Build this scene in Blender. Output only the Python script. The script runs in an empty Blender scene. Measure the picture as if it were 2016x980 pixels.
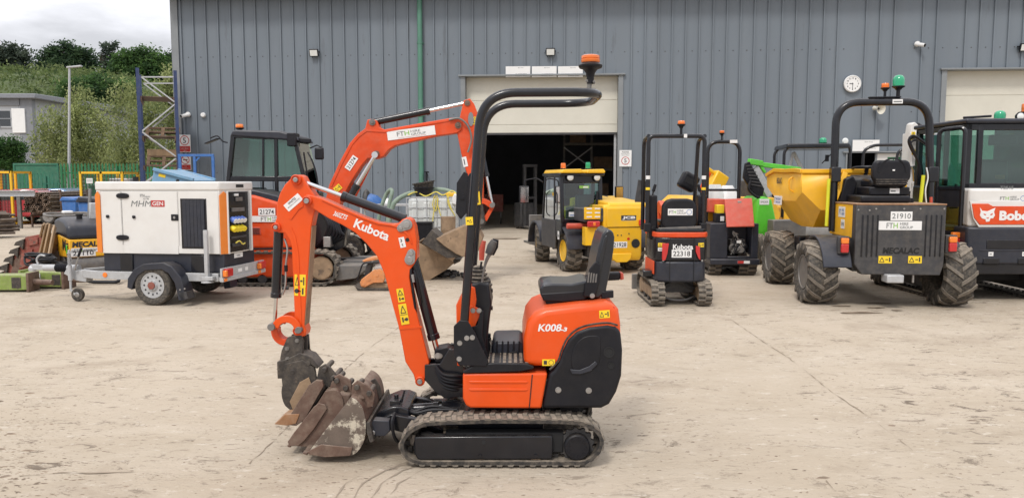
import bpy, bmesh, math, random
from math import sin, cos, pi, radians as R, sqrt
from mathutils import Vector as V, Matrix as MX, noise as NZ
random.seed(7)
SC = bpy.context.scene
COL = SC.collection
F, CH, TH = 1480.0, 1.735, math.atan(133/1480.0)      # focal length in photo pixels, eye height, downward tilt
def ray(px, py):
    x = (px-1008)/F; y = -(py-490)/F
    return V((x, cos(TH)+y*sin(TH), -sin(TH)+y*cos(TH)))
def at(px, py, Y):
    d = ray(px, py); s = Y/d.y
    return V((d.x*s, Y, CH+d.z*s))
def gr(px, py, z=0.0):
    d = ray(px, py); s = (z-CH)/d.z
    return V((d.x*s, d.y*s, z))

# ---------------------------------------------------------------- materials
DUST = (.40, .33, .25)
def mk(name, col, rough=.5, metal=0.0, var=.10, scale=5, dust=.0, bump=0.0, bscale=60, coat=0.0, spots=None, spot_amt=.55, spot_scale=9, stretch=(1,1,1), topdust=None, spec=None):
    m = bpy.data.materials.new(name); m.use_nodes = True
    nt = m.node_tree; N = nt.nodes; L = nt.links
    b = N['Principled BSDF']
    b.inputs['Roughness'].default_value = rough; b.inputs['Metallic'].default_value = metal
    if coat: b.inputs['Coat Weight'].default_value = coat; b.inputs['Coat Roughness'].default_value = .08
    if spec is not None: b.inputs['Specular IOR Level'].default_value = spec
    tc = N.new('ShaderNodeTexCoord'); mp = N.new('ShaderNodeMapping'); mp.inputs['Scale'].default_value = stretch
    L.new(tc.outputs['Object'], mp.inputs['Vector'])
    def noise(sc, det=6, rg=.6):
        n = N.new('ShaderNodeTexNoise'); n.inputs['Scale'].default_value = sc; n.inputs['Detail'].default_value = det; n.inputs['Roughness'].default_value = rg
        L.new(mp.outputs[0], n.inputs['Vector']); return n.outputs['Fac']
    def mix(fac, a, c):
        x = N.new('ShaderNodeMix'); x.data_type = 'RGBA'
        if isinstance(fac, (int, float)): x.inputs[0].default_value = fac
        else: L.new(fac, x.inputs[0])
        for s, i in ((a, 6), (c, 7)):
            if isinstance(s, tuple): x.inputs[i].default_value = (*s[:3], 1)
            else: L.new(s, x.inputs[i])
        return x.outputs[2]
    def ramp(fac, lo, hi, o0=0.0, o1=1.0):
        r = N.new('ShaderNodeMapRange'); L.new(fac, r.inputs[0])
        for i, q in enumerate((lo, hi, o0, o1)): r.inputs[i+1].default_value = q
        return r.outputs[0]
    n1 = noise(scale)
    c = mix(ramp(n1, .3, .7), tuple(k*(1-var) for k in col), tuple(min(1, k*(1+var)) for k in col))
    if spots:
        n3 = noise(spot_scale, 8, .7)
        c = mix(ramp(n3, spot_amt, spot_amt+.07), c, spots)
    td = dust if topdust is None else topdust
    if dust or td:
        n2 = noise(scale*2.3, 8, .65)
        f2 = ramp(n2, .42, .8, 0, dust)
        if td:
            g = N.new('ShaderNodeNewGeometry'); sx = N.new('ShaderNodeSeparateXYZ'); L.new(g.outputs['Normal'], sx.inputs[0])
            up = ramp(sx.outputs[2], .5, 1.0, 0, td)
            mm = N.new('ShaderNodeMath'); mm.operation = 'MULTIPLY'; L.new(up, mm.inputs[0]); L.new(ramp(n2, .3, .6, .3, 1), mm.inputs[1])
            ma = N.new('ShaderNodeMath'); ma.operation = 'ADD'; ma.use_clamp = True; L.new(mm.outputs[0], ma.inputs[0]); L.new(f2, ma.inputs[1]); f2 = ma.outputs[0]
        c = mix(f2, c, DUST)
        L.new(ramp(f2, 0, 1, rough, .9), b.inputs['Roughness'])
    else:
        L.new(ramp(n1, .3, .7, max(.03, rough-.06), min(1, rough+.08)), b.inputs['Roughness'])
    L.new(c, b.inputs['Base Color'])
    if bump:
        bp = N.new('ShaderNodeBump'); bp.inputs['Strength'].default_value = bump; bp.inputs['Distance'].default_value = .01
        L.new(noise(bscale, 5), bp.inputs['Height']); L.new(bp.outputs[0], b.inputs['Normal'])
    return m
def glassmat(name, tint, gloss=.03):
    m = bpy.data.materials.new(name); m.use_nodes = True
    nt = m.node_tree; N = nt.nodes; L = nt.links
    N.remove(N['Principled BSDF']); o = N['Material Output']
    t = N.new('ShaderNodeBsdfTransparent'); t.inputs[0].default_value = (*tint, 1)
    g = N.new('ShaderNodeBsdfGlossy'); g.inputs['Roughness'].default_value = .03; g.inputs[0].default_value = (1, 1, 1, 1)
    fr = N.new('ShaderNodeFresnel'); fr.inputs[0].default_value = 1.5
    ad = N.new('ShaderNodeMath'); ad.operation = 'ADD'; ad.inputs[1].default_value = gloss; L.new(fr.outputs[0], ad.inputs[0])
    x = N.new('ShaderNodeMixShader'); L.new(ad.outputs[0], x.inputs[0]); L.new(t.outputs[0], x.inputs[1]); L.new(g.outputs[0], x.inputs[2]); L.new(x.outputs[0], o.inputs[0])
    return m
T = {}
T['orange'] = mk('orange_paint', (.70, .074, .003), .36, var=.08, scale=2.5, dust=.06, topdust=.10, coat=.05, spec=.4, spots=(.42, .16, .085), spot_amt=.69, spot_scale=14)
T['orange2'] = mk('orange_paint_weathered', (.64, .062, .007), .45, var=.12, scale=3, dust=.14, topdust=.2, spec=.4, spots=(.34, .12, .065), spot_amt=.66, spot_scale=10)
T['orange_pale'] = mk('faded_orange_paint', (.60, .22, .07), .6, var=.2, scale=9, dust=.4, spots=(.18, .12, .08), spot_amt=.62)
T['red'] = mk('red_paint', (.50, .070, .040), .45, var=.1, dust=.2)
T['black'] = mk('black_paint', (.007, .008, .012), .24, spec=.4, var=.25, dust=.02, topdust=.06, coat=.2)
T['blackm'] = mk('black_plastic', (.007, .0075, .011), .42, var=.25, spec=.30, dust=.02, topdust=.07, bump=.1, bscale=200)
T['navy'] = mk('dark_blue_grey_panel', (.018, .021, .032), .40, var=.2, dust=.04, topdust=.12)
T['dgrey'] = mk('dark_grey_paint', (.040, .040, .043), .55, var=.25, dust=.12, spots=(.11, .10, .09), spot_amt=.66)
T['plategrey'] = mk('grey_steel_plate', (.040, .040, .043), .5, var=.2, dust=.14, spots=(.085, .08, .07), spot_amt=.66)
T['inkblack'] = mk('black_lettering', (.005, .005, .006), .4)
T['oldred'] = mk('worn_red_paint', (.24, .050, .035), .65, var=.25, scale=5, dust=.35, spots=(.10, .060, .045), spot_amt=.54, spot_scale=5, bump=.2)
T['ydirt'] = mk('brown_dirt', (.15, .115, .09), .9, var=.3, scale=6)
T['rubber'] = mk('rubber', (.026, .024, .023), .85, var=.3, scale=9, dust=.35, topdust=.5, bump=.3, bscale=50)
T['rubberd'] = mk('dusty_rubber', (.042, .039, .035), .9, var=.3, scale=12, dust=.38, topdust=.6, bump=.35, bscale=40)
T['seat'] = mk('black_vinyl', (.008, .010, .015), .28, var=.2, dust=.01, topdust=.04, coat=.2, bump=.05, bscale=90)
T['chrome'] = mk('chromed_rod', (.62, .62, .62), .12, 1.0, var=.05)
T['steel'] = mk('zinc_steel', (.34, .33, .32), .40, .7, var=.2, scale=20, dust=.15)
T['lug'] = mk('dusty_tread_lug', (.135, .118, .098), .92, var=.3, scale=9, dust=.4, topdust=.5, bump=.3)
T['galv'] = mk('galvanised_steel', (.46, .47, .48), .5, .35, var=.12, scale=14, dust=.18)
T['greysteel'] = mk('worn_grey_steel', (.16, .155, .15), .5, .4, var=.25, dust=.3)
T['mud'] = mk('muddy_steel', (.042, .036, .032), .6, .15, var=.3, scale=10, dust=.22, spots=(.13, .10, .075), spot_amt=.60, spot_scale=16, bump=.25)
T['rustb'] = mk('rusty_brown_steel', (.125, .074, .054), .65, .05, var=.25, scale=9, dust=.3, spots=(.07, .05, .04), spot_amt=.63, spot_scale=14, bump=.25)
T['rustl'] = mk('rust_orange_steel', (.30, .15, .07), .7, .05, var=.25, scale=9, dust=.3, bump=.25)
T['earth'] = mk('earth_caked_steel', (.27, .185, .115), .85, var=.28, scale=7, spots=(.12, .085, .06), spot_amt=.58, spot_scale=6, bump=.5, bscale=25)
T['stained'] = mk('steel_with_white_stains', (.13, .10, .08), .75, .05, var=.25, scale=9, spots=(.50, .45, .36), spot_amt=.495, spot_scale=7, bump=.3)
T['white'] = mk('white_paint', (.68, .67, .645), .35, var=.03, scale=2, dust=.16, topdust=.2)
T['decal'] = mk('white_sticker', (.74, .74, .73), .4, var=.03, dust=.05)
T['ink'] = mk('black_ink', (.03, .03, .035), .5, var=.05)
T['inkg'] = mk('grey_ink', (.17, .18, .18), .5, var=.05)
T['inkgreen'] = mk('green_ink', (.22, .45, .08), .5, var=.05)
T['inkred'] = mk('red_ink', (.45, .035, .03), .5, var=.05)
T['inkblue'] = mk('blue_ink', (.05, .16, .42), .5, var=.05)
T['yel'] = mk('yellow_sticker', (.80, .56, .02), .45, var=.06)
T['yellow'] = mk('yellow_paint', (.84, .44, .014), .38, var=.08, scale=2.5, dust=.15, topdust=.3)
T['yellow2'] = mk('lemon_yellow_paint', (.80, .46, .014), .36, var=.06, scale=2.5, dust=.13, topdust=.2)
T['yelhose'] = mk('yellow_green_sleeve', (.66, .66, .03), .5, var=.08)
T['green'] = mk('bright_green_paint', (.09, .50, .03), .4, var=.1, dust=.1)
T['lime'] = mk('lime_green_paint_worn', (.21, .29, .06), .5, var=.2, scale=9, dust=.35, spots=(.12, .11, .07), spot_amt=.58, spot_scale=10)
T['dgreen'] = mk('dark_green_paint', (.022, .145, .085), .55, var=.15, scale=2, dust=.15)
T['fgreen'] = mk('fence_green_paint', (.02, .16, .06), .5, var=.15)
T['pipegreen'] = mk('green_downpipe', (.08, .21, .15), .45, var=.12, scale=3)
T['blue'] = mk('blue_paint', (.03, .13, .38), .45, var=.12, dust=.15)
T['navyblue'] = mk('racking_blue', (.018, .038, .115), .45, var=.15, dust=.1)
T['skyblue'] = mk('pale_blue_paint', (.16, .33, .50), .5, var=.12, dust=.25)
T['wood'] = mk('weathered_timber', (.30, .20, .115), .8, var=.3, scale=5, stretch=(1, 1, .25), dust=.2, bump=.3, bscale=20)
T['woodr'] = mk('pallet_timber', (.22, .145, .095), .85, var=.35, scale=6, dust=.25, bump=.3)
T['tubes'] = mk('rusty_scaffold_tube', (.125, .095, .075), .65, .25, var=.4, scale=4, dust=.25)
T['tubend'] = mk('rusty_tube_end', (.30, .21, .15), .7, .1, var=.4, scale=8, dust=.3)
T['plasticw'] = mk('cloudy_white_plastic', (.62, .64, .62), .45, var=.08, dust=.15)
T['hose'] = mk('pale_green_hose', (.20, .27, .21), .6, var=.15, dust=.2)
T['rope'] = mk('yellow_rope', (.66, .55, .10), .8, var=.2)
T['lensO'] = mk('amber_lens', (.75, .17, .02), .18, var=.1, coat=.5)
T['lensG'] = mk('green_lens', (.01, .30, .14), .15, var=.1, coat=.5)
T['lensR'] = mk('red_lens', (.50, .02, .02), .18, var=.1, coat=.5)
T['lensA'] = mk('indicator_lens', (.80, .20, .02), .2, var=.1, coat=.4)
T['glass'] = glassmat('tinted_cab_glass', (.46, .68, .62), .05)
T['clear'] = glassmat('clear_glass', (.8, .85, .85), .06)
T['socketb'] = mk('blue_socket', (.10, .18, .55), .4)
T['sockety'] = mk('yellow_socket', (.80, .62, .02), .4)
T['orangetrim'] = mk('orange_trim', (.72, .20, .02), .4, var=.06, dust=.1)
T['led'] = mk('lamp_glass', (.72, .74, .72), .15, var=.05, coat=.4)
T['dark'] = mk('dark_void', (.012, .012, .013), .8, var=.1)

# ---------------------------------------------------------------- mesh builder
def rnd(pts, rad, n=5):
    """round the corners of an open polyline"""
    pts = [V(p) for p in pts]; out = [pts[0]]
    for i in range(1, len(pts)-1):
        a, b, c = pts[i-1], pts[i], pts[i+1]
        u = (a-b); w = (c-b); r = min(rad, u.length*.48, w.length*.48)
        p0 = b+u.normalized()*r; p1 = b+w.normalized()*r
        for k in range(n+1):
            t = k/n; out.append(p0*(1-t)**2+b*2*t*(1-t)+p1*t*t)
    out.append(pts[-1]); return out
def catmull(pts, n=4, closed=False):
    P = [V(p) for p in pts]; out = []; m = len(P)
    for i in range(m if closed else m-1):
        g = (lambda k: P[k % m]) if closed else (lambda k: P[min(max(k, 0), m-1)])
        a, b, c, d = g(i-1), g(i), g(i+1), g(i+2)
        for k in range(n):
            t = k/n; out.append(.5*((2*b)+(c-a)*t+(2*a-5*b+4*c-d)*t*t+(3*b-a-3*c+d)*t**3))
    if not closed: out.append(P[-1])
    return out
class MB:
    def __init__(s, X=None): s.v = []; s.f = []; s.X = X or MX.Identity(4); s.mi = []; s.cur = 0
    def add(s, vs, fs):
        n = len(s.v); s.v += [s.X @ V(p) for p in vs]; s.f += [[i+n for i in q] for q in fs]; s.mi += [s.cur]*len(fs); return s
    def box(s, x0, x1, y0, y1, z0, z1, X=None):
        vs = [V((x, y, z)) for x in (x0, x1) for y in (y0, y1) for z in (z0, z1)]
        if X: vs = [X @ q for q in vs]
        return s.add(vs, [(0, 1, 3, 2), (4, 6, 7, 5), (0, 4, 5, 1), (2, 3, 7, 6), (0, 2, 6, 4), (1, 5, 7, 3)])
    def beam(s, p, q, w, h, up=(0, 0, 1)):
        """a bar of section w x h from p to q"""
        p, q = V(p), V(q); d = (q-p).normalized(); up = V(up)
        if abs(d.dot(up)) > .95: up = V((0, 1, 0))
        sd = d.cross(up).normalized(); u = sd.cross(d)
        vs = [e+sd*a*w/2+u*b*h/2 for e in (p, q) for a, b in ((-1, -1), (1, -1), (1, 1), (-1, 1))]
        return s.add(vs, [(0, 1, 2, 3), (7, 6, 5, 4), (0, 4, 5, 1), (1, 5, 6, 2), (2, 6, 7, 3), (3, 7, 4, 0)])
    def prism(s, pts, a, b, ax='y'):
        m = {'y': lambda p, t: (p[0], t, p[1]), 'x': lambda p, t: (t, p[0], p[1]), 'z': lambda p, t: (p[0], p[1], t)}[ax]
        n = len(pts)
        return s.add([m(p, a) for p in pts]+[m(p, b) for p in pts], [list(range(n))[::-1], list(range(n, 2*n))]+[(i, (i+1) % n, n+(i+1) % n, n+i) for i in range(n)])
    def loft(s, rings, cap=True, closed=True):
        n = len(rings[0]); vs = [p for r in rings for p in r]; fs = []
        for k in range(len(rings)-1):
            for i in range(n if closed else n-1):
                j = (i+1) % n; fs.append((k*n+i, k*n+j, (k+1)*n+j, (k+1)*n+i))
        if cap: fs += [list(range(n))[::-1], list(range((len(rings)-1)*n, len(rings)*n))]
        return s.add(vs, fs)
    def tube(s, pts, r, n=8, closed=False, flat=1.0):
        pts = [V(p) for p in pts]; m = len(pts); rings = []
        t0 = (pts[1]-pts[0]).normalized(); up = V((0, 0, 1)) if abs(t0.z) < .9 else V((0, 1, 0))
        u = t0.cross(up).normalized()
        for i in range(m):
            if closed: t = (pts[(i+1) % m]-pts[i-1]).normalized()
            else: t = (pts[min(i+1, m-1)]-pts[max(i-1, 0)]).normalized()
            u = (u-t*u.dot(t)).normalized(); w = t.cross(u); rr = r[i] if isinstance(r, (list, tuple)) else r
            rings.append([pts[i]+(u*cos(2*pi*k/n)+w*sin(2*pi*k/n)*flat)*rr for k in range(n)])
        if closed: rings.append(rings[0]); return s.loft(rings, False)
        return s.loft(rings)
    def cyl(s, p, q, r, r2=None, n=16):
        p, q = V(p), V(q); r2 = r if r2 is None else r2
        t = (q-p).normalized(); up = V((0, 0, 1)) if abs(t.z) < .9 else V((0, 1, 0)); u = t.cross(up).normalized(); w = t.cross(u)
        return s.loft([[e+(u*cos(2*pi*k/n)+w*sin(2*pi*k/n))*k2 for k in range(n)] for e, k2 in ((p, r), (q, r2))])
    def lathe(s, prof, o, ax, n=24, cap=True):
        """prof: (radius, distance along ax)"""
        o, t = V(o), V(ax).normalized(); up = V((0, 0, 1)) if abs(t.z) < .9 else V((0, 1, 0)); u = t.cross(up).normalized(); w = t.cross(u)
        return s.loft([[o+t*h+(u*cos(2*pi*k/n)+w*sin(2*pi*k/n))*max(r, .0005) for k in range(n)] for r, h in prof], cap)
    def ring(s, ax0, ro, ri, c, y0, y1, n=24):
        """flat ring round an axis along y"""
        c = V(c); prof = [(ro, y0), (ro, y1), (ri, y1), (ri, y0), (ro, y0)]
        return s.loft([[c+V((r*cos(2*pi*k/n), h, r*sin(2*pi*k/n))) for k in range(n)] for r, h in prof], False)
    def build(s, name, m, parent=None, bev=0.0, seg=2, sharp=38, weld=False, sub=0):
        me = bpy.data.meshes.new(name); me.from_pydata([tuple(p) for p in s.v], [], s.f)
        bm = bmesh.new(); bm.from_mesh(me)
        if weld: bmesh.ops.remove_doubles(bm, verts=bm.verts, dist=1e-5)
        bmesh.ops.recalc_face_normals(bm, faces=bm.faces); bm.to_mesh(me); bm.free()
        if m in ('rubber', 'rubberd') and any(s.mi): m = [m, 'lug']
        for k in (m if isinstance(m, (list, tuple)) else [m]): me.materials.append(T[k] if isinstance(k, str) else k)
        if any(s.mi) and len(s.mi) == len(me.polygons): me.polygons.foreach_set('material_index', s.mi)
        me.polygons.foreach_set('use_smooth', [True]*len(me.polygons))
        me.set_sharp_from_angle(angle=R(sharp))
        o = bpy.data.objects.new(name, me); COL.objects.link(o)
        if parent: o.parent = parent
        if bev:
            b = o.modifiers.new('bevel', 'BEVEL'); b.width = bev; b.segments = seg; b.limit_method = 'ANGLE'; b.angle_limit = R(35); b.harden_normals = False
            me.set_sharp_from_angle(angle=R(60) if seg > 1 else R(sharp))
        if sub:
            q = o.modifiers.new('sub', 'SUBSURF'); q.levels = q.render_levels = sub
        return o
def thing(name, label, cat, loc=(0, 0, 0), rz=0.0, group=None):
    o = bpy.data.objects.new(name, None); COL.objects.link(o); o.location = loc; o.rotation_euler = (0, 0, rz); o.empty_display_size = .2
    return tag(o, label, cat, group)
def tag(o, label=None, cat=None, group=None, kind=None):
    if label: o['label'] = label
    if cat: o['category'] = cat
    if group: o['group'] = group
    if kind: o['kind'] = kind
    return o
def copytree(o, parent=None):
    c = o.copy(); COL.objects.link(c)
    if parent: c.parent = parent
    for ch in list(o.children): copytree(ch, c)
    return c
_tx = {}
def glyphs(s, bold):
    k = (s, bold)
    if k not in _tx:
        cu = bpy.data.curves.new('t', 'FONT'); cu.body = s; cu.resolution_u = 3; cu.offset = bold
        o = bpy.data.objects.new('t', cu); COL.objects.link(o)
        dg = bpy.context.evaluated_depsgraph_get(); dg.update()
        me = bpy.data.meshes.new_from_object(o.evaluated_get(dg))
        _tx[k] = ([v.co.copy() for v in me.vertices], [list(p.vertices) for p in me.polygons])
        bpy.data.objects.remove(o); bpy.data.meshes.remove(me)
    return _tx[k]
def text(s, m, parent, o, ux, uy, w, h, bold=.012, slant=0.0, name='lettering', mb=None, lift=.0):
    """flat letters filling the box of width w and height h whose lower left corner is o"""
    vs, fs = glyphs(s, bold)
    if not vs: return None
    x0 = min(p.x for p in vs); x1 = max(p.x for p in vs); y0 = min(p.y for p in vs); y1 = max(p.y for p in vs)
    o, ux, uy = V(o), V(ux).normalized(), V(uy).normalized(); n = ux.cross(uy)
    b = mb or MB()
    b.add([o+ux*((p.x-x0)/(x1-x0)*w+slant*(p.y-y0)/(y1-y0)*h)+uy*((p.y-y0)/(y1-y0)*h)+n*lift for p in vs], fs)
    if mb: return None
    return flat(b, name, m, parent)
def flat(b, name, m, parent):
    """open sheets (letters): keep the winding as it is"""
    me = bpy.data.meshes.new(name); me.from_pydata([tuple(p) for p in b.v], [], b.f)
    for k in (m if isinstance(m, (list, tuple)) else [m]): me.materials.append(T[k])
    if any(b.mi): me.polygons.foreach_set('material_index', b.mi)
    q = bpy.data.objects.new(name, me); COL.objects.link(q)
    if parent: q.parent = parent
    return q
def plate(name, m, parent, o, ux, uy, w, h, t=.003):
    """a thin plate on a surface; o is the lower left corner, it grows outwards by t"""
    o, ux, uy = V(o), V(ux).normalized(), V(uy).normalized(); n = ux.cross(uy)
    vs = [o+ux*a*w+uy*c*h+n*e for e in (0, t) for a, c in ((0, 0), (1, 0), (1, 1), (0, 1))]
    return MB().add(vs, [(3, 2, 1, 0), (4, 5, 6, 7), (0, 1, 5, 4), (1, 2, 6, 5), (2, 3, 7, 6), (3, 0, 4, 7)]).build(name, m, parent)
def sticker(name, parent, o, ux, uy, w, h, lines, m='decal', t=.003):
    """plate with printed lines [(text, x, y, w, h, ink)] in fractions of the plate"""
    p = plate(name, m, parent, o, ux, uy, w, h, t)
    o, ux, uy = V(o), V(ux).normalized(), V(uy).normalized(); n = ux.cross(uy)
    inks = []
    b = MB()
    for (s, x, y, ww, hh, ink) in lines:
        if ink not in inks: inks.append(ink)
        b.cur = inks.index(ink)
        if s == '#tri':      # warning triangle outline
            c = o+ux*x*w+uy*y*h+n*(t+.0015); a = ww*w; k = hh*h
            for p0, p1 in (((0, 0), (1, 0)), ((1, 0), (.5, 1)), ((.5, 1), (0, 0))):
                P, Q = c+ux*p0[0]*a+uy*p0[1]*k, c+ux*p1[0]*a+uy*p1[1]*k; d = (Q-P).normalized(); sd = n.cross(d)*min(a, k)*.07
                b.add([P-sd, Q-sd, Q+sd, P+sd], [(0, 1, 2, 3)])
        elif s == '#bar':
            c = o+ux*x*w+uy*y*h+n*(t+.0015)
            b.add([c, c+ux*ww*w, c+ux*ww*w+uy*hh*h, c+uy*hh*h], [(0, 1, 2, 3)])
        elif s in ('#ring', '#disc'):
            c = o+ux*(x+ww/2)*w+uy*(y+hh/2)*h+n*(t+.0015); r = hh*h/2; q = 20
            if s == '#disc': b.add([c+(ux*cos(2*pi*i/q)+uy*sin(2*pi*i/q))*r for i in range(q)], [list(range(q))])
            else:
                b.add([c+(ux*cos(2*pi*i/q)+uy*sin(2*pi*i/q))*r*k for k in (1, .84) for i in range(q)], [(i, (i+1) % q, q+(i+1) % q, q+i) for i in range(q)])
        else:
            text(s, None, None, o+ux*x*w+uy*y*h, ux, uy, ww*w, hh*h, mb=b, lift=t+.0015)
    if b.v: flat(b, 'print', inks, p)
    return p
HIRE = [('FT', .06, .25, .19, .5, 'inkg'), ('H', .265, .25, .115, .5, 'inkgreen'), ('HIRE', .43, .55, .27, .25, 'inkg'), ('GROUP', .43, .2, .4, .25, 'inkg')]
def warn(parent, o, ux, uy, w, h, name='warning_sticker'):
    if h > w*1.3:
        return sticker(name, parent, o, ux, uy, w, h, [('#tri', .18, .56, .64, .34, 'ink'), ('#bar', .05, .47, .9, .02, 'ink'), ('#bar', .2, .12, .18, .24, 'ink'), ('#bar', .45, .2, .15, .06, 'ink'), ('#disc', .62, .16, .25, .16, 'ink')], 'yel')
    return sticker(name, parent, o, ux, uy, w, h, [('#tri', .08, .18, .34, .62, 'ink'), ('#bar', .52, .45, .2, .12, 'ink'), ('#bar', .78, .2, .1, .6, 'ink')], 'yel')

# ---------------------------------------------------------------- machine pieces
def loop_pts(x0, x1, r0, r1, z0, top, n=9):
    """closed side outline of a track: front end radius r0 at x0, rear r1 at x1, resting on z0"""
    out = []
    for k in range(n+1):
        a = pi/2+pi*k/n; out.append((x0+r0+r0*cos(a), z0+r0*1.0+r0*sin(a)))
    for k in range(n+1):
        a = -pi/2+pi*k/n; out.append((x1-r1+r1*cos(a), z0+r1+r1*sin(a)))
    return out
def offset_loop(P, d):
    m = len(P); out = []
    for i in range(m):
        a, b = V(P[i-1]), V(P[(i+1) % m]); t = (b-a).normalized(); out.append((P[i][0]+t.y*d, P[i][1]-t.x*d))
    return out
def belt(P, y0, y1, thick=.022, lug=.018, pitch=.085, style='chev', mat='rubberd', name='track', parent=None, axis='y'):
    """rubber track: outline P (x,z), counter-clockwise; lugs stand outwards"""
    X = None if axis == 'y' else MX.Rotation(pi/2, 4, 'Z')
    b = MB(X)
    A = sum(P[i-1][0]*P[i][1]-P[i][0]*P[i-1][1] for i in range(len(P)))
    if A < 0: P = P[::-1]
    I = offset_loop(P, -thick); m = len(P)
    vs = [(p[0], y, p[1]) for y in (y0, y1) for p in P]+[(p[0], y, p[1]) for y in (y0, y1) for p in I]
    fs = []
    for i in range(m):
        j = (i+1) % m
        fs += [(i, j, m+j, m+i), (2*m+i, 3*m+i, 3*m+j, 2*m+j), (i, 2*m+i, 2*m+j, j), (m+i, m+j, 3*m+j, 3*m+i)]
    b.add(vs, fs)
    seg = [(V(P[(i+1) % m])-V(P[i])).length for i in range(m)]; tot = sum(seg); n = int(tot/pitch); w = y1-y0
    def on(s):
        s %= tot; i = 0
        while s > seg[i]: s -= seg[i]; i += 1
        a, c = V(P[i]), V(P[(i+1) % m]); t = (c-a).normalized(); return a+t*s, t, V((t.y, -t.x))
    for k in range(n):
        b.cur = 1
        for hf in (0, 1):
            p, t, nn = on((k+.5*hf)*tot/n)
            ya, yb = (y0-.002, y0+w*.53) if hf == 0 else (y0+w*.47, y1+.002)
            sk = pitch*.28*(1 if hf == 0 else -1) if style == 'chev' else 0
            l = pitch*.30
            def q(u, y, h):
                g = sk*((y-y0)/w-.5); z = p+t*(u+g)+nn*h; return (z.x, y, z.y)
            vs = [q(u*(1 if h <= 0 else .7), y, h) for h in (-.004, lug) for u, y in ((-l, ya), (l, ya), (l, yb), (-l, yb))]
            b.add(vs, [(3, 2, 1, 0), (4, 5, 6, 7), (0, 1, 5, 4), (1, 2, 6, 5), (2, 3, 7, 6), (3, 0, 4, 7)])
        b.cur = 0; p, t, nn = on(k*tot/n); yc = (y0+y1)/2          # guide cog on the inside
        z = p-nn*(thick+.012); s_ = .014
        b.box(-s_, s_, -.016, .016, -.014, .014, MX.Translation((z.x, yc, z.y)))
    return b.build(name, mat, parent)
def tyre_mb(Rr, W, rim, lugs=18, style='ag', lug=.035, X=None):
    b = MB(X); h = W/2
    pr = [(rim, -h*.72), (rim+.01, -h*.80), ((rim+Rr)/2, -h*.98), (Rr*.93, -h*.90), (Rr*.975, -h*.66), (Rr*.985, 0), (Rr*.975, h*.66), (Rr*.93, h*.90), ((rim+Rr)/2, h*.98), (rim+.01, h*.80), (rim, h*.72)]
    if style == 'road': pr = [(rim, -h*.8), ((rim+Rr)/2, -h), (Rr*.95, -h*.9), (Rr, -h*.7), (Rr, -h*.36), (Rr*.985, -h*.33), (Rr*.985, -h*.27), (Rr, -h*.24), (Rr, h*.24), (Rr*.985, h*.27), (Rr*.985, h*.33), (Rr, h*.36), (Rr, h*.7), (Rr*.95, h*.9), ((rim+Rr)/2, h), (rim, h*.8)]
    b.lathe(pr+[pr[0]], (0, 0, 0), (0, 1, 0), 36, False)
    def q(a, y, r): return (r*cos(a), y, r*sin(a))
    if style != 'road':
        n = lugs; b.cur = 1
        for k in range(n):
            for sd in (0, 1):
                a = 2*pi*(k+.5*sd)/n; sg = 1 if sd else -1
                da = 2*pi/n*(.17 if style == 'ag' else .25); sk = 2*pi/n*(.85 if style == 'ag' else .30)
                ys = (sg*h*-.04, sg*h*.55, sg*h*.97)
                rows = []
                for y, g, rr in ((ys[0], 0, Rr), (ys[1], sk*.55, Rr*.998), (ys[2], sk, Rr*.955)):
                    rows.append([q(a+g-da, y, rr-lug), q(a+g-da*.8, y, rr+lug*.25), q(a+g+da*.8, y, rr+lug*.25), q(a+g+da, y, rr-lug)])
                rows.append([q(a+sk-da, sg*h*.99, Rr*.88-lug), q(a+sk-da*.8, sg*h*1.0, Rr*.88), q(a+sk+da*.8, sg*h*1.0, Rr*.88), q(a+sk+da, sg*h*.99, Rr*.88-lug)])
                b.loft(rows)
    return b
def rim_mb(rim, W, X=None, holes=0, dish=.35, out=-1):
    """out=-1: the face looks towards -y"""
    b = MB(X); h = W/2*out
    b.lathe([(rim*1.0, h*.78), (rim*1.03, h*.84), (rim*.96, h*.84), (rim*.90, h*.6), (rim*.86, h*dish), (rim*.5, h*(dish-.05)), (rim*.42, h*(dish+.15)), (rim*.30, h*(dish+.18)), (rim*.28, h*(dish+.3)), (rim*.22, h*(dish+.34)), (.002, h*(dish+.34))], (0, 0, 0), (0, 1, 0), 32)
    for k in range(8):
        a = 2*pi*k/8; b.cyl((rim*.38*cos(a), h*(dish+.13), rim*.38*sin(a)), (rim*.38*cos(a), h*(dish+.28), rim*.38*sin(a)), rim*.045, n=6)
    return b
def ram(parent, p, q, r, frac=.6, rr=None, name='hydraulic_cylinder', mat='black'):
    """hydraulic cylinder from p (barrel end) to q (rod end)"""
    p, q = V(p), V(q); d = q-p; rr = rr or r*.52; m = p+d*frac; t = d.normalized()
    b = MB(); b.cyl(p, m, r, n=16); b.cyl(m-t*r*.9, m+t*r*.15, r*1.13, n=16); b.cyl(p-t*r*.1, p+t*r*.5, r*1.1, n=16)
    o = b.build(name, mat, parent, .003)
    b = MB(); b.cyl(m, q, rr, n=14); b.cyl(q-V((0, r*1.1, 0)), q+V((0, r*1.1, 0)), rr*1.5, n=14); b.build('rod', 'chrome', o)
    return o
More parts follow.
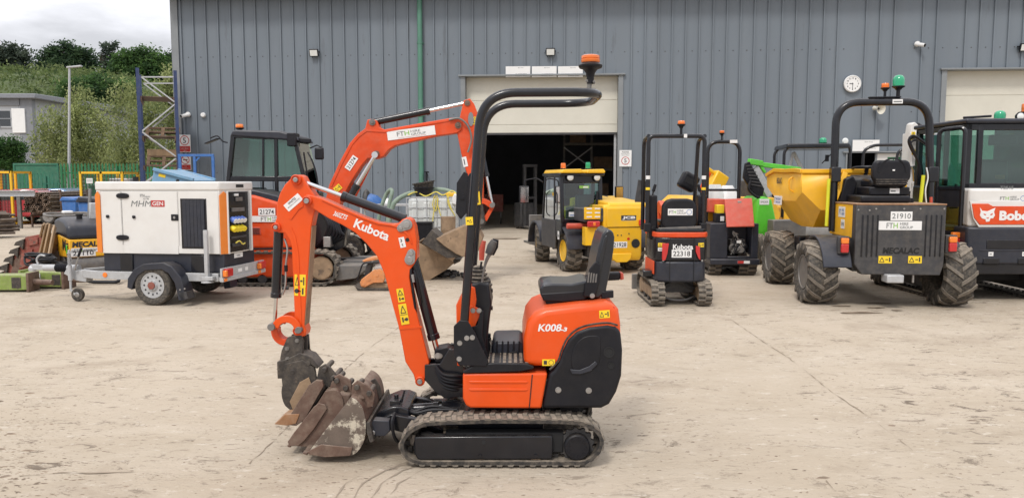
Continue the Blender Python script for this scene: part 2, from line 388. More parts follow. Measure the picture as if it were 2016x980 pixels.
def beacon(parent, x, y, z, h=.12, r=.05, lens='lensO', name='beacon', dome=False, stem=.08):
    b = MB(); b.cyl((x, y, z), (x, y, z+stem), r*.32, n=10); b.lathe([(r*.4, stem*.8), (r*.6, stem), (r*1.05, stem+.02), (r*1.05, stem+.032), (r*.9, stem+.034)], (x, y, z), (0, 0, 1), 18)
    o = b.build(name, 'blackm', parent)
    k = z+stem+.034
    if dome: pr = [(r*.92, 0), (r*.95, h*.5), (r*.85, h*.75), (r*.55, h*.93), (.001, h)]
    else: pr = [(r*.9, 0), (r*.92, h*.15), (r*.84, h*.2), (r*.9, h*.3), (r*.86, h*.85), (r*.75, h), (.001, h)]
    MB().lathe([(.001, 0)]+pr, (x, y, k), (0, 0, 1), 18).build('lens', lens, o)
    return o
# ================================================================ camera, light, air
cam = bpy.data.cameras.new('camera'); co = bpy.data.objects.new('camera', cam); COL.objects.link(co); SC.camera = co
cam.sensor_width = 36; cam.sensor_fit = 'HORIZONTAL'; cam.lens = F/2016*36; cam.clip_end = 2000; cam.clip_start = .05
co.location = (0, 0, CH); co.rotation_euler = (pi/2-TH, 0, 0)
w = bpy.data.worlds.new('World'); SC.world = w; w.use_nodes = True
nt = w.node_tree; N = nt.nodes; L = nt.links; bg = N['Background']
SUN_EL, SUN_AZ = 52, 205      # degrees; azimuth clockwise from +y
sky = N.new('ShaderNodeTexSky'); sky.sky_type = 'NISHITA'; sky.sun_disc = False; sky.sun_elevation = R(SUN_EL); sky.sun_rotation = R(SUN_AZ)
tc = N.new('ShaderNodeTexCoord'); sx = N.new('ShaderNodeSeparateXYZ'); L.new(tc.outputs['Generated'], sx.inputs[0])
mr = N.new('ShaderNodeMapRange'); L.new(sx.outputs[2], mr.inputs[0])
for i, q in enumerate((0, 1, 7.3, 15.0)): mr.inputs[i+1].default_value = q     # overcast sky: brighter overhead than at the horizon
mp = N.new('ShaderNodeMapping'); mp.inputs['Scale'].default_value = (1, 1, 3.2); L.new(tc.outputs['Generated'], mp.inputs[0])
nz = N.new('ShaderNodeTexNoise'); nz.inputs['Scale'].default_value = 3.6; nz.inputs['Detail'].default_value = 7; nz.inputs['Roughness'].default_value = .55; L.new(mp.outputs[0], nz.inputs[0])
m2 = N.new('ShaderNodeMapRange'); L.new(nz.outputs[0], m2.inputs[0])
for i, q in enumerate((.37, .63, .74, 1.30)): m2.inputs[i+1].default_value = q
mu = N.new('ShaderNodeMath'); mu.operation = 'MULTIPLY'; L.new(mr.outputs[0], mu.inputs[0]); L.new(m2.outputs[0], mu.inputs[1])
cc = N.new('ShaderNodeVectorMath'); cc.operation = 'SCALE'; cc.inputs[0].default_value = (.985, .985, 1.03); L.new(mu.outputs[0], cc.inputs['Scale'])
mx = N.new('ShaderNodeMix'); mx.data_type = 'RGBA'; mx.inputs[0].default_value = .90
L.new(sky.outputs[0], mx.inputs[6]); L.new(cc.outputs[0], mx.inputs[7]); L.new(mx.outputs[2], bg.inputs[0]); bg.inputs[1].default_value = .108
sl = bpy.data.lights.new('sun', 'SUN'); sl.energy = 1.7; sl.angle = R(11); sl.color = (1, .955, .89)
so = bpy.data.objects.new('sun', sl); COL.objects.link(so); so.location = (-10, -10, 20)
a_, e_ = R(SUN_AZ), R(SUN_EL)
so.rotation_euler = (-V((sin(a_)*cos(e_), cos(a_)*cos(e_), sin(e_)))).to_track_quat('-Z', 'Y').to_euler()
vs_ = SC.view_settings; vs_.view_transform = 'Standard'; vs_.look = 'None'; vs_.gamma = 1; vs_.use_curve_mapping = False; vs_.exposure = 0.12
SC.cycles.use_denoising = True
try: SC.cycles.denoiser = 'OPENIMAGEDENOISE'
except Exception: pass
SC.cycles.max_bounces = 7; SC.cycles.transparent_max_bounces = 14; SC.cycles.caustics_reflective = False; SC.cycles.caustics_refractive = False

# ================================================================ ground
def ground_mat():
    m = bpy.data.materials.new('dusty_concrete'); m.use_nodes = True; nt = m.node_tree; N = nt.nodes; L = nt.links; b = N['Principled BSDF']
    tc = N.new('ShaderNodeTexCoord')
    def noise(sc, det=6, rg=.6, st=(1, 1, 1), dist=0):
        mp = N.new('ShaderNodeMapping'); mp.inputs['Scale'].default_value = st; L.new(tc.outputs['Object'], mp.inputs[0])
        n = N.new('ShaderNodeTexNoise'); n.inputs['Scale'].default_value = sc; n.inputs['Detail'].default_value = det; n.inputs['Roughness'].default_value = rg; n.inputs['Distortion'].default_value = dist
        L.new(mp.outputs[0], n.inputs[0]); return n.outputs[0]
    def ramp(fac, lo, hi, o0=0.0, o1=1.0):
        r = N.new('ShaderNodeMapRange'); L.new(fac, r.inputs[0])
        for i, q in enumerate((lo, hi, o0, o1)): r.inputs[i+1].default_value = q
        return r.outputs[0]
    def mix(fac, a, c):
        x = N.new('ShaderNodeMix'); x.data_type = 'RGBA'; L.new(fac, x.inputs[0])
        for s, i in ((a, 6), (c, 7)):
            if isinstance(s, tuple): x.inputs[i].default_value = (*s, 1)
            else: L.new(s, x.inputs[i])
        return x.outputs[2]
    def mul(a, c):
        x = N.new('ShaderNodeMath'); x.operation = 'MULTIPLY'; L.new(a, x.inputs[0])
        if isinstance(c, float): x.inputs[1].default_value = c
        else: L.new(c, x.inputs[1])
        return x.outputs[0]
    def add(a, c):
        x = N.new('ShaderNodeMath'); L.new(a, x.inputs[0]); L.new(c, x.inputs[1]); return x.outputs[0]
    big = noise(.35, 5, .6); med = noise(1.7, 8, .66, (.55, 1, 1), .4); fine = noise(16, 8, .7, (.5, 1, 1)); grit = noise(75, 4, .7)
    c = mix(ramp(big, .32, .68), (.392, .327, .246), (.472, .398, .309))
    c = mix(ramp(med, .40, .70, 0, .8), c, (.495, .426, .340))                       # dry pale dust
    c = mix(ramp(noise(.9, 7, .65, (.8, 1, 1), .5), .54, .72, 0, .75), c, (.295, .236, .175))   # worn, browner areas
    gate = ramp(noise(.55, 4, .6, (.7, 1, 1)), .40, .62, .25, 1)
    c = mix(mul(ramp(noise(6.5, 11, .80, (.55, 1, 1), .6), .565, .60), mul(gate, .92)), c, (.135, .105, .078))   # scuffs and clotted mud
    c = mix(ramp(noise(13, 9, .75, (.5, 1, 1), .3), .58, .63, 0, .65), c, (.575, .515, .43))       # pale chips of dust
    c = mix(mul(ramp(noise(26, 8, .75, (.55, 1, 1)), .575, .62), mul(gate, .7)), c, (.145, .113, .083))
    c = mix(ramp(noise(2.2, 8, .7, (.45, 1, 1), .6), .685, .74, 0, .6), c, (.200, .155, .115))   # damp and oily patches
    c = mix(ramp(grit, .60, .74, 0, .45), c, (.53, .475, .40))
    L.new(c, b.inputs['Base Color']); b.inputs['Roughness'].default_value = .92; b.inputs['Specular IOR Level'].default_value = .25
    h = add(mul(fine, .9), add(mul(noise(42, 6, .7, (.5, 1, 1)), .5), mul(med, 1.2)))
    bp = N.new('ShaderNodeBump'); bp.inputs['Strength'].default_value = .55; bp.inputs['Distance'].default_value = .03; L.new(h, bp.inputs['Height']); L.new(bp.outputs[0], b.inputs['Normal'])
    return m
T['ground'] = ground_mat()
g = MB()
# fine near the camera, one sheet to the horizon
xs = [-900, -300, -120, -60, -30, -18]+[-12+.5*i for i in range(49)]+[18, 30, 60, 120, 300, 900]
ys = [-60, -10, 0]+[1+.5*i for i in range(30)]+[18, 24, 30, 45, 70, 120, 300, 1200]
def gz(x, y):
    if not (-9 < x < 9 and 1.4 < y < 14): return 0
    e = min(1, (9-abs(x))/2, (y-1.4)/1, (14-y)/2)
    return 0 if e <= 0 else .012*e*(NZ.noise(V((x*.55, y*.8, 0)))-.4)
g.add([(x, y, gz(x, y)) for y in ys for x in xs], [(j*len(xs)+i, j*len(xs)+i+1, (j+1)*len(xs)+i+1, (j+1)*len(xs)+i) for j in range(len(ys)-1) for i in range(len(xs)-1)])
tag(g.build('ground', 'ground', sharp=180), kind='structure')
def crack(pts, w, m, name='slab_joint'):
    b = MB(); P = []
    for i in range(len(pts)-1):
        a, c = pts[i], pts[i+1]; n = max(2, int((c-a).length/.07))
        P += [a.lerp(c, k/n) for k in range(n)]
    vs = []
    for i, p in enumerate(P):
        d = (P[min(i+1, len(P)-1)]-P[max(i-1, 0)]).normalized(); s = V((-d.y, d.x, 0))
        ww = w*max(.03, random.random()*1.7-.35); o = (random.random()-.5)*w*2.2
        for sg in (-1, 1): q = p+s*(o+sg*ww); vs.append((q.x, q.y, gz(q.x, q.y)+.004))
    b.add(vs, [(2*i, 2*i+1, 2*i+3, 2*i+2) for i in range(len(P)-1)])
    return tag(flat(b, name, m, None), kind='structure')
T['joint'] = mk('dirt_filled_joint', (.26, .205, .15), .95, var=.3, scale=6)
T['track_mark'] = mk('tyre_mark', (.31, .255, .195), .95, var=.12, scale=9)
crack([gr(x, y) for x, y in ((1417, 616), (1447, 634), (1554, 705), (1642, 773), (1730, 831), (1809, 892))], .0055, 'joint')
crack([gr(x, y) for x, y in ((1625, 945), (1670, 990))], .004, 'joint')
crack([gr(x, y) for x, y in ((490, 912), (540, 866), (640, 760), (720, 690), (790, 640), (850, 585))], .005, 'joint')
crack([gr(x, y) for x, y in ((43, 683), (108, 661), (175, 640))], .004, 'joint')
crack([gr(x, y) for x, y in ((38, 936), (120, 930), (200, 931), (294, 928))], .008, 'joint')
crack([gr(x, y) for x, y in ((900, 459), (1048, 458), (1230, 456))], .025, 'joint')
for x0 in (655, 690, 725, 760): crack([gr(x0, 985), gr(x0+25, 950), gr(x0+66, 925), gr(x0+110, 912)], .006, 'track_mark', 'tyre_mark')
def puddle(px, py, rx, ry):
    c = gr(px, py); b = MB(); n = 26; ph = random.random()*9
    b.add([(c.x+rx*cos(2*pi*k/n)*(.75+.5*NZ.noise(V((cos(2*pi*k/n)*1.6+ph, sin(2*pi*k/n)*1.6, ph)))), c.y+ry*sin(2*pi*k/n)*(.75+.5*NZ.noise(V((cos(2*pi*k/n)*1.7, ph+sin(2*pi*k/n)*1.7, 3)))), gz(c.x, c.y)+.005) for k in range(n)], [list(range(n))])
    tag(flat(b, 'damp_patch', 'damp', None), kind='structure')
T['damp'] = mk('damp_mud', (.17, .125, .085), .6, var=.35, scale=7, bump=.3, bscale=30)
for q in ((1690, 616, .35, .10), (1722, 606, .16, .06), (1765, 611, .10, .05), (1660, 603, .22, .05), (1735, 597, .3, .07), (1100, 463, 1.0, .5), (1000, 470, .6, .3), (1550, 982, .07, .02)): puddle(*q)
# loose stones and clods: uncountable
b = MB(); T['stone'] = mk('loose_clod', (.215, .165, .12), .95, var=.5, scale=3)
for k in range(2300):
    py = 380+600*random.random()**.7; px = random.uniform(-40, 2056)
    if py < 470: continue
    if random.random() < .30: px = random.gauss(20, 70); py = random.gauss(880, 50)
    elif random.random() < .10: px = random.gauss(640, 80); py = random.uniform(880, 975)
    c = gr(px, py); r = random.choice((.0025, .003, .0045, .007)) if random.random() < .99 else .016
    rx, ry, rz = r*random.uniform(1.2, 3.6), r*random.uniform(.7, 1.6), r*random.uniform(.25, .6); z = gz(c.x, c.y)
    b.add([(c.x-rx, c.y-ry*.3, z-.001), (c.x+.2*rx, c.y-ry, z-.001), (c.x+rx, c.y+.2*ry, z-.001), (c.x-.2*rx, c.y+ry, z-.001), (c.x-.4*rx, c.y, z+rz), (c.x+.4*rx, c.y+.2*ry, z+rz*.8)],
          [(0, 1, 5, 4), (1, 2, 5), (2, 3, 4, 5), (3, 0, 4)])
tag(b.build('loose_stones', 'stone'), kind='stuff')

# ================================================================ warehouse
WA = R(-4.3); WO = V((0, 25.5, 0))
def wallpt(px, py, dy=0.0):
    d = ray(px, py); n = V((-sin(WA), cos(WA), 0)); o = V((0, 0, CH)); t = ((WO-o).dot(n)+dy)/d.dot(n); p = o+d*t-WO
    return V((p.x*cos(WA)+p.y*sin(WA), dy, p.z))
T['clad'] = mk('grey_cladding', (.150, .177, .205), .42, var=.09, scale=.6, spots=(.118, .136, .155), spot_amt=.60, spot_scale=1.9, stretch=(1.3, 1, .14), dust=.03, topdust=0)
T['trim'] = mk('grey_flashing', (.20, .215, .225), .45, var=.1, scale=2)
T['cream'] = mk('cream_door_panel', (.60, .58, .50), .45, var=.04, scale=1.5, dust=.08, topdust=0)
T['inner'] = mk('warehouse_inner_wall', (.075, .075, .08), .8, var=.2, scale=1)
wh = thing('warehouse', 'large grey ribbed metal clad warehouse with cream sectional doors behind the machines', 'warehouse', WO, WA)
UL = wallpt(346, 200).x; UR = 26.0; ZT = 8.15
d1a, d1b = wallpt(916, 200).x, wallpt(1217, 200).x; d1t = 5.22
d3a, d3b = wallpt(1664, 320).x, wallpt(1776, 320).x; d3t = wallpt(1700, 301).z
d2a, d2b = wallpt(1861, 200).x, wallpt(2140, 200).x; d2t = 5.27
cl = MB(); core = MB(); PIT = .4375
def clad(u0, u1, z0, z1):
    prof = [(u0, 0)]; k = math.ceil((u0+.06)/PIT)
    while k*PIT < u1-.05:
        c = k*PIT
        for a, y in ((-.028, 0), (-.022, -.05), (.022, -.05), (.028, 0)): prof.append((c+a, y))
        k += 1
    prof.append((u1, 0))
    n = len(prof); cl.add([(u, y, z) for z in (z0, z1) for u, y in prof], [(i, i+1, n+i+1, n+i) for i in range(n-1)])
    core.box(u0+.005, u1-.005, .02, .16, z0+.002, z1)
for q in ((UL, d1a, .02, ZT), (d1a, d1b, d1t, ZT), (d1b, d3a, .02, ZT), (d3a, d3b, d3t, ZT), (d3b, d2a, .02, ZT), (d2a, d2b, d2t, ZT), (d2b, UR, .02, ZT)): clad(*q)
o = flat(cl, 'cladding', 'clad', wh); o.data.set_sharp_from_angle(angle=R(20))
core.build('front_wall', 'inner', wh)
sidew = MB(); D = 32
prof = [(0.16, 0)]
k = 1
while k*PIT < D-.1:
    for a, y in ((-.042, 0), (-.026, -.036), (.026, -.036), (.042, 0)): prof.append((k*PIT+a, y))
    k += 1
prof.append((D, 0)); n = len(prof)
sidew.add([(UL+y, u, z) for z in (.02, ZT) for u, y in prof], [(i, i+1, n+i+1, n+i) for i in range(n-1)]); sidew.box(UL+.01, UL+.12, .17, D, .02, ZT)
sidew.build('side_wall', 'clad', wh, sharp=20)
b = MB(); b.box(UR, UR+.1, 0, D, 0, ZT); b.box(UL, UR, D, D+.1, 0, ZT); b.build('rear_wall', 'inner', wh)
b = MB(); b.prism([(-.55, ZT), (-.55, ZT+.1), (D/2, ZT+2.2), (D+.55, ZT+.1), (D+.55, ZT), (D/2, ZT+2.05)], UL-.2, UR+.2, 'x'); b.build('roof', 'trim', wh)
b = MB(); b.box(UL-.2, UR+.2, -.57, -.001, ZT-.12, ZT-.005); b.prism([(-.72, ZT-.13), (-.72, ZT+.06), (-.57, ZT+.06), (-.57, ZT-.15), (-.66, ZT-.18)], UL-.2, UR+.2, 'x'); b.build('gutter', 'navy', wh)
b = MB(); b.box(UL-.05, UL+.20, -.05, -.038, 0, ZT-.15); b.box(UL-.052, UL-.04, -.05, .2, 0, ZT-.15); b.build('corner_flashing', 'trim', wh)
b = MB()
for z in (wallpt(480, 229).z, wallpt(640, 110).z, wallpt(480, 340).z):
    u = (math.ceil(UL/PIT)+.5)*PIT
    while u < 18:
        if not (d1a < u < d1b and z < 5.2 or d2a < u < d2b and z < 5.2 or d3a-.1 < u < d3b): b.cyl((u, .001, z), (u, -.012, z), .017, n=6)
        u += PIT
tag(b.build('fixing_screws', 'dgrey', wh), kind='stuff')
# door surrounds
for (a, c, t) in ((d1a, d1b, d1t), (d2a, d2b, d2t)):
    b = MB(); b.box(a-.16, a, -.045, .30, 0, t); b.box(c, c+.16, -.045, .30, 0, t); b.box(a-.22, c+.22, -.11, .16, t, t+.055); b.box(a, c, .17, .30, t-.001, t+.05)
    b.build('door_frame', 'trim', wh, .006)
def sect_door(a, c, z0, z1, name='sectional_door'):
    b = MB(); z = z1; h = .81
    while z > z0+.02:
        lo = max(z0, z-h); b.box(a, c, .30, .35, lo+.006, z-.006); z -= h
    b.box(a, c, .315, .345, z0, z1)
    o = b.build(name, 'cream', wh, .008)
    if z0 > 1: MB().box(a, c, .285, .36, z0-.06, z0).build('bottom_seal', 'dgrey', o)
    return o
sect_door(d1a, d1b, wallpt(1060, 262, .3).z, d1t+.04)
sect_door(d2a, d2b, .03, d2t+.04)
b = MB(); b.box(d1b-.10, d1b-.02, .36, .42, 0, 3.6); b.box(d1a+.02, d1a+.10, .36, .42, 0, 3.6); b.build('door_track', 'galv', wh)
# staff door
b = MB(); b.box(d3a, d3a+.05, -.05, .16, 0, d3t-.001); b.box(d3b-.05, d3b, -.05, .16, 0, d3t-.001); b.box(d3a-.1, d3b+.1, -.09, .16, d3t, d3t+.05); b.build('staff_door_frame', 'trim', wh)
ul = wallpt(1728, 320).x
o = MB().box(ul, d3b-.055, .05, .10, .02, d3t-.02).build('staff_door', 'white', wh, .004)
q0 = wallpt(1747, 318, .05); sticker('exit_sign', o, (q0.x, .049, q0.z-.10), (1, 0, 0), (0, 0, 1), .42, .24, [('FIRE', .08, .3, .3, .4, 'decal'), ('EXIT', .5, .3, .3, .4, 'decal')], 'fgreen')
b = MB()
b.box(ul-.06, ul, .05, .12, .02, d3t-.02); b.build('door_post', 'trim', wh)

def wthing(name, label, cat, px, py, group=None, dy=0):
    p = wallpt(px, py, dy); wp = V((p.x*cos(WA)-p.y*sin(WA), p.x*sin(WA)+p.y*cos(WA), p.z))+WO
    return thing(name, label, cat, wp, WA, group)
FX, FZ = (1, 0, 0), (0, 0, 1)
# downpipe
b = MB(); t = wthing('downpipe', 'round green rainwater downpipe running down the grey cladding', 'downpipe', 831, 340); zb = -t.location.z
b.cyl((0, -.13, zb+.05), (0, -.13, ZT+zb-.2), .085, n=16); o = b.build('pipe', 'pipegreen', t)
b = MB()
for z in (1.6, 3.9, 6.3):
    b.cyl((0, -.13, z+zb), (0, -.13, z+zb+.06), .097, n=16); b.box(-.12, .12, -.06, -.037, z+zb+.005, z+zb+.055)
b.build('bracket', 'pipegreen', t)
# floodlights
for px, py, lab in ((621, 103, 'white faced wall floodlight high left of the green downpipe'), (1084, 101, 'white faced wall floodlight directly above the open doorway'), (2012, 92, 'wall floodlight at the right edge above the closed cream door')):
    t = wthing('floodlight', lab, 'floodlight', px, py, 'floodlights on the warehouse wall')
    Xr = MX.Rotation(R(18), 4, 'X')
    MB(Xr).box(-.15, .15, -.20, -.12, -.12, .12).build('housing', 'blackm', t, .01)
    MB(Xr).box(-.125, .125, -.207, -.201, -.095, .095).build('lamp_glass', 'led', t)
    b = MB(); b.box(-.17, -.155, -.16, -.04, -.03, .0); b.box(.155, .17, -.16, -.04, -.03, 0); b.box(-.17, .17, -.045, -.037, -.04, .01); b.tube([(-.1, -.04, -.05), (-.1, -.06, -.14), (-.1, -.04, -.2)], .012, 6); b.build('bracket', 'blackm', t)
# white signs over the door
for px, lab in ((1020, 'white safety notice over the open doorway, leftmost of three'), (1071.5, 'white safety notice over the open doorway, middle of three'), (1123, 'white safety notice over the open doorway, nearest the black beacon')):
    t = wthing('notice_board', lab, 'sign', px, 142, 'notices over the doorway')
    sticker('panel', t, (-.41, -.05, -.175), FX, FZ, .82, .35, [('Eye line', .5, .80, .22, .1, 'inkg'), ('to avoid being', .40, .24, .46, .11, 'inkg'), ('knocked down', .40, .07, .46, .11, 'inkg')], t=.012)
t = wthing('notice_board', 'white notice over the small staff door behind the dumper', 'sign', 1701, 287, 'notices over the doorway')
sticker('panel', t, (-.40, -.10, -.18), FX, FZ, .84, .36, [('Exit Only', .45, .75, .3, .12, 'inkg'), ('to avoid being', .4, .2, .46, .11, 'inkg')], t=.012)
# 5 mph sign right of the doorway
t = wthing('speed_sign', 'white five mph notice on cladding right of the open doorway', 'sign', 1231, 312)
sticker('panel', t, (-.20, -.06, -.27), FX, FZ, .40, .54, [('PLEASE', .22, .84, .56, .09, 'ink'), ('DRIVE SLOWLY', .14, .75, .72, .055, 'inkg'), ('MAX SPEED', .2, .66, .6, .05, 'inkg'), ('#ring', .1, .1, .8, .5, 'inkred'), ('5', .40, .24, .2, .24, 'ink'), ('mph', .41, .15, .18, .05, 'ink')], t=.008)
t = wthing('speed_sign', 'five mph site speed limit sign with red foot panel at warehouse corner', 'sign', 365.5, 283)
sticker('panel', t, (-.21, -.06, -.30), FX, FZ, .42, .60, [('#ring', .1, .40, .8, .56, 'inkred'), ('5', .36, .52, .26, .31, 'ink'), ('#bar', .04, .03, .92, .33, 'inkred'), ('Please observe', .16, .26, .68, .055, 'decal'), ('SITE SPEED', .16, .16, .68, .075, 'decal'), ('LIMIT', .34, .06, .32, .075, 'decal')], t=.008)
t = wthing('no_smoking_sign', 'no smoking sign with crossed out cigarette under the speed sign', 'sign', 367, 320)
o = sticker('panel', t, (-.20, -.06, -.26), FX, FZ, .40, .52, [('#ring', .12, .38, .76, .58, 'inkred'), ('#bar', .3, .645, .4, .06, 'ink'), ('#bar', .04, .03, .92, .32, 'inkred'), ('No', .4, .21, .2, .08, 'decal'), ('smoking', .2, .07, .6, .1, 'decal')], t=.008)
b = MB(); b.beam((-.10, -.0715, .17), (.10, -.0715, 0.0), .002, .022, (0, 0, 1)); b.build('red_slash', 'inkred', o)
# clock
t = wthing('wall_clock', 'round white wall clock above the dumper', 'clock', 1676, 166)
MB().lathe([(.001, 0), (.26, 0), (.27, -.02), (.27, -.08), (.245, -.10), (.235, -.085), (.001, -.085)], (0, -.036, 0), (0, 1, 0), 40).build('case', 'decal', t)
b = MB()
for k in range(12):
    a = 2*pi*k/12; s = str(12 if k == 0 else k); c = V((.175*sin(a), -.125, .175*cos(a))); ww = .03 if len(s) == 1 else .05
    text(s, None, None, c+V((-ww/2, 0, -.025)), FX, FZ, ww, .05, mb=b, bold=.02)
flat(b, 'numerals', 'ink', t)
b = MB(); b.beam((0, -.127, .03), (0, -.127, -.19), .003, .014, (1, 0, 0)); b.beam((0.02, -.130, 0), (-.10, -.130, -.0), .003, .02, (0, 0, 1)); b.build('clock_hands', 'ink', t)
# cameras
for px, py, sgn, lab in ((372, 227, -1, 'white bullet security camera above the speed sign at the warehouse corner'), (1804, 89, 1, 'white bullet security camera high on the wall right of the clock')):
    t = wthing('security_camera', lab, 'camera', px, py, 'security cameras on the warehouse')
    MB().cyl((0, -.036, .02), (0, -.09, .02), .085, n=18).build('mount', 'decal', t)
    d = V((sgn*.6, -.75, -.28)).normalized(); p = V((0, -.12, .0))
    b = MB(); b.cyl(p-d*.08, p+d*.22, .06, n=16); b.box(-.001, .001, 0, .001, 0, .001); o = b.build('body', 'decal', t, .01)
    MB().cyl(p+d*.22, p+d*.235, .05, n=16).build('lens', 'dark', o)
tag(MB(MX.Translation(wthing('floodlight', 'x', 'x', 401, 227).location)).cyl((0, -.0, 0), (0, -.10, 0), .09, .075, n=18).build('sensor', 'decal', None, .02), 'small white round sensor beside the corner security camera', 'sensor')
bpy.data.objects.remove([o for o in bpy.data.objects if o.get('label') == 'x'][0])
# horn speaker
t = wthing('horn_speaker', 'cream horn loudspeaker on the wall seen through the dumper roll bar', 'loudspeaker', 1720, 215)
d = V((.35, -.9, -.18)).normalized()
MB().lathe([(.05, -.12), (.07, -.1), (.055, .02), (.08, .1), (.16, .2), (.165, .215), (.14, .2), (.05, .08), (.001, .06)], V((0, -.22, 0)), d, 20).build('horn', 'cream', t)
MB().box(-.03, .03, -.2, -.037, -.05, 0).build('bracket', 'galv', t)
MB().cyl(V((.001, -.22, 0))+d*.06, V((.001, -.22, 0))+d*.13, .045, .02, 12).build('driver', 'dgrey', t)

# ================================================================ inside the warehouse
def inside(name, label, cat, px, py, Y, rz=0, group=None):
    p = at(px, py, Y); return thing(name, label, cat, (p.x, p.y, 0), rz, group)
p = at(1165, 300, 33)
t = thing('storage_rack', 'dim steel shelving rack inside the warehouse doorway', 'shelving', (p.x, 33, 0), WA)
for x in (-1.2, 0, 1.4):
    b = MB(); b.box(x-.04, x+.04, -.04, .04, 0, 4.2); b.box(x-.04, x+.04, .8, .88, 0, 4.2); b.build('upright', 'greysteel', t)
for z in (1.0, 2.2, 3.3): MB().box(-1.2, 1.4, -.05, .89, z, z+.1).build('shelf', 'greysteel', t)
b = MB(); b.beam((-1.2, -.06, 3.2), (0, -.06, 2.3), .03, .05); b.beam((0, -.06, 3.2), (-1.2, -.06, 2.3), .03, .05); b.build('brace', 'galv', t)
for x, z, w_, h in ((-.8, 1.1, .6, .6), (.5, 2.3, .8, .5), (.4, 1.1, .7, .55), (-.6, 3.4, .7, .4)):
    pp = t.matrix_world; o = MB().box(-w_/2, w_/2, 0, .7, 0, h).build('carton', 'woodr', None, .01); o.location = (p.x+x, 33.05-x*.07, z); o.rotation_euler = (0, 0, WA)
    tag(o, 'brown carton stored on the dim rack inside the doorway', 'box', 'cartons on the warehouse rack')
t = inside('pallet_stacker', 'grey pallet stacker with tall mast standing just inside the doorway', 'stacker', 1043, 430, 27.5, R(30))
b = MB(); b.box(-.28, -.18, -.05, .05, .05, 2.35); b.box(.18, .28, -.05, .05, .05, 2.35); b.box(-.3, .3, -.04, .04, 2.25, 2.35); b.box(-.28, .28, -.03, .03, 1.1, 1.18); b.build('mast', 'dgrey', t, .005)
MB().box(-.35, .35, .06, .55, .08, .95).build('power_pack', 'dgrey', t, .03)
for x in (-.22, .22): MB().box(x-.07, x+.07, -1.1, -.05, .06, .12).build('fork', 'greysteel', t, .01)
for x in (-.3, .3): MB().cyl((x-.03, .4, .08), (x+.03, .4, .08), .08).build('wheel', 'rubber', t)
t = inside('red_trolley', 'red steel trolley in the dark behind the large black roll bar', 'trolley', 962, 420, 31)
MB().box(-.6, .6, -.4, .4, .5, 1.2).build('tray', 'oldred', t, .02)
for x in (-.5, .5):
    for y in (-.35, .35): MB().cyl((x-.03, y, .15), (x+.03, y, .15), .15).build('wheel', 'rubber', t)
    MB().box(x-.03, x+.03, -.33, .33, .2, .52).build('leg', 'greysteel', t)
# ================================================================ the main mini excavator
EY = 4.87; EX = at(990, 900, EY).x
ex = thing('mini_excavator', 'orange and black mini excavator with raised boom and loose buckets nested on its blade', 'excavator', (EX, EY, 0))
def e3(px, py, Y):
    p = at(px, py, Y); return V((p.x-EX, Y-EY, p.z))
def e2(pts, Y): return [((q := e3(a, b, Y)).x, q.z) for a, b in pts]
def eprism(pts, Y0, Y1, ref=None): return MB().prism(e2(pts, ref or Y0), Y0-EY, Y1-EY)
def bolts(parent, pts, Y, r=.011, m='steel', h=.010, name='bolt'):
    for a, b in pts:
        c = e3(a, b, Y); q = MB(); q.cyl(c, c+V((0, -h*.4, 0)), r*1.45, n=14); q.cyl(c, c+V((0, -h, 0)), r, n=6); q.build(name, m, parent)
def pin(px, py, Y0, Y1, r, m='steel', name='pin', par=None):
    c = e3(px, py, Y0); MB().cyl(c, c+V((0, Y1-Y0, 0)), r, n=20).build(name, m, par or ex, .003)
YN = 4.44
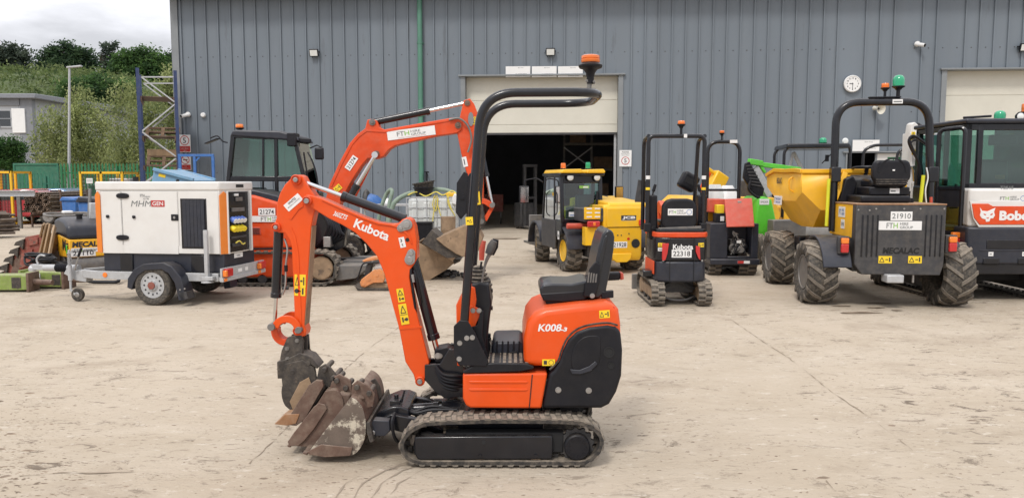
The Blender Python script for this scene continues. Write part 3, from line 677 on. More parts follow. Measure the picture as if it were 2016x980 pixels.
# --- tracks
outl = [(848, 846), (826, 851), (806, 862), (792, 878), (787, 894), (790, 908), (800, 920), (815, 928), (845, 932), (990, 932), (1135, 932), (1160, 927), (1178, 913), (1188, 893), (1187, 876), (1174, 859), (1150, 847), (1110, 843), (1050, 842), (950, 842)]
P2 = e2(outl, YN); zmin = min(p[1] for p in P2)
P2 = [(x, z-zmin+.014) for x, z in P2]
P2 = [(q.x, q.y) for q in catmull([V(p) for p in P2], 3, True)]
for y0 in (YN-EY, 5.12-EY):
    near = y0 < 0
    tr = belt(P2, y0, y0+.18, .024, .007, .066, mat='rubber', parent=ex)
    sgn = 1 if near else -1
    yf = y0+.022 if near else y0+.10
    b = MB(); pts = e2([(815, 862), (1088, 860), (1088, 906), (822, 908), (815, 895)], YN); b.prism(pts, yf, yf+.07); o = b.build('track_frame', 'black', tr, .008)
    if near:
        b = MB(); c = e3(952, 872, YN); b.cyl(V((c.x, yf-.003, c.z)), V((c.x, yf+.01, c.z)), .014); b.build('access_hole', 'dark', o)
        for a_ in (945, 1055): c = e3(a_, 899, YN); MB().cyl((c.x, yf-.012, c.z), (c.x, yf, c.z), .011, n=6).build('bolt', 'black', o)
    c = e3(1137, 883, YN); ys = y0+.045
    b = MB(); n = 13
    b.prism([(c.x+r*cos(2*pi*(k+q)/n), c.z+r*sin(2*pi*(k+q)/n)) for k in range(n) for q, r in ((0, .098), (.28, .112), (.5, .112), (.78, .098))], ys+.02, ys+.05); o = b.build('sprocket', 'dgrey', tr, .002)
    b = MB(); b.lathe([(.001, -.03), (.072, -.03), (.080, -.022), (.080, .05)], (c.x, ys, c.z), (0, 1, 0), 28)
    for k in range(9): a = 2*pi*k/9; b.cyl((c.x+.055*cos(a), ys-.036, c.z+.055*sin(a)), (c.x+.055*cos(a), ys-.02, c.z+.055*sin(a)), .007, n=6)
    b.build('drive_hub', 'blackm', o)
    for a_ in (838,): c = e3(a_, 886, YN); MB().lathe([(.02, -.01), (.07, 0), (.085, .02), (.085, .06), (.07, .08), (.02, .09)], (c.x, ys, c.z), (0, 1, 0), 24).build('idler', 'dgrey', tr)
    for a_ in (945, 1055): c = e3(a_, 908, YN); MB().cyl((c.x, ys-.01, .062), (c.x, ys+.09, .062), .036).build('track_roller', 'earth', tr)
    MB().box(-.35, .38, y0+.06, y0+.14, .07, .20).build('track_beam', 'dark', tr, .01)
b = MB(); b.box(-.28, .26, -.26, .26, .13, .30); b.cyl((0.06, 0, .28), (.06, 0, .40), .21, n=28); b.box(-.40, -.2, -.14, .14, .16, .27); b.build('undercarriage', 'black', ex, .01)
# --- dozer blade and its arms
Ybl0, Ybl1 = 4.50, 5.24
bl = MB(); pr = e2([(721, 832), (727, 830), (731, 846), (736, 868), (728, 871), (722, 852)], Ybl0); bl.prism(pr, Ybl0-EY, Ybl1-EY); bo = bl.build('dozer_blade', 'mud', ex, .003)
for Y0 in (4.62, 5.05):
    MB().prism(e2([(738, 830), (770, 815), (830, 826), (872, 845), (872, 868), (820, 858), (772, 846), (745, 862)], 4.62), Y0-EY, Y0-EY+.05).build('blade_arm', 'black', bo, .006)
b = MB(); b.prism(e2([(742, 812), (772, 800), (790, 800), (805, 806), (806, 826), (790, 830), (760, 838), (740, 836)], 4.66), 4.66-EY, 5.06-EY); b.build('blade_bracket', 'black', bo, .008)
b = MB(); b.prism(e2([(726, 842), (735, 826), (766, 828), (768, 848), (758, 858), (728, 858)], 4.55), 4.55-EY, 4.62-EY); b.build('blade_step', 'navy', bo, .005)
pin(733, 852, 4.535, 4.56, .016, 'steel', 'blade_pin', bo)
b = MB(); c = e3(772, 792, 4.7); b.box(c.x-.015, c.x+.05, c.y, c.y+.1, c.z-.02, c.z+.012); b.cyl(c+V((.02, .05, 0)), c+V((.02, .05, .04)), .014); b.cyl(c+V((.055, .04, -.01)), c+V((.075, .04, .07)), .006); b.build('hose_fitting', 'black', bo, .003)
ram(ex, e3(790, 806, 4.86), e3(894, 800, 4.86), .036, .70, name='blade_cylinder')
MB().prism(e2([(870, 790), (898, 786), (915, 794), (915, 812), (880, 814), (868, 806)], 4.80), 4.80-EY, 4.92-EY).build('cylinder_bracket', 'black', ex, .004)
b = MB(); 
for k, (y, dz) in enumerate(((4.70, 0), (4.74, .012), (4.78, -.01))): b.tube(catmull([e3(760, 804, y), e3(785, 798, y)+V((0, 0, dz)), e3(815, 812, y)+V((0, 0, dz)), e3(850, 806, y)+V((0, 0, dz*2)), e3(900, 806, y)], 5), .009, 6)
b.tube(catmull([e3(778, 812, 4.6), e3(772, 830, 4.56), e3(776, 858, 4.56), e3(786, 872, 4.6)], 5), .012, 6)
b.build('hydraulic_hose', 'blackm', bo)
# --- swing bracket, hoses at the foot of the boom
sb = MB(); sb.prism(e2([(836, 718), (866, 716), (884, 686), (898, 690), (903, 702), (912, 706), (914, 722), (914, 780), (876, 784), (858, 772), (836, 748)], 4.77), 4.77-EY, 4.80-EY); sb.prism(e2([(836, 718), (866, 716), (884, 686), (898, 690), (903, 702), (912, 706), (914, 722), (914, 780), (876, 784), (858, 772), (836, 748)], 4.77), 4.93-EY, 4.96-EY); sb.prism(e2([(858, 735), (915, 735), (915, 782), (862, 778)], 4.82), 4.82-EY, 4.92-EY); sbo = sb.build('swing_bracket', 'black', ex, .004)
bolts(sbo, [(862, 700)], 4.77, .014)
b = MB(); rg = random.Random(3)
for k in range(7):
    y = 4.75+.012*k; z0 = 736+6*k
    b.tube(catmull([e3(858, 720+5*k, y), e3(872, z0, y-.02), e3(895, z0+6+rg.uniform(-4, 4), y-.03), e3(916, z0+4, y)], 5), .009, 7)
b.build('hydraulic_hose', 'blackm', sbo)
MB().prism(e2([(855, 688), (880, 683), (905, 698), (905, 712), (880, 716), (856, 712)], 4.80), 4.80-EY, 4.94-EY).build('cylinder_foot', 'blackm', sbo, .006)
bolts(sbo, [(866, 700)], 4.80, .012)
# --- boom
bpts = [(597, 388), (603, 383), (612, 384), (634, 391), (671, 408), (714, 427), (745, 438), (768, 441), (784, 440), (792, 432), (802, 428), (811, 433), (816, 445), (820, 470), (821, 508), (815, 520), (808, 530), (806, 545), (811, 575), (820, 615), (833, 665), (845, 712), (839, 741), (835, 755), (827, 760), (819, 756), (814, 737), (798, 712), (786, 648), (776, 612), (768, 582), (757, 540), (742, 504), (721, 479), (699, 458), (674, 443), (647, 430), (616, 411), (600, 402)]
YB0, YB1 = 4.79, 4.93
bm_ = eprism(bpts, YB0, YB1).build('boom', 'orange', ex, .006)
b = MB()   # weld bead lip along the upper edge
b.prism(e2([(634, 391), (671, 408), (714, 427), (745, 438), (768, 441), (790, 447), (806, 462), (812, 480), (809, 480), (803, 465), (788, 450), (768, 445), (744, 442), (713, 431), (670, 412), (633, 395)], YB0-.008), YB0-.008-EY, YB0-EY); b.build('boom_lip', 'orange', bm_, .003)
MB().prism(e2([(785, 645), (830, 641), (831, 645), (786, 649)], YB0-.004), YB0-.004-EY, YB0-EY).build('weld_seam', 'orange', bm_)
for a_, c_, r_ in ((605.6, 395.5, .030), (827.5, 748.6, .031), ):
    c = e3(a_, c_, YB0); q = MB(); q.lathe([(r_, .0), (r_, -.022), (r_*.85, -.026), (r_*.8, -.02), (r_*.5, -.02), (r_*.45, -.032), (.001, -.032)], c, (0, 1, 0), 24); q.lathe([(r_, YB1-YB0), (r_, YB1-YB0+.02), (.001, YB1-YB0+.02)], c, (0, 1, 0), 24)
    o = q.build('pin_boss', 'orange' if a_ > 700 else 'orange2', bm_)
    MB().cyl(c+V((0, -.02, 0)), c+V((0, -.036, 0)), r_*.55, n=18).build('pin', 'steel', o, .002)
def keeper(pts, r0, r1):
    (a0, b0), (a1, b1) = pts; A = e3(a0, b0, YB0); B = e3(a1, b1, YB0); q = MB(); d = (B-A).normalized(); n_ = V((-d.z, 0, d.x))
    out = []
    for k in range(9): an = -pi/2+pi*k/8; out.append(B+(d*cos(an)+n_*sin(an))*r1)
    for k in range(9): an = pi/2+pi*k/8; out.append(A+(d*cos(an)+n_*sin(an))*r0)
    q.prism([(p.x, p.z) for p in out], A.y-.010, A.y); q.cyl(A, A+V((0, -.020, 0)), r0*.62); q.cyl(B, B+V((0, -.018, 0)), r1*.6, n=6)
    q.build('pin_keeper', 'steel', bm_, .002)
keeper(((801, 442), (789, 449)), .036, .024); keeper(((807, 511), (810, 498)), .034, .026)
c = e3(802, 472, YB0); MB().cyl(c+V((0, -.002, 0)), c, .013).build('bolt_hole', 'dark', bm_)
# lettering on the boom
u = (e3(768, 474, YB0)-e3(697, 445, YB0)).normalized(); vv = V((-u.z, 0, u.x)); o0 = e3(695, 447, YB0)+V((0, -.0015, 0))
text('Kubota', 'decal', bm_, o0, u, vv, .236, .060, bold=.03, name='boom_lettering')
o0 = e3(655, 424, YB0)+V((0, -.0015, 0)); u2 = (e3(684, 432, YB0)-e3(655, 422, YB0)).normalized()
text('360ZTS', 'decal', bm_, o0, u2, V((-u2.z, 0, u2.x)), .088, .032, bold=.02, slant=.2, name='boom_badge')
u3 = V((.19, 0, -.98)); v3 = V((.98, 0, .19)).normalized()
sticker('size_sticker', bm_, e3(784, 466, YB0), v3.cross(V((0, -1, 0))).normalized()*0+V((.97, 0, .22)), V((-.22, 0, .97)), .03, .0001, []) if False else None
def ptick(par, px, py, Y, w_, h_, ang, lines, m='decal', name='sticker'):
    """sticker centred on a pixel of the near face at depth Y, turned by ang degrees"""
    c = e3(px, py, Y); ux = V((cos(R(ang)), 0, sin(R(ang)))); uy = V((-sin(R(ang)), 0, cos(R(ang))))
    o = c-ux*w_/2-uy*h_/2; o.y -= .0005
    if m == 'warn': return warn(par, o, ux, uy, w_, h_)
    return sticker(name, par, o, ux, uy, w_, h_, lines, m, .002)
ptick(bm_, 792, 477, YB0, .036, .066, 12, [('3', .2, .55, .35, .3, 'ink'), ('t', .3, .15, .3, .25, 'ink')])
ptick(bm_, 789, 581, YB0, .044, .088, 9, [], 'warn'); ptick(bm_, 795, 618, YB0, .052, .135, 9, [], 'warn')
# --- dipper arm
YA0, YA1 = 4.80, 4.93
apts = [(573, 350), (579, 345), (588, 344), (595, 347), (600, 357), (606, 368), (614, 379), (621, 388), (622, 402), (616, 425), (612, 445), (598, 640), (602, 652), (600, 662), (590, 664), (582, 657), (579, 630), (577, 580), (573, 487), (569, 472), (560, 459), (546, 458), (539, 451), (538, 443), (543, 430), (544, 400), (550, 380), (560, 363)]
arm = eprism(apts, YA0+.012, YA1, YA0).build('dipper_arm', 'orange', ex, .006)
b = MB(); b.prism(e2([(571, 452), (578, 470), (583, 500), (590, 640), (594, 640), (588, 500), (582, 466), (574, 448)], YA0+.008), YA0+.008-EY, YA0+.012-EY); 
b.prism(e2([(569, 430), (586, 408), (596, 402), (597, 406), (588, 412), (573, 432)], YA0+.006), YA0+.006-EY, YA0+.012-EY); b.build('weld_seam', 'orange', arm)
MB().prism(e2([(611, 445), (615, 445), (601, 640), (597, 640)], YA0+.02), YA0+.018-EY, YA1-.004-EY).build('wear_plate', 'earth', arm, .002)
for a_, c_, r_ in ((584, 354, .033), (545, 447, .028), (587, 650, .030)):
    c = e3(a_, c_, YA0+.012); q = MB(); q.lathe([(r_, .002), (r_, -.022), (r_*.8, -.026), (r_*.75, -.02), (.001, -.02)], c, (0, 1, 0), 24); q.lathe([(r_, YA1-YA0-.01), (r_, YA1-YA0+.01), (.001, YA1-YA0+.01)], c, (0, 1, 0), 24)
    o = q.build('pin_boss', 'orange2', arm); MB().cyl(c+V((0, -.018, 0)), c+V((0, -.034, 0)), r_*.5, n=6).build('pin', 'steel', o, .002)
ptick(arm, 577.5, 398.5, YA0+.012, .122, .052, 40, [('WHITES', .24, .58, .5, .3, 'ink'), ('MATERIALS HANDLING', .1, .33, .8, .13, 'inkg'), ('0800 000 0000', .2, .12, .6, .13, 'inkg')][:2])
ptick(arm, 591, 553, YA0+.012, .072, .085, -2, [], 'warn')
ptick(arm, 590.5, 572, YA0+.012, .070, .066, -2, [('#disc', .12, .25, .2, .45, 'ink'), ('#bar', .4, .4, .2, .1, 'ink'), ('#bar', .7, .15, .14, .6, 'ink')], 'yel', 'warning_sticker')
# --- rams
ram(ex, e3(798, 431, 4.86), e3(584, 354, 4.86), .030, .58, name='arm_cylinder')
o = ram(ex, e3(549, 452, 4.86), e3(541, 640, 4.86), .031, .70, .013, name='bucket_cylinder')
b = MB(); b.tube(catmull([e3(560, 470, 4.85), e3(566, 490, 4.84), e3(563, 520, 4.84), e3(562, 560, 4.84), e3(556, 580, 4.85)], 4), .007, 6); b.build('feed_pipe', 'steel', o)
b = MB(); c = e3(556, 567, 4.85); b.cyl(c, c+V((.04, 0, .0)), .011, n=8); b.cyl(e3(563, 528, 4.84)+V((0, 0, -.02)), e3(563, 528, 4.84)+V((0, 0, .02)), .012, n=8); b.build('pipe_union', 'blackm', o)
o = ram(ex, e3(812, 508, 4.86), e3(863, 698, 4.86), .036, .83, .019, name='boom_cylinder')
b = MB(); b.tube(catmull([e3(808, 528, 4.80), e3(810, 550, 4.79), e3(814, 580, 4.79), e3(818, 612, 4.80), e3(822, 640, 4.82)], 4), .009, 6); b.tube(catmull([e3(815, 532, 4.79), e3(820, 550, 4.78), e3(824, 575, 4.79), e3(827, 600, 4.8)], 4), .007, 6); b.build('feed_hose', 'blackm', o)
b = MB(); c = e3(812, 540, 4.79); b.cyl(c, c+V((.006, 0, -.05)), .010, n=8); b.build('pipe_union', 'steel', o)
# --- bucket link
def arc2(cx, cy, ro, ri, a0, a1, n=14): return [(cx+ro*cos(R(a0+(a1-a0)*k/n)), cy-ro*sin(R(a0+(a1-a0)*k/n))) for k in range(n+1)]+[(cx+ri*cos(R(a1+(a0-a1)*k/n)), cy-ri*sin(R(a1+(a0-a1)*k/n))) for k in range(n+1)]
b = MB()
for y0, y1 in ((4.785, 4.805), (4.935, 4.955)): b.prism(e2(arc2(563, 651, 30, 16, 8, 165), 4.785), y0-EY, y1-EY)
lk = b.build('bucket_link', 'orange', ex, .004)
b = MB(); b.prism(e2(arc2(563, 651, 30, 17, 165, 270), 4.83), 4.83-EY, 4.91-EY); b.build('bucket_tie_link', 'orange2', ex, .004)
pin(533, 644, 4.77, 4.97, .024, 'greysteel', 'link_pin', lk); pin(587, 650, 4.775, 4.97, .022, 'greysteel', 'link_pin', lk)
# --- quick hitch and the narrow bucket it holds
qh = MB(); hp = [(562, 672), (566, 664), (584, 659), (594, 660), (597, 672), (596, 700), (588, 712), (573, 716), (558, 720), (551, 706), (554, 690)]
qh.prism(e2(hp, 4.81), 4.81-EY, 4.835-EY); qh.prism(e2(hp, 4.81), 4.905-EY, 4.93-EY); qh.prism(e2([(556, 690), (592, 680), (590, 706), (560, 716)], 4.835), 4.835-EY, 4.905-EY); qo = qh.build('quick_hitch', 'mud', ex, .004)
for a_, c_ in ((585, 670), (565, 686), (566, 706), (573, 731)): bolts(qo, [(a_, c_)], 4.81, .010, 'greysteel')
MB().prism(e2([(545, 712), (566, 706), (590, 694), (612, 702), (628, 722), (624, 726), (606, 714), (590, 710), (572, 722), (562, 745), (546, 745)], 4.80), 4.80-EY, 4.94-EY).build('hitch_jaw', 'mud', qo, .005)
MB().prism(e2([(552, 712), (566, 708), (596, 704), (612, 722), (616, 748), (596, 762), (572, 764), (556, 742)], 4.815), 4.815-EY, 4.925-EY).build('hitch_body', 'mud', qo, .008)
MB().prism(e2([(588, 664), (604, 660), (606, 690), (622, 712), (628, 722), (616, 718), (600, 700)], 4.90), 4.94-EY, 4.965-EY).build('hitch_ear', 'black', qo, .003)
def bucket(profile, Y0, Y1, m, ears, earY, name, parent, lab=None, cat=None, lip=None, sidem=None, edge='rustb', thick=.012):
    """profile: side outline from the cutting edge round the back to the top rim (open polyline, pixels at Y0)"""
    if parent is None: root = thing(name, lab, cat, (EX, EY, 0)); par = root
    else: par = parent
    P = [V((x, z)) for x, z in e2(profile, Y0)]; P = [V((q.x, q.y)) for q in catmull([V((p.x, p.y, 0)) for p in P], 5)]
    n = len(P); cen = sum(P, V((0, 0)))/n
    inn = [p+(cen-p).normalized()*thick for p in P]
    b = MB(); y0, y1 = Y0-EY, Y1-EY
    b.prism([(p.x, p.y) for p in P]+[(p.x, p.y) for p in inn[::-1]], y0+.008, y1-.008)
    sh = b.build('bucket_shell' if parent is None else name, m, par, sharp=50)
    for y in (y0, y1-.012): MB().prism([(p.x, p.y) for p in P], y, y+.012).build('side_plate', (sidem or m) if y == y0 else m, sh, .002)
    a, c = V(P[0]), V(P[1]); d = (a-c).normalized()
    if lip: MB().prism([(p.x, p.y) for p in (a+d*.002, a+d*lip, a+d*lip+V((-d.y, d.x))*.012, a+V((-d.y, d.x))*.016)], y0, y1).build('cutting_edge', edge, sh, .003)
    for ey in earY:
        q = MB(); q.prism(e2(ears[0], ey), ey-EY, ey-EY+.016); eo = q.build('hinge_ear', m, sh, .004)
    for (a_, c_) in ears[1]: pin(a_, c_, min(earY)-.02, max(earY)+.04, .017, 'mud', 'hinge_pin', sh)
    return par if parent is None else sh
nb = bucket([(548, 830), (566, 836), (578, 815), (573, 808), (560, 796), (554, 774), (558, 752), (570, 738), (590, 724)][2:], 4.80, 4.94, 'mud', ([(570, 738), (590, 716), (612, 724), (622, 750), (612, 776), (590, 770)], [(576, 732), (606, 716)]), (4.815, 4.91), 'narrow_bucket', qo)
MB().prism(e2([(578, 812), (570, 790), (590, 752), (608, 742), (614, 760), (596, 800), (585, 816)], 4.79), 4.79-EY, 4.802-EY).build('wear_plate', 'earth', nb, .003)
MB().prism(e2([(560, 716), (596, 708), (618, 724), (628, 756), (604, 798), (578, 808), (558, 780), (554, 744)], 4.797), 4.797-EY, 4.81-EY).build('side_cheek', 'mud', nb, .004)
# --- three loose buckets nested on the blade
b1 = thing('trenching_bucket', 'narrow brown trenching bucket leaning edge up, with a rusty cutting tooth', 'bucket', (EX, EY, 0), 0, 'loose digger buckets')
sh = MB().prism(e2([(583, 838), (563, 836), (565, 826), (608, 758), (622, 748), (634, 749), (637, 760), (600, 826)], 4.70), 4.70-EY, 4.73-EY).build('blade_plate', 'rustb', b1, .004)
MB().prism(e2([(590, 832), (604, 828), (640, 764), (634, 752), (622, 752)], 4.73), 4.73-EY, 4.95-EY).build('bucket_shell', 'mud', b1, .006)
MB().prism(e2([(541, 833), (550, 826), (562, 814), (591, 813), (584, 832), (566, 836)], 4.71), 4.695-EY, 4.93-EY).build('cutting_tooth', 'rustl', b1, .003)
for Y in (4.76, 4.90): MB().prism(e2([(622, 752), (628, 722), (640, 716), (650, 722), (666, 742), (660, 756), (640, 764)], Y), Y-EY, Y-EY+.016).build('hinge_ear', 'mud', b1, .004)
for a_, c_ in ((637, 729), (655, 745)): pin(a_, c_, 4.72, 4.95, .017, 'mud', 'hinge_pin', b1)
b2 = bucket([(567, 872), (620, 797), (634, 794)][:0]+[(572, 876), (612, 878), (650, 862), (672, 830), (676, 790), (662, 768), (640, 770)], 4.66, 4.93, 'rustb', ([(645, 775), (656, 742), (668, 736), (690, 748), (694, 772), (676, 782)], [(662, 750), (680, 764)]), (4.72, 4.86), 'medium_bucket', None, 'smooth reddish brown digging bucket nested between the other two loose buckets', 'bucket', .02)
tag(b2, group='loose digger buckets')
q = MB(); q.prism(e2([(567, 868), (578, 852), (618, 800), (628, 792), (640, 795), (645, 803), (620, 842), (600, 866), (588, 876), (570, 877)], 4.655), 4.645-EY, 4.657-EY); q.build('front_plate', 'rustb', b2, .004)
q = MB(); q.prism(e2([(645, 803), (640, 794), (668, 770), (692, 775), (690, 800), (655, 830)], 4.69), 4.67-EY, 4.90-EY); q.build('bucket_back', 'rustb', b2, .015, 3)
b3 = bucket([(606, 891), (640, 897), (686, 897), (706, 886), (718, 862), (720, 832), (714, 804), (702, 788), (690, 782)], 4.52, 5.20, 'rustb', ([(690, 790), (694, 756), (704, 748), (726, 760), (738, 776), (734, 800), (712, 806)], [(702, 763), (726, 775)]), (4.62, 4.74), 'grading_bucket', None, 'wide grading bucket with white stained side, lowest against the dozer blade', 'bucket', .03, 'stained')
tag(b3, group='loose digger buckets')
for Y in (4.98, 5.1): MB().prism(e2([(722, 790), (728, 750), (738, 744), (748, 760), (752, 780), (740, 800)], Y), Y-EY, Y-EY+.016).build('hinge_ear', 'mud', b3, .004)
q = MB(); q.tube([e3(712, 780, 4.60), e3(690, 812, 4.60)], .022, 12); q.build('reinforcing_tube', 'rustb', b3)
q = MB(); q.prism(e2([(604, 889), (632, 874), (694, 880), (690, 896), (640, 899), (610, 894)], 4.512), 4.506-EY, 4.519-EY); q.build('wear_plate', 'rustb', b3, .003)
# --- upper body
YS0, YS1 = 4.53, 5.20
hood = MB().prism(e2([(1031, 722), (1031, 668), (1038, 634), (1052, 616), (1074, 607), (1130, 600), (1196, 594), (1210, 598), (1219, 610), (1223, 640), (1224, 700), (1212, 722)], YS0), YS0-EY, YS1-EY).build('engine_hood', 'orange', ex, .045, 5)
cov = MB().prism(e2([(1068, 804), (1081, 736), (1090, 728), (1100, 712), (1107, 690), (1118, 668), (1135, 652), (1160, 643), (1196, 639), (1212, 642), (1222, 652), (1226, 690), (1224, 740), (1214, 772), (1200, 796), (1184, 804)], YS0-.010), YS0-.010-EY, YS1+.01-EY).build('rear_cover', 'blackm', ex, .022, 3)
q = MB(); rp = [(1125, 700), (1133, 678), (1148, 664), (1166, 660), (1180, 664), (1182, 690), (1178, 716), (1160, 730), (1138, 734), (1126, 722)]
q.prism([(p.x, p.y) for p in catmull([V((a_, c_, 0)) for a_, c_ in e2(rp, YS0-.010)], 4, True)], YS0-.0155-EY, YS0-.008-EY); q.build('hatch_panel', 'blackm', cov, .004)
q = MB(); q.prism(e2([(1122, 726), (1140, 728), (1160, 720), (1172, 710), (1176, 716), (1162, 730), (1142, 736), (1126, 735)], YS0-.016), YS0-.022-EY, YS0-.0155-EY); q.build('hatch_handle', 'navy', cov, .003)
bolts(cov, [(1099, 767), (1159, 768)], YS0-.010, .013)
for a_, c_, r_ in ((1199, 693, .034), (1203, 719, .020)):
    c = e3(a_, c_, YS0-.012); MB().lathe([(r_, 0), (r_, -.004), (r_*.8, -.004), (r_*.75, .004), (.001, .004)], c, (0, 1, 0), 18).build('vent_hole', 'dark', cov)
q = MB(); q.tube(catmull([e3(1082, 727, YS0-.002), e3(1098, 711, YS0-.002), e3(1106, 688, YS0-.002), e3(1117, 665, YS0-.002), e3(1135, 648, YS0-.002), e3(1160, 639, YS0-.002), e3(1196, 635, YS0-.002), e3(1216, 640, YS0-.002)], 4), .006, 6); q.build('rubber_seal', 'rubber', cov)
sk = MB().prism(e2([(911, 735), (1078, 734), (1066, 804), (926, 803), (917, 798), (911, 784)], YS0-.006), YS0-.006-EY, YS1+.006-EY).build('side_skirt', 'orange', ex, .014, 3)
for z_ in (749, 764):
    MB().prism(e2([(922, z_), (1035, z_), (1040, z_+2), (1035, z_+5), (926, z_+5)], YS0-.006), YS0-.011-EY, YS0-.004-EY).build('skirt_rib', 'orange', sk, .003)
MB().prism(e2([(1047, 737), (1049, 737), (1043, 802), (1041, 802)], YS0-.006), YS0-.0085-EY, YS0-.004-EY).build('panel_gap', 'dark', sk)
MB().box(-.23, .55, YS0+.03-EY, YS1-.03-EY, .40, .52).build('turntable_deck', 'black', ex, .01)
q = MB(); q.cyl((.06, 0, .30), (.06, 0, .42), .23, n=28); q.build('slew_ring', 'dark', ex)
fl = MB().prism(e2([(911, 731), (934, 718), (975, 714), (1038, 716), (1052, 722), (1050, 726), (1024, 731), (912, 735)], YS0-.01), YS0-.012-EY, YS1+.01-EY).build('floor_plate', 'blackm', ex, .006)
q = MB(); 
for k in range(10): a_ = 935+k*11; q.prism(e2([(a_, 713.5), (a_+6, 713.5), (a_+6, 715), (a_, 715)], YS0), YS0-EY, YS1-EY)
q.build('floor_mat', 'rubber', fl)
q = MB(); fb = e2([(967, 716), (968, 680), (974, 673), (1024, 672), (1031, 678), (1031, 716)], 4.80); q.prism(fb, 4.80-EY, YS1-EY); fo = q.build('footwell_cover', 'navy', ex, .015, 3)
for k in range(5): a_ = 975+k*11; MB().prism(e2([(a_, 716), (a_+2, 671), (a_+5, 671), (a_+5, 716)], 4.797), 4.795-EY, 4.81-EY).build('cover_rib', 'blackm', fo, .003)
MB().prism(e2([(1003, 693), (1018, 690), (1020, 712), (1004, 713)], 4.793), 4.788-EY, 4.802-EY).build('tow_eye', 'dark', fo, .003)
# model name, stickers
c = e3(1059, 652, YS0)+V((0, -.002, 0)); text('K008', 'decal', hood, c, (1, 0, 0), (.0, 0, 1), .140, .046, bold=.025, slant=.18, name='model_lettering')
c = e3(1104, 652, YS0)+V((0, -.002, 0)); text('-3', 'decal', hood, c, (1, 0, 0), (0, 0, 1), .036, .026, bold=.05, slant=.18, name='model_lettering')
ptick(hood, 1080, 713, YS0, .078, .040, 0, [('#bar', .12, .2, .25, .6, 'ink'), ('#ring', .5, .1, .4, .8, 'ink')], 'yel', 'warning_sticker')
ptick(hood, 1190, 618, YS0+.001, .064, .048, 4, [], 'warn')
ptick(hood, 1206, 612, YS0+.012, .026, .050, 4, [], 'lensR', 'reflector')
# --- seat
YSe0, YSe1 = 4.66, 5.06
cu_ = MB().prism(e2([(1064, 582), (1063, 568), (1069, 560), (1090, 558), (1125, 559), (1152, 553), (1166, 556), (1170, 572), (1162, 586), (1110, 590), (1070, 588)], YSe0), YSe0-EY, YSe1-EY).build('seat', 'seat', ex, .022, 4)
MB().prism(e2([(1064, 577), (1168, 570), (1168, 576), (1150, 590), (1110, 594), (1070, 592)], YSe0+.01), YSe0-.006-EY, YSe1+.006-EY).build('seat_pan', 'blackm', cu_, .008)
q = MB(); bk = [(1161, 566), (1170, 536), (1173, 512), (1179, 484), (1185, 463), (1192, 454), (1200, 451), (1207, 456), (1210, 467), (1208, 492), (1201, 535), (1192, 577), (1178, 588), (1163, 585)]
ba = MB().prism(e2(bk, YSe0), YSe0-.008-EY, YSe1+.008-EY).build('backrest', 'seat', ex, .042, 5)
MB().prism(e2([(1174, 534), (1181, 498), (1189, 468), (1195, 462), (1196, 470), (1189, 507), (1181, 545), (1173, 552)], YSe0-.012), YSe0-.014-EY, YSe0-.004-EY).build('backrest_piping', 'seat', ba, .006)
q = MB(); q.prism(e2([(1148, 584), (1152, 560), (1160, 530), (1172, 514), (1182, 520), (1180, 556), (1172, 585)], YSe0-.022), YSe0-.028-EY, YSe0-.012-EY); so_ = q.build('seat_side_bracket', 'blackm', ba, .006)
for k in range(4): MB().prism(e2([(1158+5*k, 536+1*k), (1161+5*k, 536+k), (1159+5*k, 556), (1156+5*k, 556)], YSe0-.03), YSe0-.031-EY, YSe0-.027-EY).build('bracket_slot', 'greysteel', so_)
bolts(so_, [(1166, 582)], YSe0-.028, .011)
MB().prism(e2([(1185, 574), (1208, 572), (1208, 586), (1185, 588)], YSe0-.01), YSe0-.012-EY, YSe0+.03-EY).build('seat_slide', 'blackm', ba, .003)
MB().prism(e2([(1072, 591), (1195, 588), (1190, 604), (1080, 606)], YSe0), YSe0+.02-EY, YSe1-.02-EY).build('seat_base', 'blackm', ex, .006)
q = MB(); q.prism(e2([(1186, 538), (1222, 536), (1222, 552), (1186, 554)], 5.06), 5.07-EY, 5.14-EY); ar = q.build('armrest', 'blackm', ex, .012)
MB().prism(e2([(1222, 536), (1228, 538), (1229, 550), (1222, 552)], 5.06), 5.068-EY, 5.142-EY).build('red_latch', 'red', ar, .006)
# --- roll bar: two posts swept back into a U overhead
def P3(px, py, Y): return e3(px, py, Y)
zn, zf = 4.545, 5.20
post = [P3(912, 676, zn), P3(938, 330, zn), P3(953, 178, zn), ]
A = P3(910, 690, zn); B_ = P3(936, 320, zn); Cc = P3(957, 193, zn); Dd = P3(1140, 183, zn)
path = rnd([A, P3(957, 191, zn)+V((-.06, 0, .0)), Dd], .24, 12)
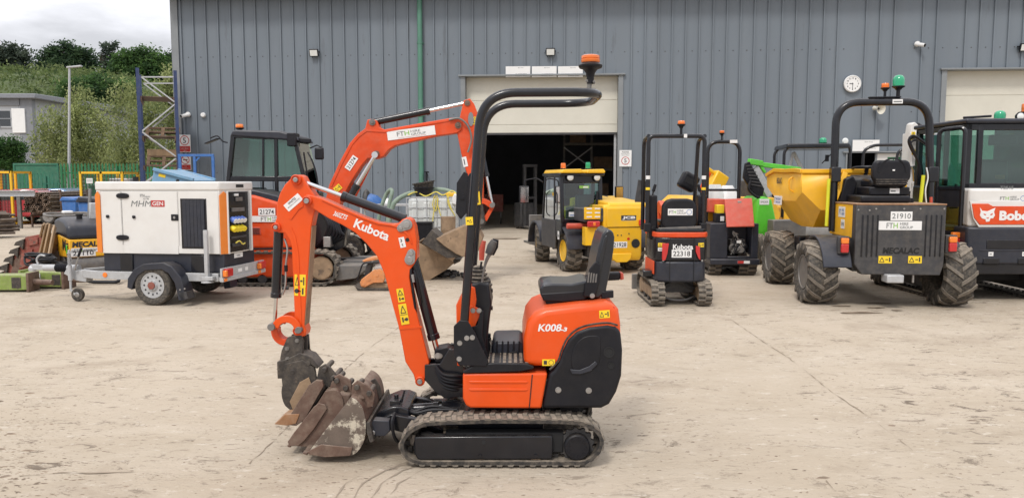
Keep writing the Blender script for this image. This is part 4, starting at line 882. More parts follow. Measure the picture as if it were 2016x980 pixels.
# bend of the near side, then round the back to the far side
zt = Dd.z; xe = e3(1172, 183, 4.87).x; path = rnd([A, V((P3(951, 190, zn).x-.01, zn-EY, zt)), V((xe, zn-EY, zt+.005)), V((xe, zf-EY, zt+.005)), V((P3(951, 190, zn).x-.01, zf-EY, zt)), V((A.x, zf-EY, A.z))], .21, 12)
cf = MB().tube(path, .027, 16).build('roll_bar', 'black', ex)
for y in (zn, zf):
    q = MB(); q.prism(e2([(894, 690), (894, 640), (906, 628), (922, 630), (934, 650), (946, 676), (962, 708), (958, 718), (904, 716), (896, 700)], zn), y-.036-EY, y-.022-EY); q.box(A.x-.035, A.x+.035, y-.03-EY, y+.03-EY, A.z-.03, A.z+.10); fo = q.build('roll_bar_foot', 'blackm', cf, .004)
    if y == zn: bolts(fo, [(905, 675), (919, 665), (930, 664), (904, 706)], y-.036, .011)
    MB().prism(e2([(898, 418), (900, 360), (914, 338), (922, 342), (918, 420), (908, 432)], zn), y-.036-EY, y-.026-EY).build('fold_plate', 'blackm', cf, .003)
    if y == zn: bolts(fo, [(910, 388), (908, 422)], y-.037, .013, 'blackm')
ptick(cf, 924, 435, zn-.033, .044, .048, 3, [('#bar', .2, .45, .22, .14, 'ink'), ('#tri', .5, .3, .3, .4, 'ink')], 'yel', 'warning_sticker')
ptick(cf, 941, 390, zf-.033, .030, .09, 5, [('#bar', .3, .15, .3, .7, 'ink')], 'yel', 'warning_sticker')
ptick(cf, 937, 364, zf-.033, .010, .08, 5, [], 'decal', 'label')
# --- beacon on the bar's rear end
p0 = e3(1162, 178, 4.87); bz = p0.z
q = MB(); q.cyl(p0+V((-.01, 0, -.012)), p0+V((.035, 0, -.012)), .026, n=14); q.cyl(p0+V((-.01, 0, -.02)), p0+V((.0, 0, .09)), .015, n=12); q.beam(p0+V((-.03, -.01, .06)), p0+V((.03, -.01, .045)), .012, .016); q.cyl(p0+V((.02, -.03, .05)), p0+V((.02, .03, .05)), .008, n=8); bc = q.build('beacon_bracket', 'greysteel', ex, .002)
q = MB(); q.lathe([(.022, .04), (.024, .08), (.030, .11), (.046, .13), (.070, .138), (.076, .147), (.076, .156), (.062, .165), (.055, .172), (.001, .172)], p0+V((0, 0, 0)), (0, 0, 1), 24); q.build('beacon_base', 'blackm', bc)
q = MB(); q.lathe([(.001, .172), (.056, .172), (.060, .178), (.060, .193), (.055, .196), (.059, .199), (.058, .214), (.048, .219), (.001, .220)], p0, (0, 0, 1), 24); q.build('beacon_lens', 'lensO', bc)
# --- control console and levers
YC0, YC1 = 4.68, 5.02
con = MB().prism(e2([(926, 716), (925, 600), (928, 560), (944, 556), (962, 560), (968, 600), (962, 640), (958, 680), (966, 716)], YC0), YC0-EY, YC1-EY).build('control_console', 'blackm', ex, .012)
MB().prism(e2([(898, 600), (922, 562), (935, 566), (938, 590), (936, 606), (915, 640), (906, 720), (900, 720)], YC0-.02), YC0-.022-EY, YC1+.02-EY).build('console_front', 'orange', con, .006)
MB().prism(e2([(918, 668), (925, 600), (942, 606), (946, 618), (932, 650), (924, 676)], YC0-.03), YC0-.034-EY, YC0-.024-EY).build('lever_bracket', 'orange', con, .004)
q = MB(); q.prism(e2([(900, 700), (906, 650), (940, 640), (946, 610), (952, 612), (950, 660), (964, 712), (930, 718)], YC0-.05), YC0-.052-EY, YC0-.040-EY); pn = q.build('side_panel', 'blackm', con, .004)
bolts(pn, [(931, 611), (943, 611), (920, 665), (931, 664)], YC0-.052, .011)
q = MB()
for k, (a_, c_, w_) in enumerate(((944, 560, 26), (943, 553, 24), (942, 546, 21), (942, 539, 18), (942, 532, 15), (942, 526, 11))): c = e3(a_, c_, 4.83); q.lathe([(w_*.0032*.6, -.012), (w_*.0032, -.006), (w_*.0032, .004), (w_*.0032*.6, .012)], c, (0, 0, 1), 18)
q.build('lever_gaiter', 'rubber', con)
for nm, pts, gp, gm, y in (('control_lever', [(938, 618), (948, 560), (956, 515), (962, 500)], [(962, 500), (968, 484), (973, 474)], 'dgrey', 4.70), ('control_lever', [(944, 560), (956, 520), (966, 500)], [(966, 500), (973, 484), (976, 471)], 'blackm', 4.90), ('safety_lever', [(940, 560), (944, 540), (948, 515)], [(948, 512), (949, 490), (953, 474)], 'red', 4.80)):
    lv = MB().tube(catmull([e3(a_, c_, y) for a_, c_ in pts], 4), .007, 8).build(nm, 'greysteel' if nm != 'safety_lever' else 'blackm', con)
    MB().tube([e3(a_, c_, y) for a_, c_ in gp], [.024, .028, .020] if gm != 'red' else [.016, .019, .013], 12).build('grip', gm, lv, 0)
q = MB(); q.box(.0, .001, 0, .001, 0, .001)
c = e3(941, 695, YC0-.055); sticker('control_label', con, c+V((-.035, 0, -.02)), (1, 0, 0), (0, 0, 1), .075, .042, [('#bar', .1, .2, .18, .3, 'decal'), ('#bar', .4, .2, .18, .3, 'decal'), ('#bar', .7, .2, .2, .3, 'decal'), ('#bar', .1, .65, .15, .15, 'decal')], 'ink')
q = MB(); c = e3(934, 690, YC0-.05); q.cyl(c, c+V((0, -.02, 0)), .012); q.build('key_switch', 'red', con)
q = MB(); q.tube(catmull([e3(905, 706, 4.6), e3(912, 716, 4.58), e3(922, 722, 4.6), e3(934, 708, 4.62)], 4), .009, 8); q.build('brass_pipe', 'steel', con)
bolts(con, [(925, 722), (933, 707)], 4.58, .012)
for k, (a_, c_) in enumerate(((966, 572), (965, 590), (966, 606), (962, 660), (960, 668))): c = e3(a_, c_, 4.95); MB().box(c.x-.006, c.x+.014, c.y-.02, c.y+.02, c.z-.012, c.z+.012).build('hinge_lug', 'blackm', con, .003)
# ================================================================ frames for turned machines
class Fr:
    def __init__(s, loc, rz):
        s.o = V(loc); s.c, s.s = cos(rz), sin(rz)
    def _l(s, p): d = p-s.o; return V((d.x*s.c+d.y*s.s, -d.x*s.s+d.y*s.c, d.z))
    def _h(s, px, py, i, k):
        o = s._l(V((0, 0, CH))); d = ray(px, py); d = V((d.x*s.c+d.y*s.s, -d.x*s.s+d.y*s.c, d.z)); return o+d*((k-o[i])/d[i])
    def y(s, px, py, k): return s._h(px, py, 1, k)
    def x(s, px, py, k): return s._h(px, py, 0, k)
    def yp(s, pts, k): return [((q := s.y(a, b, k)).x, q.z) for a, b in pts]
    def xp(s, pts, k): return [((q := s.x(a, b, k)).y, q.z) for a, b in pts]
X_, Y_, Z_ = V((1, 0, 0)), V((0, 1, 0)), V((0, 0, 1))
# ================================================================ towed generator
GL = gr(301, 601); GR = R(-9); g = Fr(GL, GR)
gt = thing('towed_generator', 'white generator with orange corner trims on a galvanised single axle road trailer', 'generator', GL, GR)
yc = .20
x0, x1, x2 = g.y(190, 400, yc).x, g.y(431, 400, yc).x, g.y(449, 400, yc+.13).x; zt = g.y(300, 357.5, yc).z; zc = g.y(300, 375, yc).z; zb = g.y(300, 499, yc).z; W_ = .92
plan = [(x0, yc), (x1, yc), (x2, yc+.13), (x2, yc+W_-.13), (x1, yc+W_), (x0, yc+W_)]
can = MB().prism(plan, zb, zc+.01, 'z').build('canopy', 'white', gt, .008)
off = [(a+(.012 if a > 0 else -.012)*1, b+(-.012 if b < yc+.4 else .012)) for a, b in plan]
MB().prism(off, zc, zt, 'z').build('canopy_top', 'white', can, .022, 3)
# panels on the near side, with gaps
def pan(a, b, c, d, name='panel', m='white', pr=.007, par=can, bev=.004):
    p, q = g.y(a, d, yc), g.y(b, c, yc); return MB().box(p.x, q.x, yc-pr, yc+.002, p.z, q.z).build(name, m, par, bev)
q = MB(); p_, r_ = g.y(203, 498, yc), g.y(429, 376, yc); q.box(p_.x, r_.x, yc-.0015, yc+.001, p_.z+.005, r_.z); q.build('panel_gap', 'dgrey', can)
pan(203.5, 240.6, 376.5, 498); dr = pan(241.4, 351.6, 376.5, 482.4, 'door'); pan(241.4, 351.6, 483.2, 498.4); rp_ = pan(352.6, 429, 376.5, 498.8)
for c_ in (385.5, 467.5):
    a = g.y(242, c_, yc-.008); q = MB(); n = 18
    q.prism([(a.x+.098*cos(2*pi*k/n)*(1 if abs(cos(2*pi*k/n)) > .2 else .8), a.z+.038*(1 if sin(2*pi*k/n) > 0 else -1)*abs(sin(2*pi*k/n))**.6) for k in range(n)], yc-.028, yc-.007); q.build('hinge', 'blackm', dr, .006)
for a_, c_ in ((213.5, 426), (265, 427)): a = g.y(a_, c_, yc); MB().lathe([(.022, 0), (.024, -.02), (.014, -.028), (.001, -.028)], (a.x, yc-.006, a.z), (0, 1, 0), 16).build('lock', 'blackm', dr)
a = g.y(345, 428, yc); MB().box(a.x-.055, a.x+.055, yc-.02, yc-.006, a.z-.045, a.z+.045).build('handle', 'blackm', dr, .008); MB().cyl((a.x, yc-.026, a.z), (a.x, yc-.02, a.z), .018).build('latch_key', 'steel', dr)
lv = pan(359, 406.5, 391, 489, 'louvre', 'black', .013, rp_, .006)
for k in range(6):
    p_, r_ = g.y(363+7.1*k, 486, yc-.013), g.y(366.3+7.1*k, 394, yc-.013); MB().box(p_.x, r_.x, yc-.028, yc-.012, p_.z, r_.z).build('louvre_fin', 'navy', lv, .003)
gg = lambda a, b: g.y(a, b, yc-.0075)
q = gg(258, 406.5); text('MHM', 'inkg', dr, q+V((0, -.002, 0)), X_, Z_, gg(296, 400).x-q.x, .082, bold=-.0, slant=.25, name='maker_lettering')
q = gg(298, 407); sticker('maker_badge', dr, q, X_, Z_, gg(324, 400).x-q.x, .09, [('GEN', .1, .18, .8, .64, 'decal')], 'inkred')
q = gg(276, 388.5); text('FTH', 'inkg', dr, q+V((0, -.002, 0)), X_, Z_, .07, .045, name='hire_lettering'); text('HIRE GROUP', 'inkg', dr, q+V((.08, -.002, .0)), X_, Z_, .075, .02, name='hire_lettering')
q = gg(282, 393); text('22178', 'inkg', dr, q+V((0, -.002, 0)), X_, Z_, .085, .022, name='number_lettering')
# orange corner trims
for (a, b) in (((x1+.006, yc-.006), (x2+.004, yc+.118)), ((x0-.006, yc-.006), (x0+.072, yc-.006))):
    A, B = V(a), V(b); d = (B-A).normalized(); n_ = V((d.y, -d.x))*.016; q = MB(); h = zc-.012
    vs = []
    for o_ in (V((0, 0)), n_):
        for pt, zz in ((A+o_, zb+.006), (B+o_, zb+.006), (B+o_, h-.055), (A.lerp(B, .5)+o_, h-.0), (A+o_, h-.055)): vs.append((pt.x, pt.y, zz))
    q.add(vs, [(4, 3, 2, 1, 0), (5, 6, 7, 8, 9)]+[(i, (i+1) % 5, 5+(i+1) % 5, 5+i) for i in range(5)]); q.build('corner_trim', 'orangetrim', can, .003)
# control panel in the right end
ex_ = lambda a, b: g.x(a, b, x2)
pa, pb = ex_(451, 494), ex_(486.5, 375)
cp = MB().box(x2+.001, x2+.008, pa.y, pb.y, zb+.02, zc-.02).build('control_panel', 'black', can)
q = MB(); q.box(x2+.001, x2+.045, pb.y, pb.y+.04, zb, zc-.01); q.box(x2+.001, x2+.02, pa.y-.03, pa.y, zb, zc-.01); q.build('panel_surround', 'white', can, .005)
for k in range(4):
    for c_, m in ((431, 'socketb'), (448, 'sockety')):
        p_ = ex_(454.5+6.2*k, c_-1.2*k*.5); q = MB(); q.cyl((x2+.008, p_.y, p_.z), (x2+.075, p_.y-.01, p_.z-.03), .042, n=14); so_ = q.build('socket', m, cp, .006); MB().cyl((x2+.074, p_.y-.01, p_.z-.029), (x2+.082, p_.y-.012, p_.z-.033), .036, n=14).build('socket_cap', 'decal' if m == 'socketb' else m, so_)
for (a, b, c, d, m) in ((462, 474, 388, 396, 'greysteel'), (454, 478, 408, 417, 'greysteel'), (459, 466, 381, 386, 'decal'), (453, 482, 462, 470, 'dgrey'), (455, 476, 476, 486, 'dgrey')):
    p_, r_ = ex_(a, d), ex_(b, c); MB().box(x2+.008, x2+.03, p_.y, r_.y, p_.z, r_.z).build('switch_gear', m, cp, .004)
q = MB(); q.tube(catmull([ex_(458, 478)+V((.05, 0, 0)), ex_(464, 474)+V((.06, 0, 0)), ex_(470, 480)+V((.06, 0, 0)), ex_(476, 478)+V((.05, 0, 0))], 4), .010, 6); q.build('cable', 'rope', cp)
p_, r_ = ex_(463, 369), ex_(477, 363); MB().box(x2+.012, x2+.018, p_.y, r_.y, p_.z, r_.z).build('display', 'dark', can)
# base and trailer
zf_ = g.y(300, 535, yc).z
MB().box(x0+.05, x2-.03, yc+.03, yc+W_-.03, zf_, zb+.002).build('fuel_base', 'navy', gt, .01)
for a_ in (248, 388): p_ = g.y(a_, 520, yc); MB().box(p_.x-.10, p_.x+.10, yc+.008, yc+.04, zf_, zb-.01).build('base_rib', 'black', gt, .01)
p_ = g.x(461, 508, x2-.03); sticker('label', gt, p_, Y_, Z_, .24, .07, [('HIRE', .3, .25, .4, .4, 'inkg')])
ch = MB(); p_ = g.y(150, 545, yc-.02); xe = g.y(432, 545, yc-.02).x
for y in (yc-.05, yc+W_-.01): ch.box(p_.x+.35, xe, y, y+.06, zf_-.115, zf_-.001)
for x in (p_.x+.5, 0, xe-.06): ch.box(x, x+.06, yc+.01, yc+W_-.01, zf_-.10, zf_-.02)
cho = ch.build('chassis', 'galv', gt, .005)
yt = yc+W_/2-.35
tip = g.y(62, 536, yt)
q = MB(); q.beam((p_.x+.38, yc-.02, zf_-.06), (p_.x-.05, yt, zf_-.055), .06, .11); q.beam((p_.x+.38, yc+W_+.02, zf_-.06), (p_.x-.05, yt+.1, zf_-.055), .06, .11); q.build('drawbar', 'galv', cho, .005)
q = MB(); q.prism([(p_.x-.06, zf_-.16), (p_.x+.10, zf_-.18), (p_.x+.12, zf_-.02), (p_.x-.22, zf_+.0), (p_.x-.26, zf_-.06)], yt-.06, yt+.08); q.build('coupling_bracket', 'galv', cho, .006)
q = MB(); q.cyl((p_.x-.05, yt, zf_+.02), (tip.x+.22, yt, zf_+.015), .05, n=14); q.build('overrun_tube', 'galv', cho)
q = MB()
for k in range(7): q.lathe([(.05, -.016), (.066, 0), (.05, .016)], (p_.x-.24-.028*k, yt, zf_+.02), (1, 0, 0), 14)
q.build('rubber_bellow', 'blackm', cho)
q = MB(); q.beam((tip.x+.25, yt, zf_+.02), (tip.x+.02, yt, zf_+.025), .07, .08); q.lathe([(.05, -.05), (.055, 0), (.03, .04)], (tip.x+.02, yt, zf_+.01), (0, 0, 1), 14); q.tube(catmull([(tip.x+.12, yt, zf_+.06), (tip.x+.10, yt, zf_+.14), (tip.x+.16, yt, zf_+.20), (tip.x+.24, yt, zf_+.19)], 4), .014, 7); q.build('coupling_head', 'galv', cho, .004)
a = g.y(207, 541, yc-.05); MB().lathe([(.036, 0), (.036, -.008), (.001, -.010)], (a.x, yc-.05, a.z), (0, 1, 0), 16).build('reflector', 'lensA', cho)
# jockey wheel
jw = g.y(140, 575, yt-.12); q = MB(); q.cyl((jw.x, yt-.12, .14), (jw.x, yt-.12, g.y(140, 492, yt-.12).z), .018, n=12); q.cyl((jw.x, yt-.12, .30), (jw.x, yt-.12, .52), .030, n=14)
for k in range(22): z = .32+.018*k; q.lathe([(.024, -.004), (.031, 0), (.024, .004)], (jw.x, yt-.12, z), (0, 0, 1), 12)
q.beam((jw.x, yt-.12, .16), (jw.x+.10, yt-.16, .10), .02, .03); jo = q.build('jockey_stand', 'galv', gt)
MB(MX.Translation((jw.x+.12, yt-.13, .098))).lathe([(.045, -.025), (.06, -.03), (.09, -.026), (.098, 0), (.09, .026), (.06, .03), (.045, .025)], (0, 0, 0), (0, 1, 0), 24).build('jockey_tyre', 'rubber', jo)
MB(MX.Translation((jw.x+.12, yt-.13, .098))).lathe([(.001, -.03), (.03, -.03), (.046, -.02), (.046, .02), (.001, .03)], (0, 0, 0), (0, 1, 0), 20).build('jockey_hub', 'steel', jo)
q = MB(); q.cyl((jw.x+.06, yt-.1, zf_+.0), (jw.x+.16, yt-.1, zf_+.26), .012, n=8); q.build('brake_lever', 'steel', gt); MB().cyl((jw.x+.13, yt-.1, zf_+.20), (jw.x+.19, yt-.1, zf_+.33), .018, n=10).build('lever_grip', 'blackm', gt)
# wheels and mudguards
for y, out in ((.0, -1), (yc+W_+.2, 1)):
    X = MX.Translation((0, y+.085*(1 if out < 0 else 0), .282))
    w_ = tyre_mb(.282, .185, .175, style='road', X=X).build('wheel', 'rubberd', gt)
    ro = rim_mb(.175, .185, X, dish=.80, out=out).build('rim', 'galv', w_)
    for k in range(12): a = 2*pi*k/12; MB(X).cyl((.128*cos(a), out*.064, .128*sin(a)), (.128*cos(a), out*.0765, .128*sin(a)), .013, n=8).build('rim_hole', 'dark', ro)
    MB(X).cyl((0, out*.09, 0), (0, out*.112, 0), .052, n=16).build('hub_cap', 'oldred', ro, .004)
    if out < 0:
        ga = [(251, 566), (252, 548), (264, 530), (282, 520), (322, 517), (338, 524), (356, 545), (362, 566), (366, 590), (352, 592), (349, 575), (344, 556), (332, 538), (318, 530), (286, 532), (272, 542), (264, 556), (260, 570)]
        mg = MB().prism(g.yp(ga, 0-.01), -.02, .20).build('mudguard', 'navy', gt, .008)
        q = g.yp([(351, 576), (366, 574), (370, 588), (357, 590)], -.02); MB().prism(q, -.02, .16).build('mud_flap', 'dgrey', mg, .003)
        for a_, c_ in ((355, 570), (364, 568)): p2 = g.y(a_, c_, -.02); MB().cyl((p2.x, -.03, p2.z), (p2.x, -.018, p2.z), .012, n=6).build('bolt', 'steel', mg)
    else: MB().prism(g.yp(ga, 0-.01), y-.14, y+.08).build('mudguard', 'navy', gt, .008)
MB().cyl((0, .1, .282), (0, yc+W_+.15, .282), .04).build('axle', 'dgrey', gt)
# rear prop stand and light board
p_ = g.y(408.5, 556, yc-.10); zt2 = g.y(408.5, 453, yc-.10).z
q = MB(); q.box(p_.x-.026, p_.x+.026, yc-.126, yc-.074, p_.z+.05, zt2); ps = q.build('prop_stand', 'galv', gt, .004)
q = MB(); q.lathe([(.03, .0), (.085, -.02), (.085, -.03), (.03, -.035)], (p_.x, yc-.10, p_.z+.03), (0, 0, 1), 16); q.build('prop_foot', 'galv', ps); MB().box(p_.x-.06, p_.x+.10, yc-.14, yc-.04, zf_-.09, zf_-.035).build('prop_clamp', 'galv', ps, .005)
xl = g.y(434, 540, yc-.12).x; zl0, zl1 = g.y(434, 555, yc-.12).z, g.y(434, 530, yc-.12).z
lb = MB().box(xl, xl+.03, yc-.13, yc+W_+.16, zl0+.05, zl1+.01).build('light_board', 'galv', gt, .003); MB().box(xl, xl+.05, yc-.14, yc+W_+.17, zl0, zl0+.055).build('bumper_bar', 'galv', lb, .004)
q = MB(); q.box(xe-.1, xl+.01, yc-.04, yc+.02, zf_-.11, zf_-.05); q.box(xe-.1, xl+.01, yc+W_-.02, yc+W_+.04, zf_-.11, zf_-.05); q.build('board_arm', 'galv', lb)
for y in (yc-.09, yc+W_-.04):
    lo = MB().box(xl+.031, xl+.085, y, y+.17, zl0+.065, zl1+.0).build('tail_lamp', 'lensR', lb, .012, 3); MB().box(xl+.031, xl+.088, y-.03, y+.02, zl0+.07, zl1-.02).build('indicator', 'lensA', lo, .01)
    MB().box(xl+.052, xl+.058, y-.03, y+.05, zl0+.005, zl0+.05).build('reflector', 'lensA', lb, .002)
sticker('label', lb, (xl+.031, yc+.30, zl0+.09), Y_, Z_, .11, .05, [], 'decal'); sticker('label', lb, (xl+.031, yc+.5, zl0+.09), Y_, Z_, .08, .05, [], 'decal')
# small exhaust cap on top
q = MB(); q.cyl((x0+.42, yc+.3, zt), (x0+.42, yc+.3, zt+.07), .04); q.build('exhaust_cap', 'blackm', gt)
# ================================================================ large orange excavator
KY = 13.2; KX = at(560, 560, KY).x
kx = thing('excavator', 'large orange excavator with dark cab parked behind the white generator', 'excavator', (KX, KY, 0))
k_ = Fr((KX, KY, 0), 0)
kp = lambda pts, Y: k_.yp(pts, Y-KY)
def kprism(pts, Y0, Y1): return MB().prism(kp(pts, Y0), Y0-KY, Y1-KY)
xr = k_.y(664, 540, 12.35-KY).x; r_ = .275
for Y0 in (12.35, 13.75):
    P = loop_pts(xr-2.55, xr, r_, r_, .0, .55); P = [(a, b+.022) for a, b in P]
    t_ = belt(P, Y0-KY, Y0-KY+.42, .03, .022, .12, 'flat', parent=kx)
    MB().box(xr-2.2, xr-.35, Y0-KY+.06, Y0-KY+.36, .13, .44).build('track_frame', 'earth', t_, .03)
    for x in (xr-.28, xr-2.27): MB().cyl((x, Y0-KY+.05, .30), (x, Y0-KY+.36, .30), .20, n=24).build('track_wheel', 'earth', t_, .02)
    for k in range(5): MB().cyl((xr-.6-.33*k, Y0-KY+.05, .12), (xr-.6-.33*k, Y0-KY+.36, .12), .075, n=14).build('track_roller', 'dgrey', t_)
MB().box(xr-1.9, xr-.6, -.5, .55, .25, .62).build('undercarriage', 'dgrey', kx, .03); MB().cyl((xr-1.25, .05, .55), (xr-1.25, .05, .82), .48, n=28).build('slew_ring', 'dgrey', kx)
q = kprism([(655, 522), (720, 522), (722, 530), (700, 548), (668, 552), (655, 548)], 12.45, 14.1); dz_ = q.build('dozer_blade', 'greysteel', kx, .01)
MB().box(xr-.3, xr+.45, -.35, -.2, .22, .36).build('blade_arm', 'dgrey', dz_, .01); MB().box(xr-.3, xr+.45, .3, .45, .22, .36).build('blade_arm', 'dgrey', dz_, .01)
# house
hs = kprism([(436, 380), (500, 384), (548, 398), (575, 420), (600, 456), (604, 488), (560, 490), (436, 490)], 12.42, 14.15).build('side_panels', 'orange2', kx, .05, 4)
MB().prism(kp([(434, 490), (606, 490), (604, 540), (590, 546), (436, 546)], 12.40), 12.40-KY, 14.17-KY).build('lower_panels', 'orange2', kx, .03, 3)
MB().prism(kp([(436, 489), (604, 487), (604, 490), (436, 492)], 12.392), 12.392-KY, 12.41-KY).build('panel_gap', 'dark', hs)
q = kprism([(494, 447), (512, 447), (514, 462), (494, 462)], 12.41, 12.43); vo = q.build('vent', 'red', hs, .004)
for k in range(3): MB().prism(kp([(496, 450+4*k), (511, 450+4*k), (511, 452+4*k), (496, 452+4*k)], 12.405), 12.402-KY, 12.412-KY).build('vent_slat', 'dark', vo)
kprism([(440, 376), (446, 372), (500, 374), (545, 385), (580, 402), (576, 412), (548, 400), (500, 388), (440, 384)], 12.46, 13.4).build('engine_cover', 'navy', kx, .02, 3)
kprism([(436, 546), (600, 546), (590, 560), (440, 560)], 12.6, 14.0).build('floor_frame', 'dgrey', kx, .01)
a = k_.y(509, 424, 12.41-KY); sticker('number_plate', hs, a+V((0, -.005, 0)), X_, Z_, .28, .12, [('21274', .08, .18, .84, .62, 'ink')])
a = k_.y(494, 437, 12.41-KY); sticker('hire_label', hs, a+V((0, -.005, 0)), X_, Z_, .56, .10, [('FT', .30, .15, .18, .7, 'inkg'), ('H', .5, .15, .1, .7, 'inkgreen'), ('HIRE', .64, .55, .2, .32, 'inkg'), ('GROUP', .64, .12, .3, .32, 'inkg')])
# cab: frame, panes
YK0, YK1 = 13.25, 14.15
cabo = [(444, 378), (448, 330), (455, 268), (464, 262), (552, 264), (582, 272), (596, 300), (606, 340), (612, 378)]
inn1 = [(452, 350), (460, 274), (516, 274), (516, 350)]; 
def cabframe(Y0, Y1, name):
    q = MB()
    for A, B, w_ in (((448, 378), (459, 266), .07), ((518, 376), (518, 268), .035), ((545, 378), (543, 268), .06), ((606, 380), (580, 272), .07)):
        a, b = k_.y(*A, Y0-KY), k_.y(*B, Y0-KY); q.beam(a, b, w_, w_, (0, 1, 0))
    a, b = k_.y(446, 352, Y0-KY), k_.y(600, 352, Y0-KY); q.beam(a, b, .05, .09, (0, 0, 1)); a, b = k_.y(456, 268, Y0-KY), k_.y(584, 272, Y0-KY); q.beam(a, b, .05, .07, (0, 0, 1))
    return q.build(name, 'black', cab, .012)
cab = MB().prism(kp([(444, 378), (612, 378), (616, 470), (444, 470)], YK0), YK0-KY, YK1-KY).build('cab', 'black', kx, .03)
cabframe(YK0, YK0, 'cab_frame'); cabframe(YK1, YK1, 'cab_frame')
q = MB(); a = kp([(455, 268), (458, 258), (466, 256), (552, 258), (584, 267), (590, 278)], YK0); q.prism(a, YK0-KY-.05, YK1-KY+.05); q.build('cab_roof', 'navy', cab, .03, 3)
for Y in (YK0+.01, YK1-.01):
    pts = kp([(449, 352), (458, 268), (580, 272), (602, 352)], Y); MB().prism(pts, Y-KY, Y-KY+.006).build('side_glass', 'glass', cab)
b0, b1 = k_.y(604, 372, YK0-KY), k_.y(582, 274, YK0-KY); vs = [b0, b1, b1+V((0, .9, 0)), b0+V((0, .9, 0))]; MB().add(vs+[v+V((-.006, 0, 0)) for v in vs], [(0, 1, 2, 3), (7, 6, 5, 4), (0, 4, 5, 1), (1, 5, 6, 2), (2, 6, 7, 3), (3, 7, 4, 0)]).build('windscreen', 'glass', cab)
b0, b1 = k_.y(447, 372, YK0-KY), k_.y(457, 270, YK0-KY); vs = [b0, b1, b1+V((0, .9, 0)), b0+V((0, .9, 0))]; MB().add(vs+[v+V((.006, 0, 0)) for v in vs], [(0, 1, 2, 3), (7, 6, 5, 4), (0, 4, 5, 1), (1, 5, 6, 2), (2, 6, 7, 3), (3, 7, 4, 0)]).build('rear_glass', 'glass', cab)
q = MB(); a = k_.y(488, 378, 13.6-KY); q.box(a.x-.22, a.x+.28, a.y-.2, a.y+.25, a.z-.3, a.z+.08); q.box(a.x-.28, a.x-.14, a.y-.2, a.y+.25, a.z, a.z+.58); q.box(a.x-.26, a.x-.16, a.y-.1, a.y+.15, a.z+.6, a.z+.78); q.build('operator_seat', 'seat', cab, .04)
q = MB(); a = k_.y(590, 300, 13.3-KY); 
q.beam(k_.y(580, 275, 13.3-KY), k_.y(612, 278, 13.3-KY), .06, .08); q.box(*[v for v in (k_.y(566, 274, 0).x, k_.y(584, 274, 0).x)], YK0-KY-.1, YK0-KY+.15, k_.y(570, 288, 0).z, k_.y(570, 262, 0).z); q.build('work_light', 'blackm', cab, .015)
q = MB(); q.tube([k_.y(610, 292, 13.25-KY), k_.y(624, 286, 13.2-KY), k_.y(632, 290, 13.15-KY)], .012, 6); m_ = q.build('mirror_arm', 'blackm', cab); c = k_.y(630, 302, 13.15-KY); MB().box(c.x-.09, c.x+.07, c.y-.04, c.y+.02, c.z-.11, c.z+.10).build('mirror', 'blackm', m_, .03, 3)
q = MB(); q.tube(catmull([k_.y(606, 300, -.0), k_.y(616, 320, -.05), k_.y(624, 350, -.05), k_.y(626, 390, -.02)], 4), .014, 6); q.tube([k_.y(598, 300, -.0), k_.y(610, 378, -.0)], .014, 6); q.build('grab_rail', 'blackm', cab)
q = MB(); q.tube(catmull([k_.y(448, 281, .0), k_.y(438, 278, -.05), k_.y(428, 268, -.05), k_.y(414, 272, -.08)], 4), .012, 6); m_ = q.build('mirror_arm', 'blackm', cab); q = MB(); q.beam(k_.y(405, 283, -.06), k_.y(430, 273, -.06), .12, .02, (0, 0, 1)); q.build('mirror', 'blackm', m_, .005)
a = k_.y(472, 262, 13.6-KY); beacon(cab, a.x, a.y, a.z-.04, .06, .075, 'lensA', stem=.10)
a = k_.y(514, 356, 0); 
# boom, dipper, bucket
kb = [(634, 420), (638, 404), (648, 364), (668, 320), (689, 281), (704, 264), (719, 253), (723, 236), (733, 234), (742, 238), (747, 251), (757, 255), (820, 244), (884, 233), (900, 231), (910, 240), (909, 255), (900, 262), (860, 268), (810, 279), (778, 287), (766, 294), (755, 308), (742, 313), (724, 312), (711, 327), (690, 360), (672, 395), (664, 416), (656, 426)]
YB = 13.0
so_ = kprism([(616, 412), (640, 402), (672, 408), (684, 440), (676, 486), (650, 500), (612, 500)], YB-.05, YB+.36).build('boom_swing_post', 'black', kx, .02)
q = MB()
for i in range(6): q.tube(catmull([k_.y(632+5*i, 418, YB-.1-KY), k_.y(646+5*i, 440+3*i, YB-.22-KY), k_.y(640+7*i, 466, YB-.2-KY), k_.y(622+4*i, 486, YB-.1-KY)], 5), .024, 7)
q.build('hydraulic_hose', 'blackm', so_); MB().box(k_.y(650, 470, 0).x, k_.y(664, 470, 0).x, YB-.3-KY, YB-.06-KY, k_.y(650, 482, 0).z, k_.y(650, 462, 0).z).build('valve_block', 'steel', so_, .01)
kbo = kprism(kb, YB, YB+.26).build('boom', 'orange2', kx, .012)
q = MB(); q.prism(kp([(650, 366), (670, 322), (691, 283), (706, 266), (721, 255), (745, 257), (757, 258), (820, 247), (884, 236), (884, 239), (820, 250), (757, 261), (722, 259), (708, 269), (694, 285), (673, 324), (653, 368)], YB-.008), YB-.012-KY, YB-KY); q.build('weld_seam', 'orange2', kbo, .003)
for a_, c_, m in ((733, 241, 'greysteel'), (741, 303, 'rustb'), (902, 247, 'rustb')):
    a = k_.y(a_, c_, YB-KY); MB().lathe([(.055, 0), (.055, -.02), (.03, -.022), (.025, -.034), (.001, -.034)], a, (0, 1, 0), 18).build('pin_boss', m, kbo)
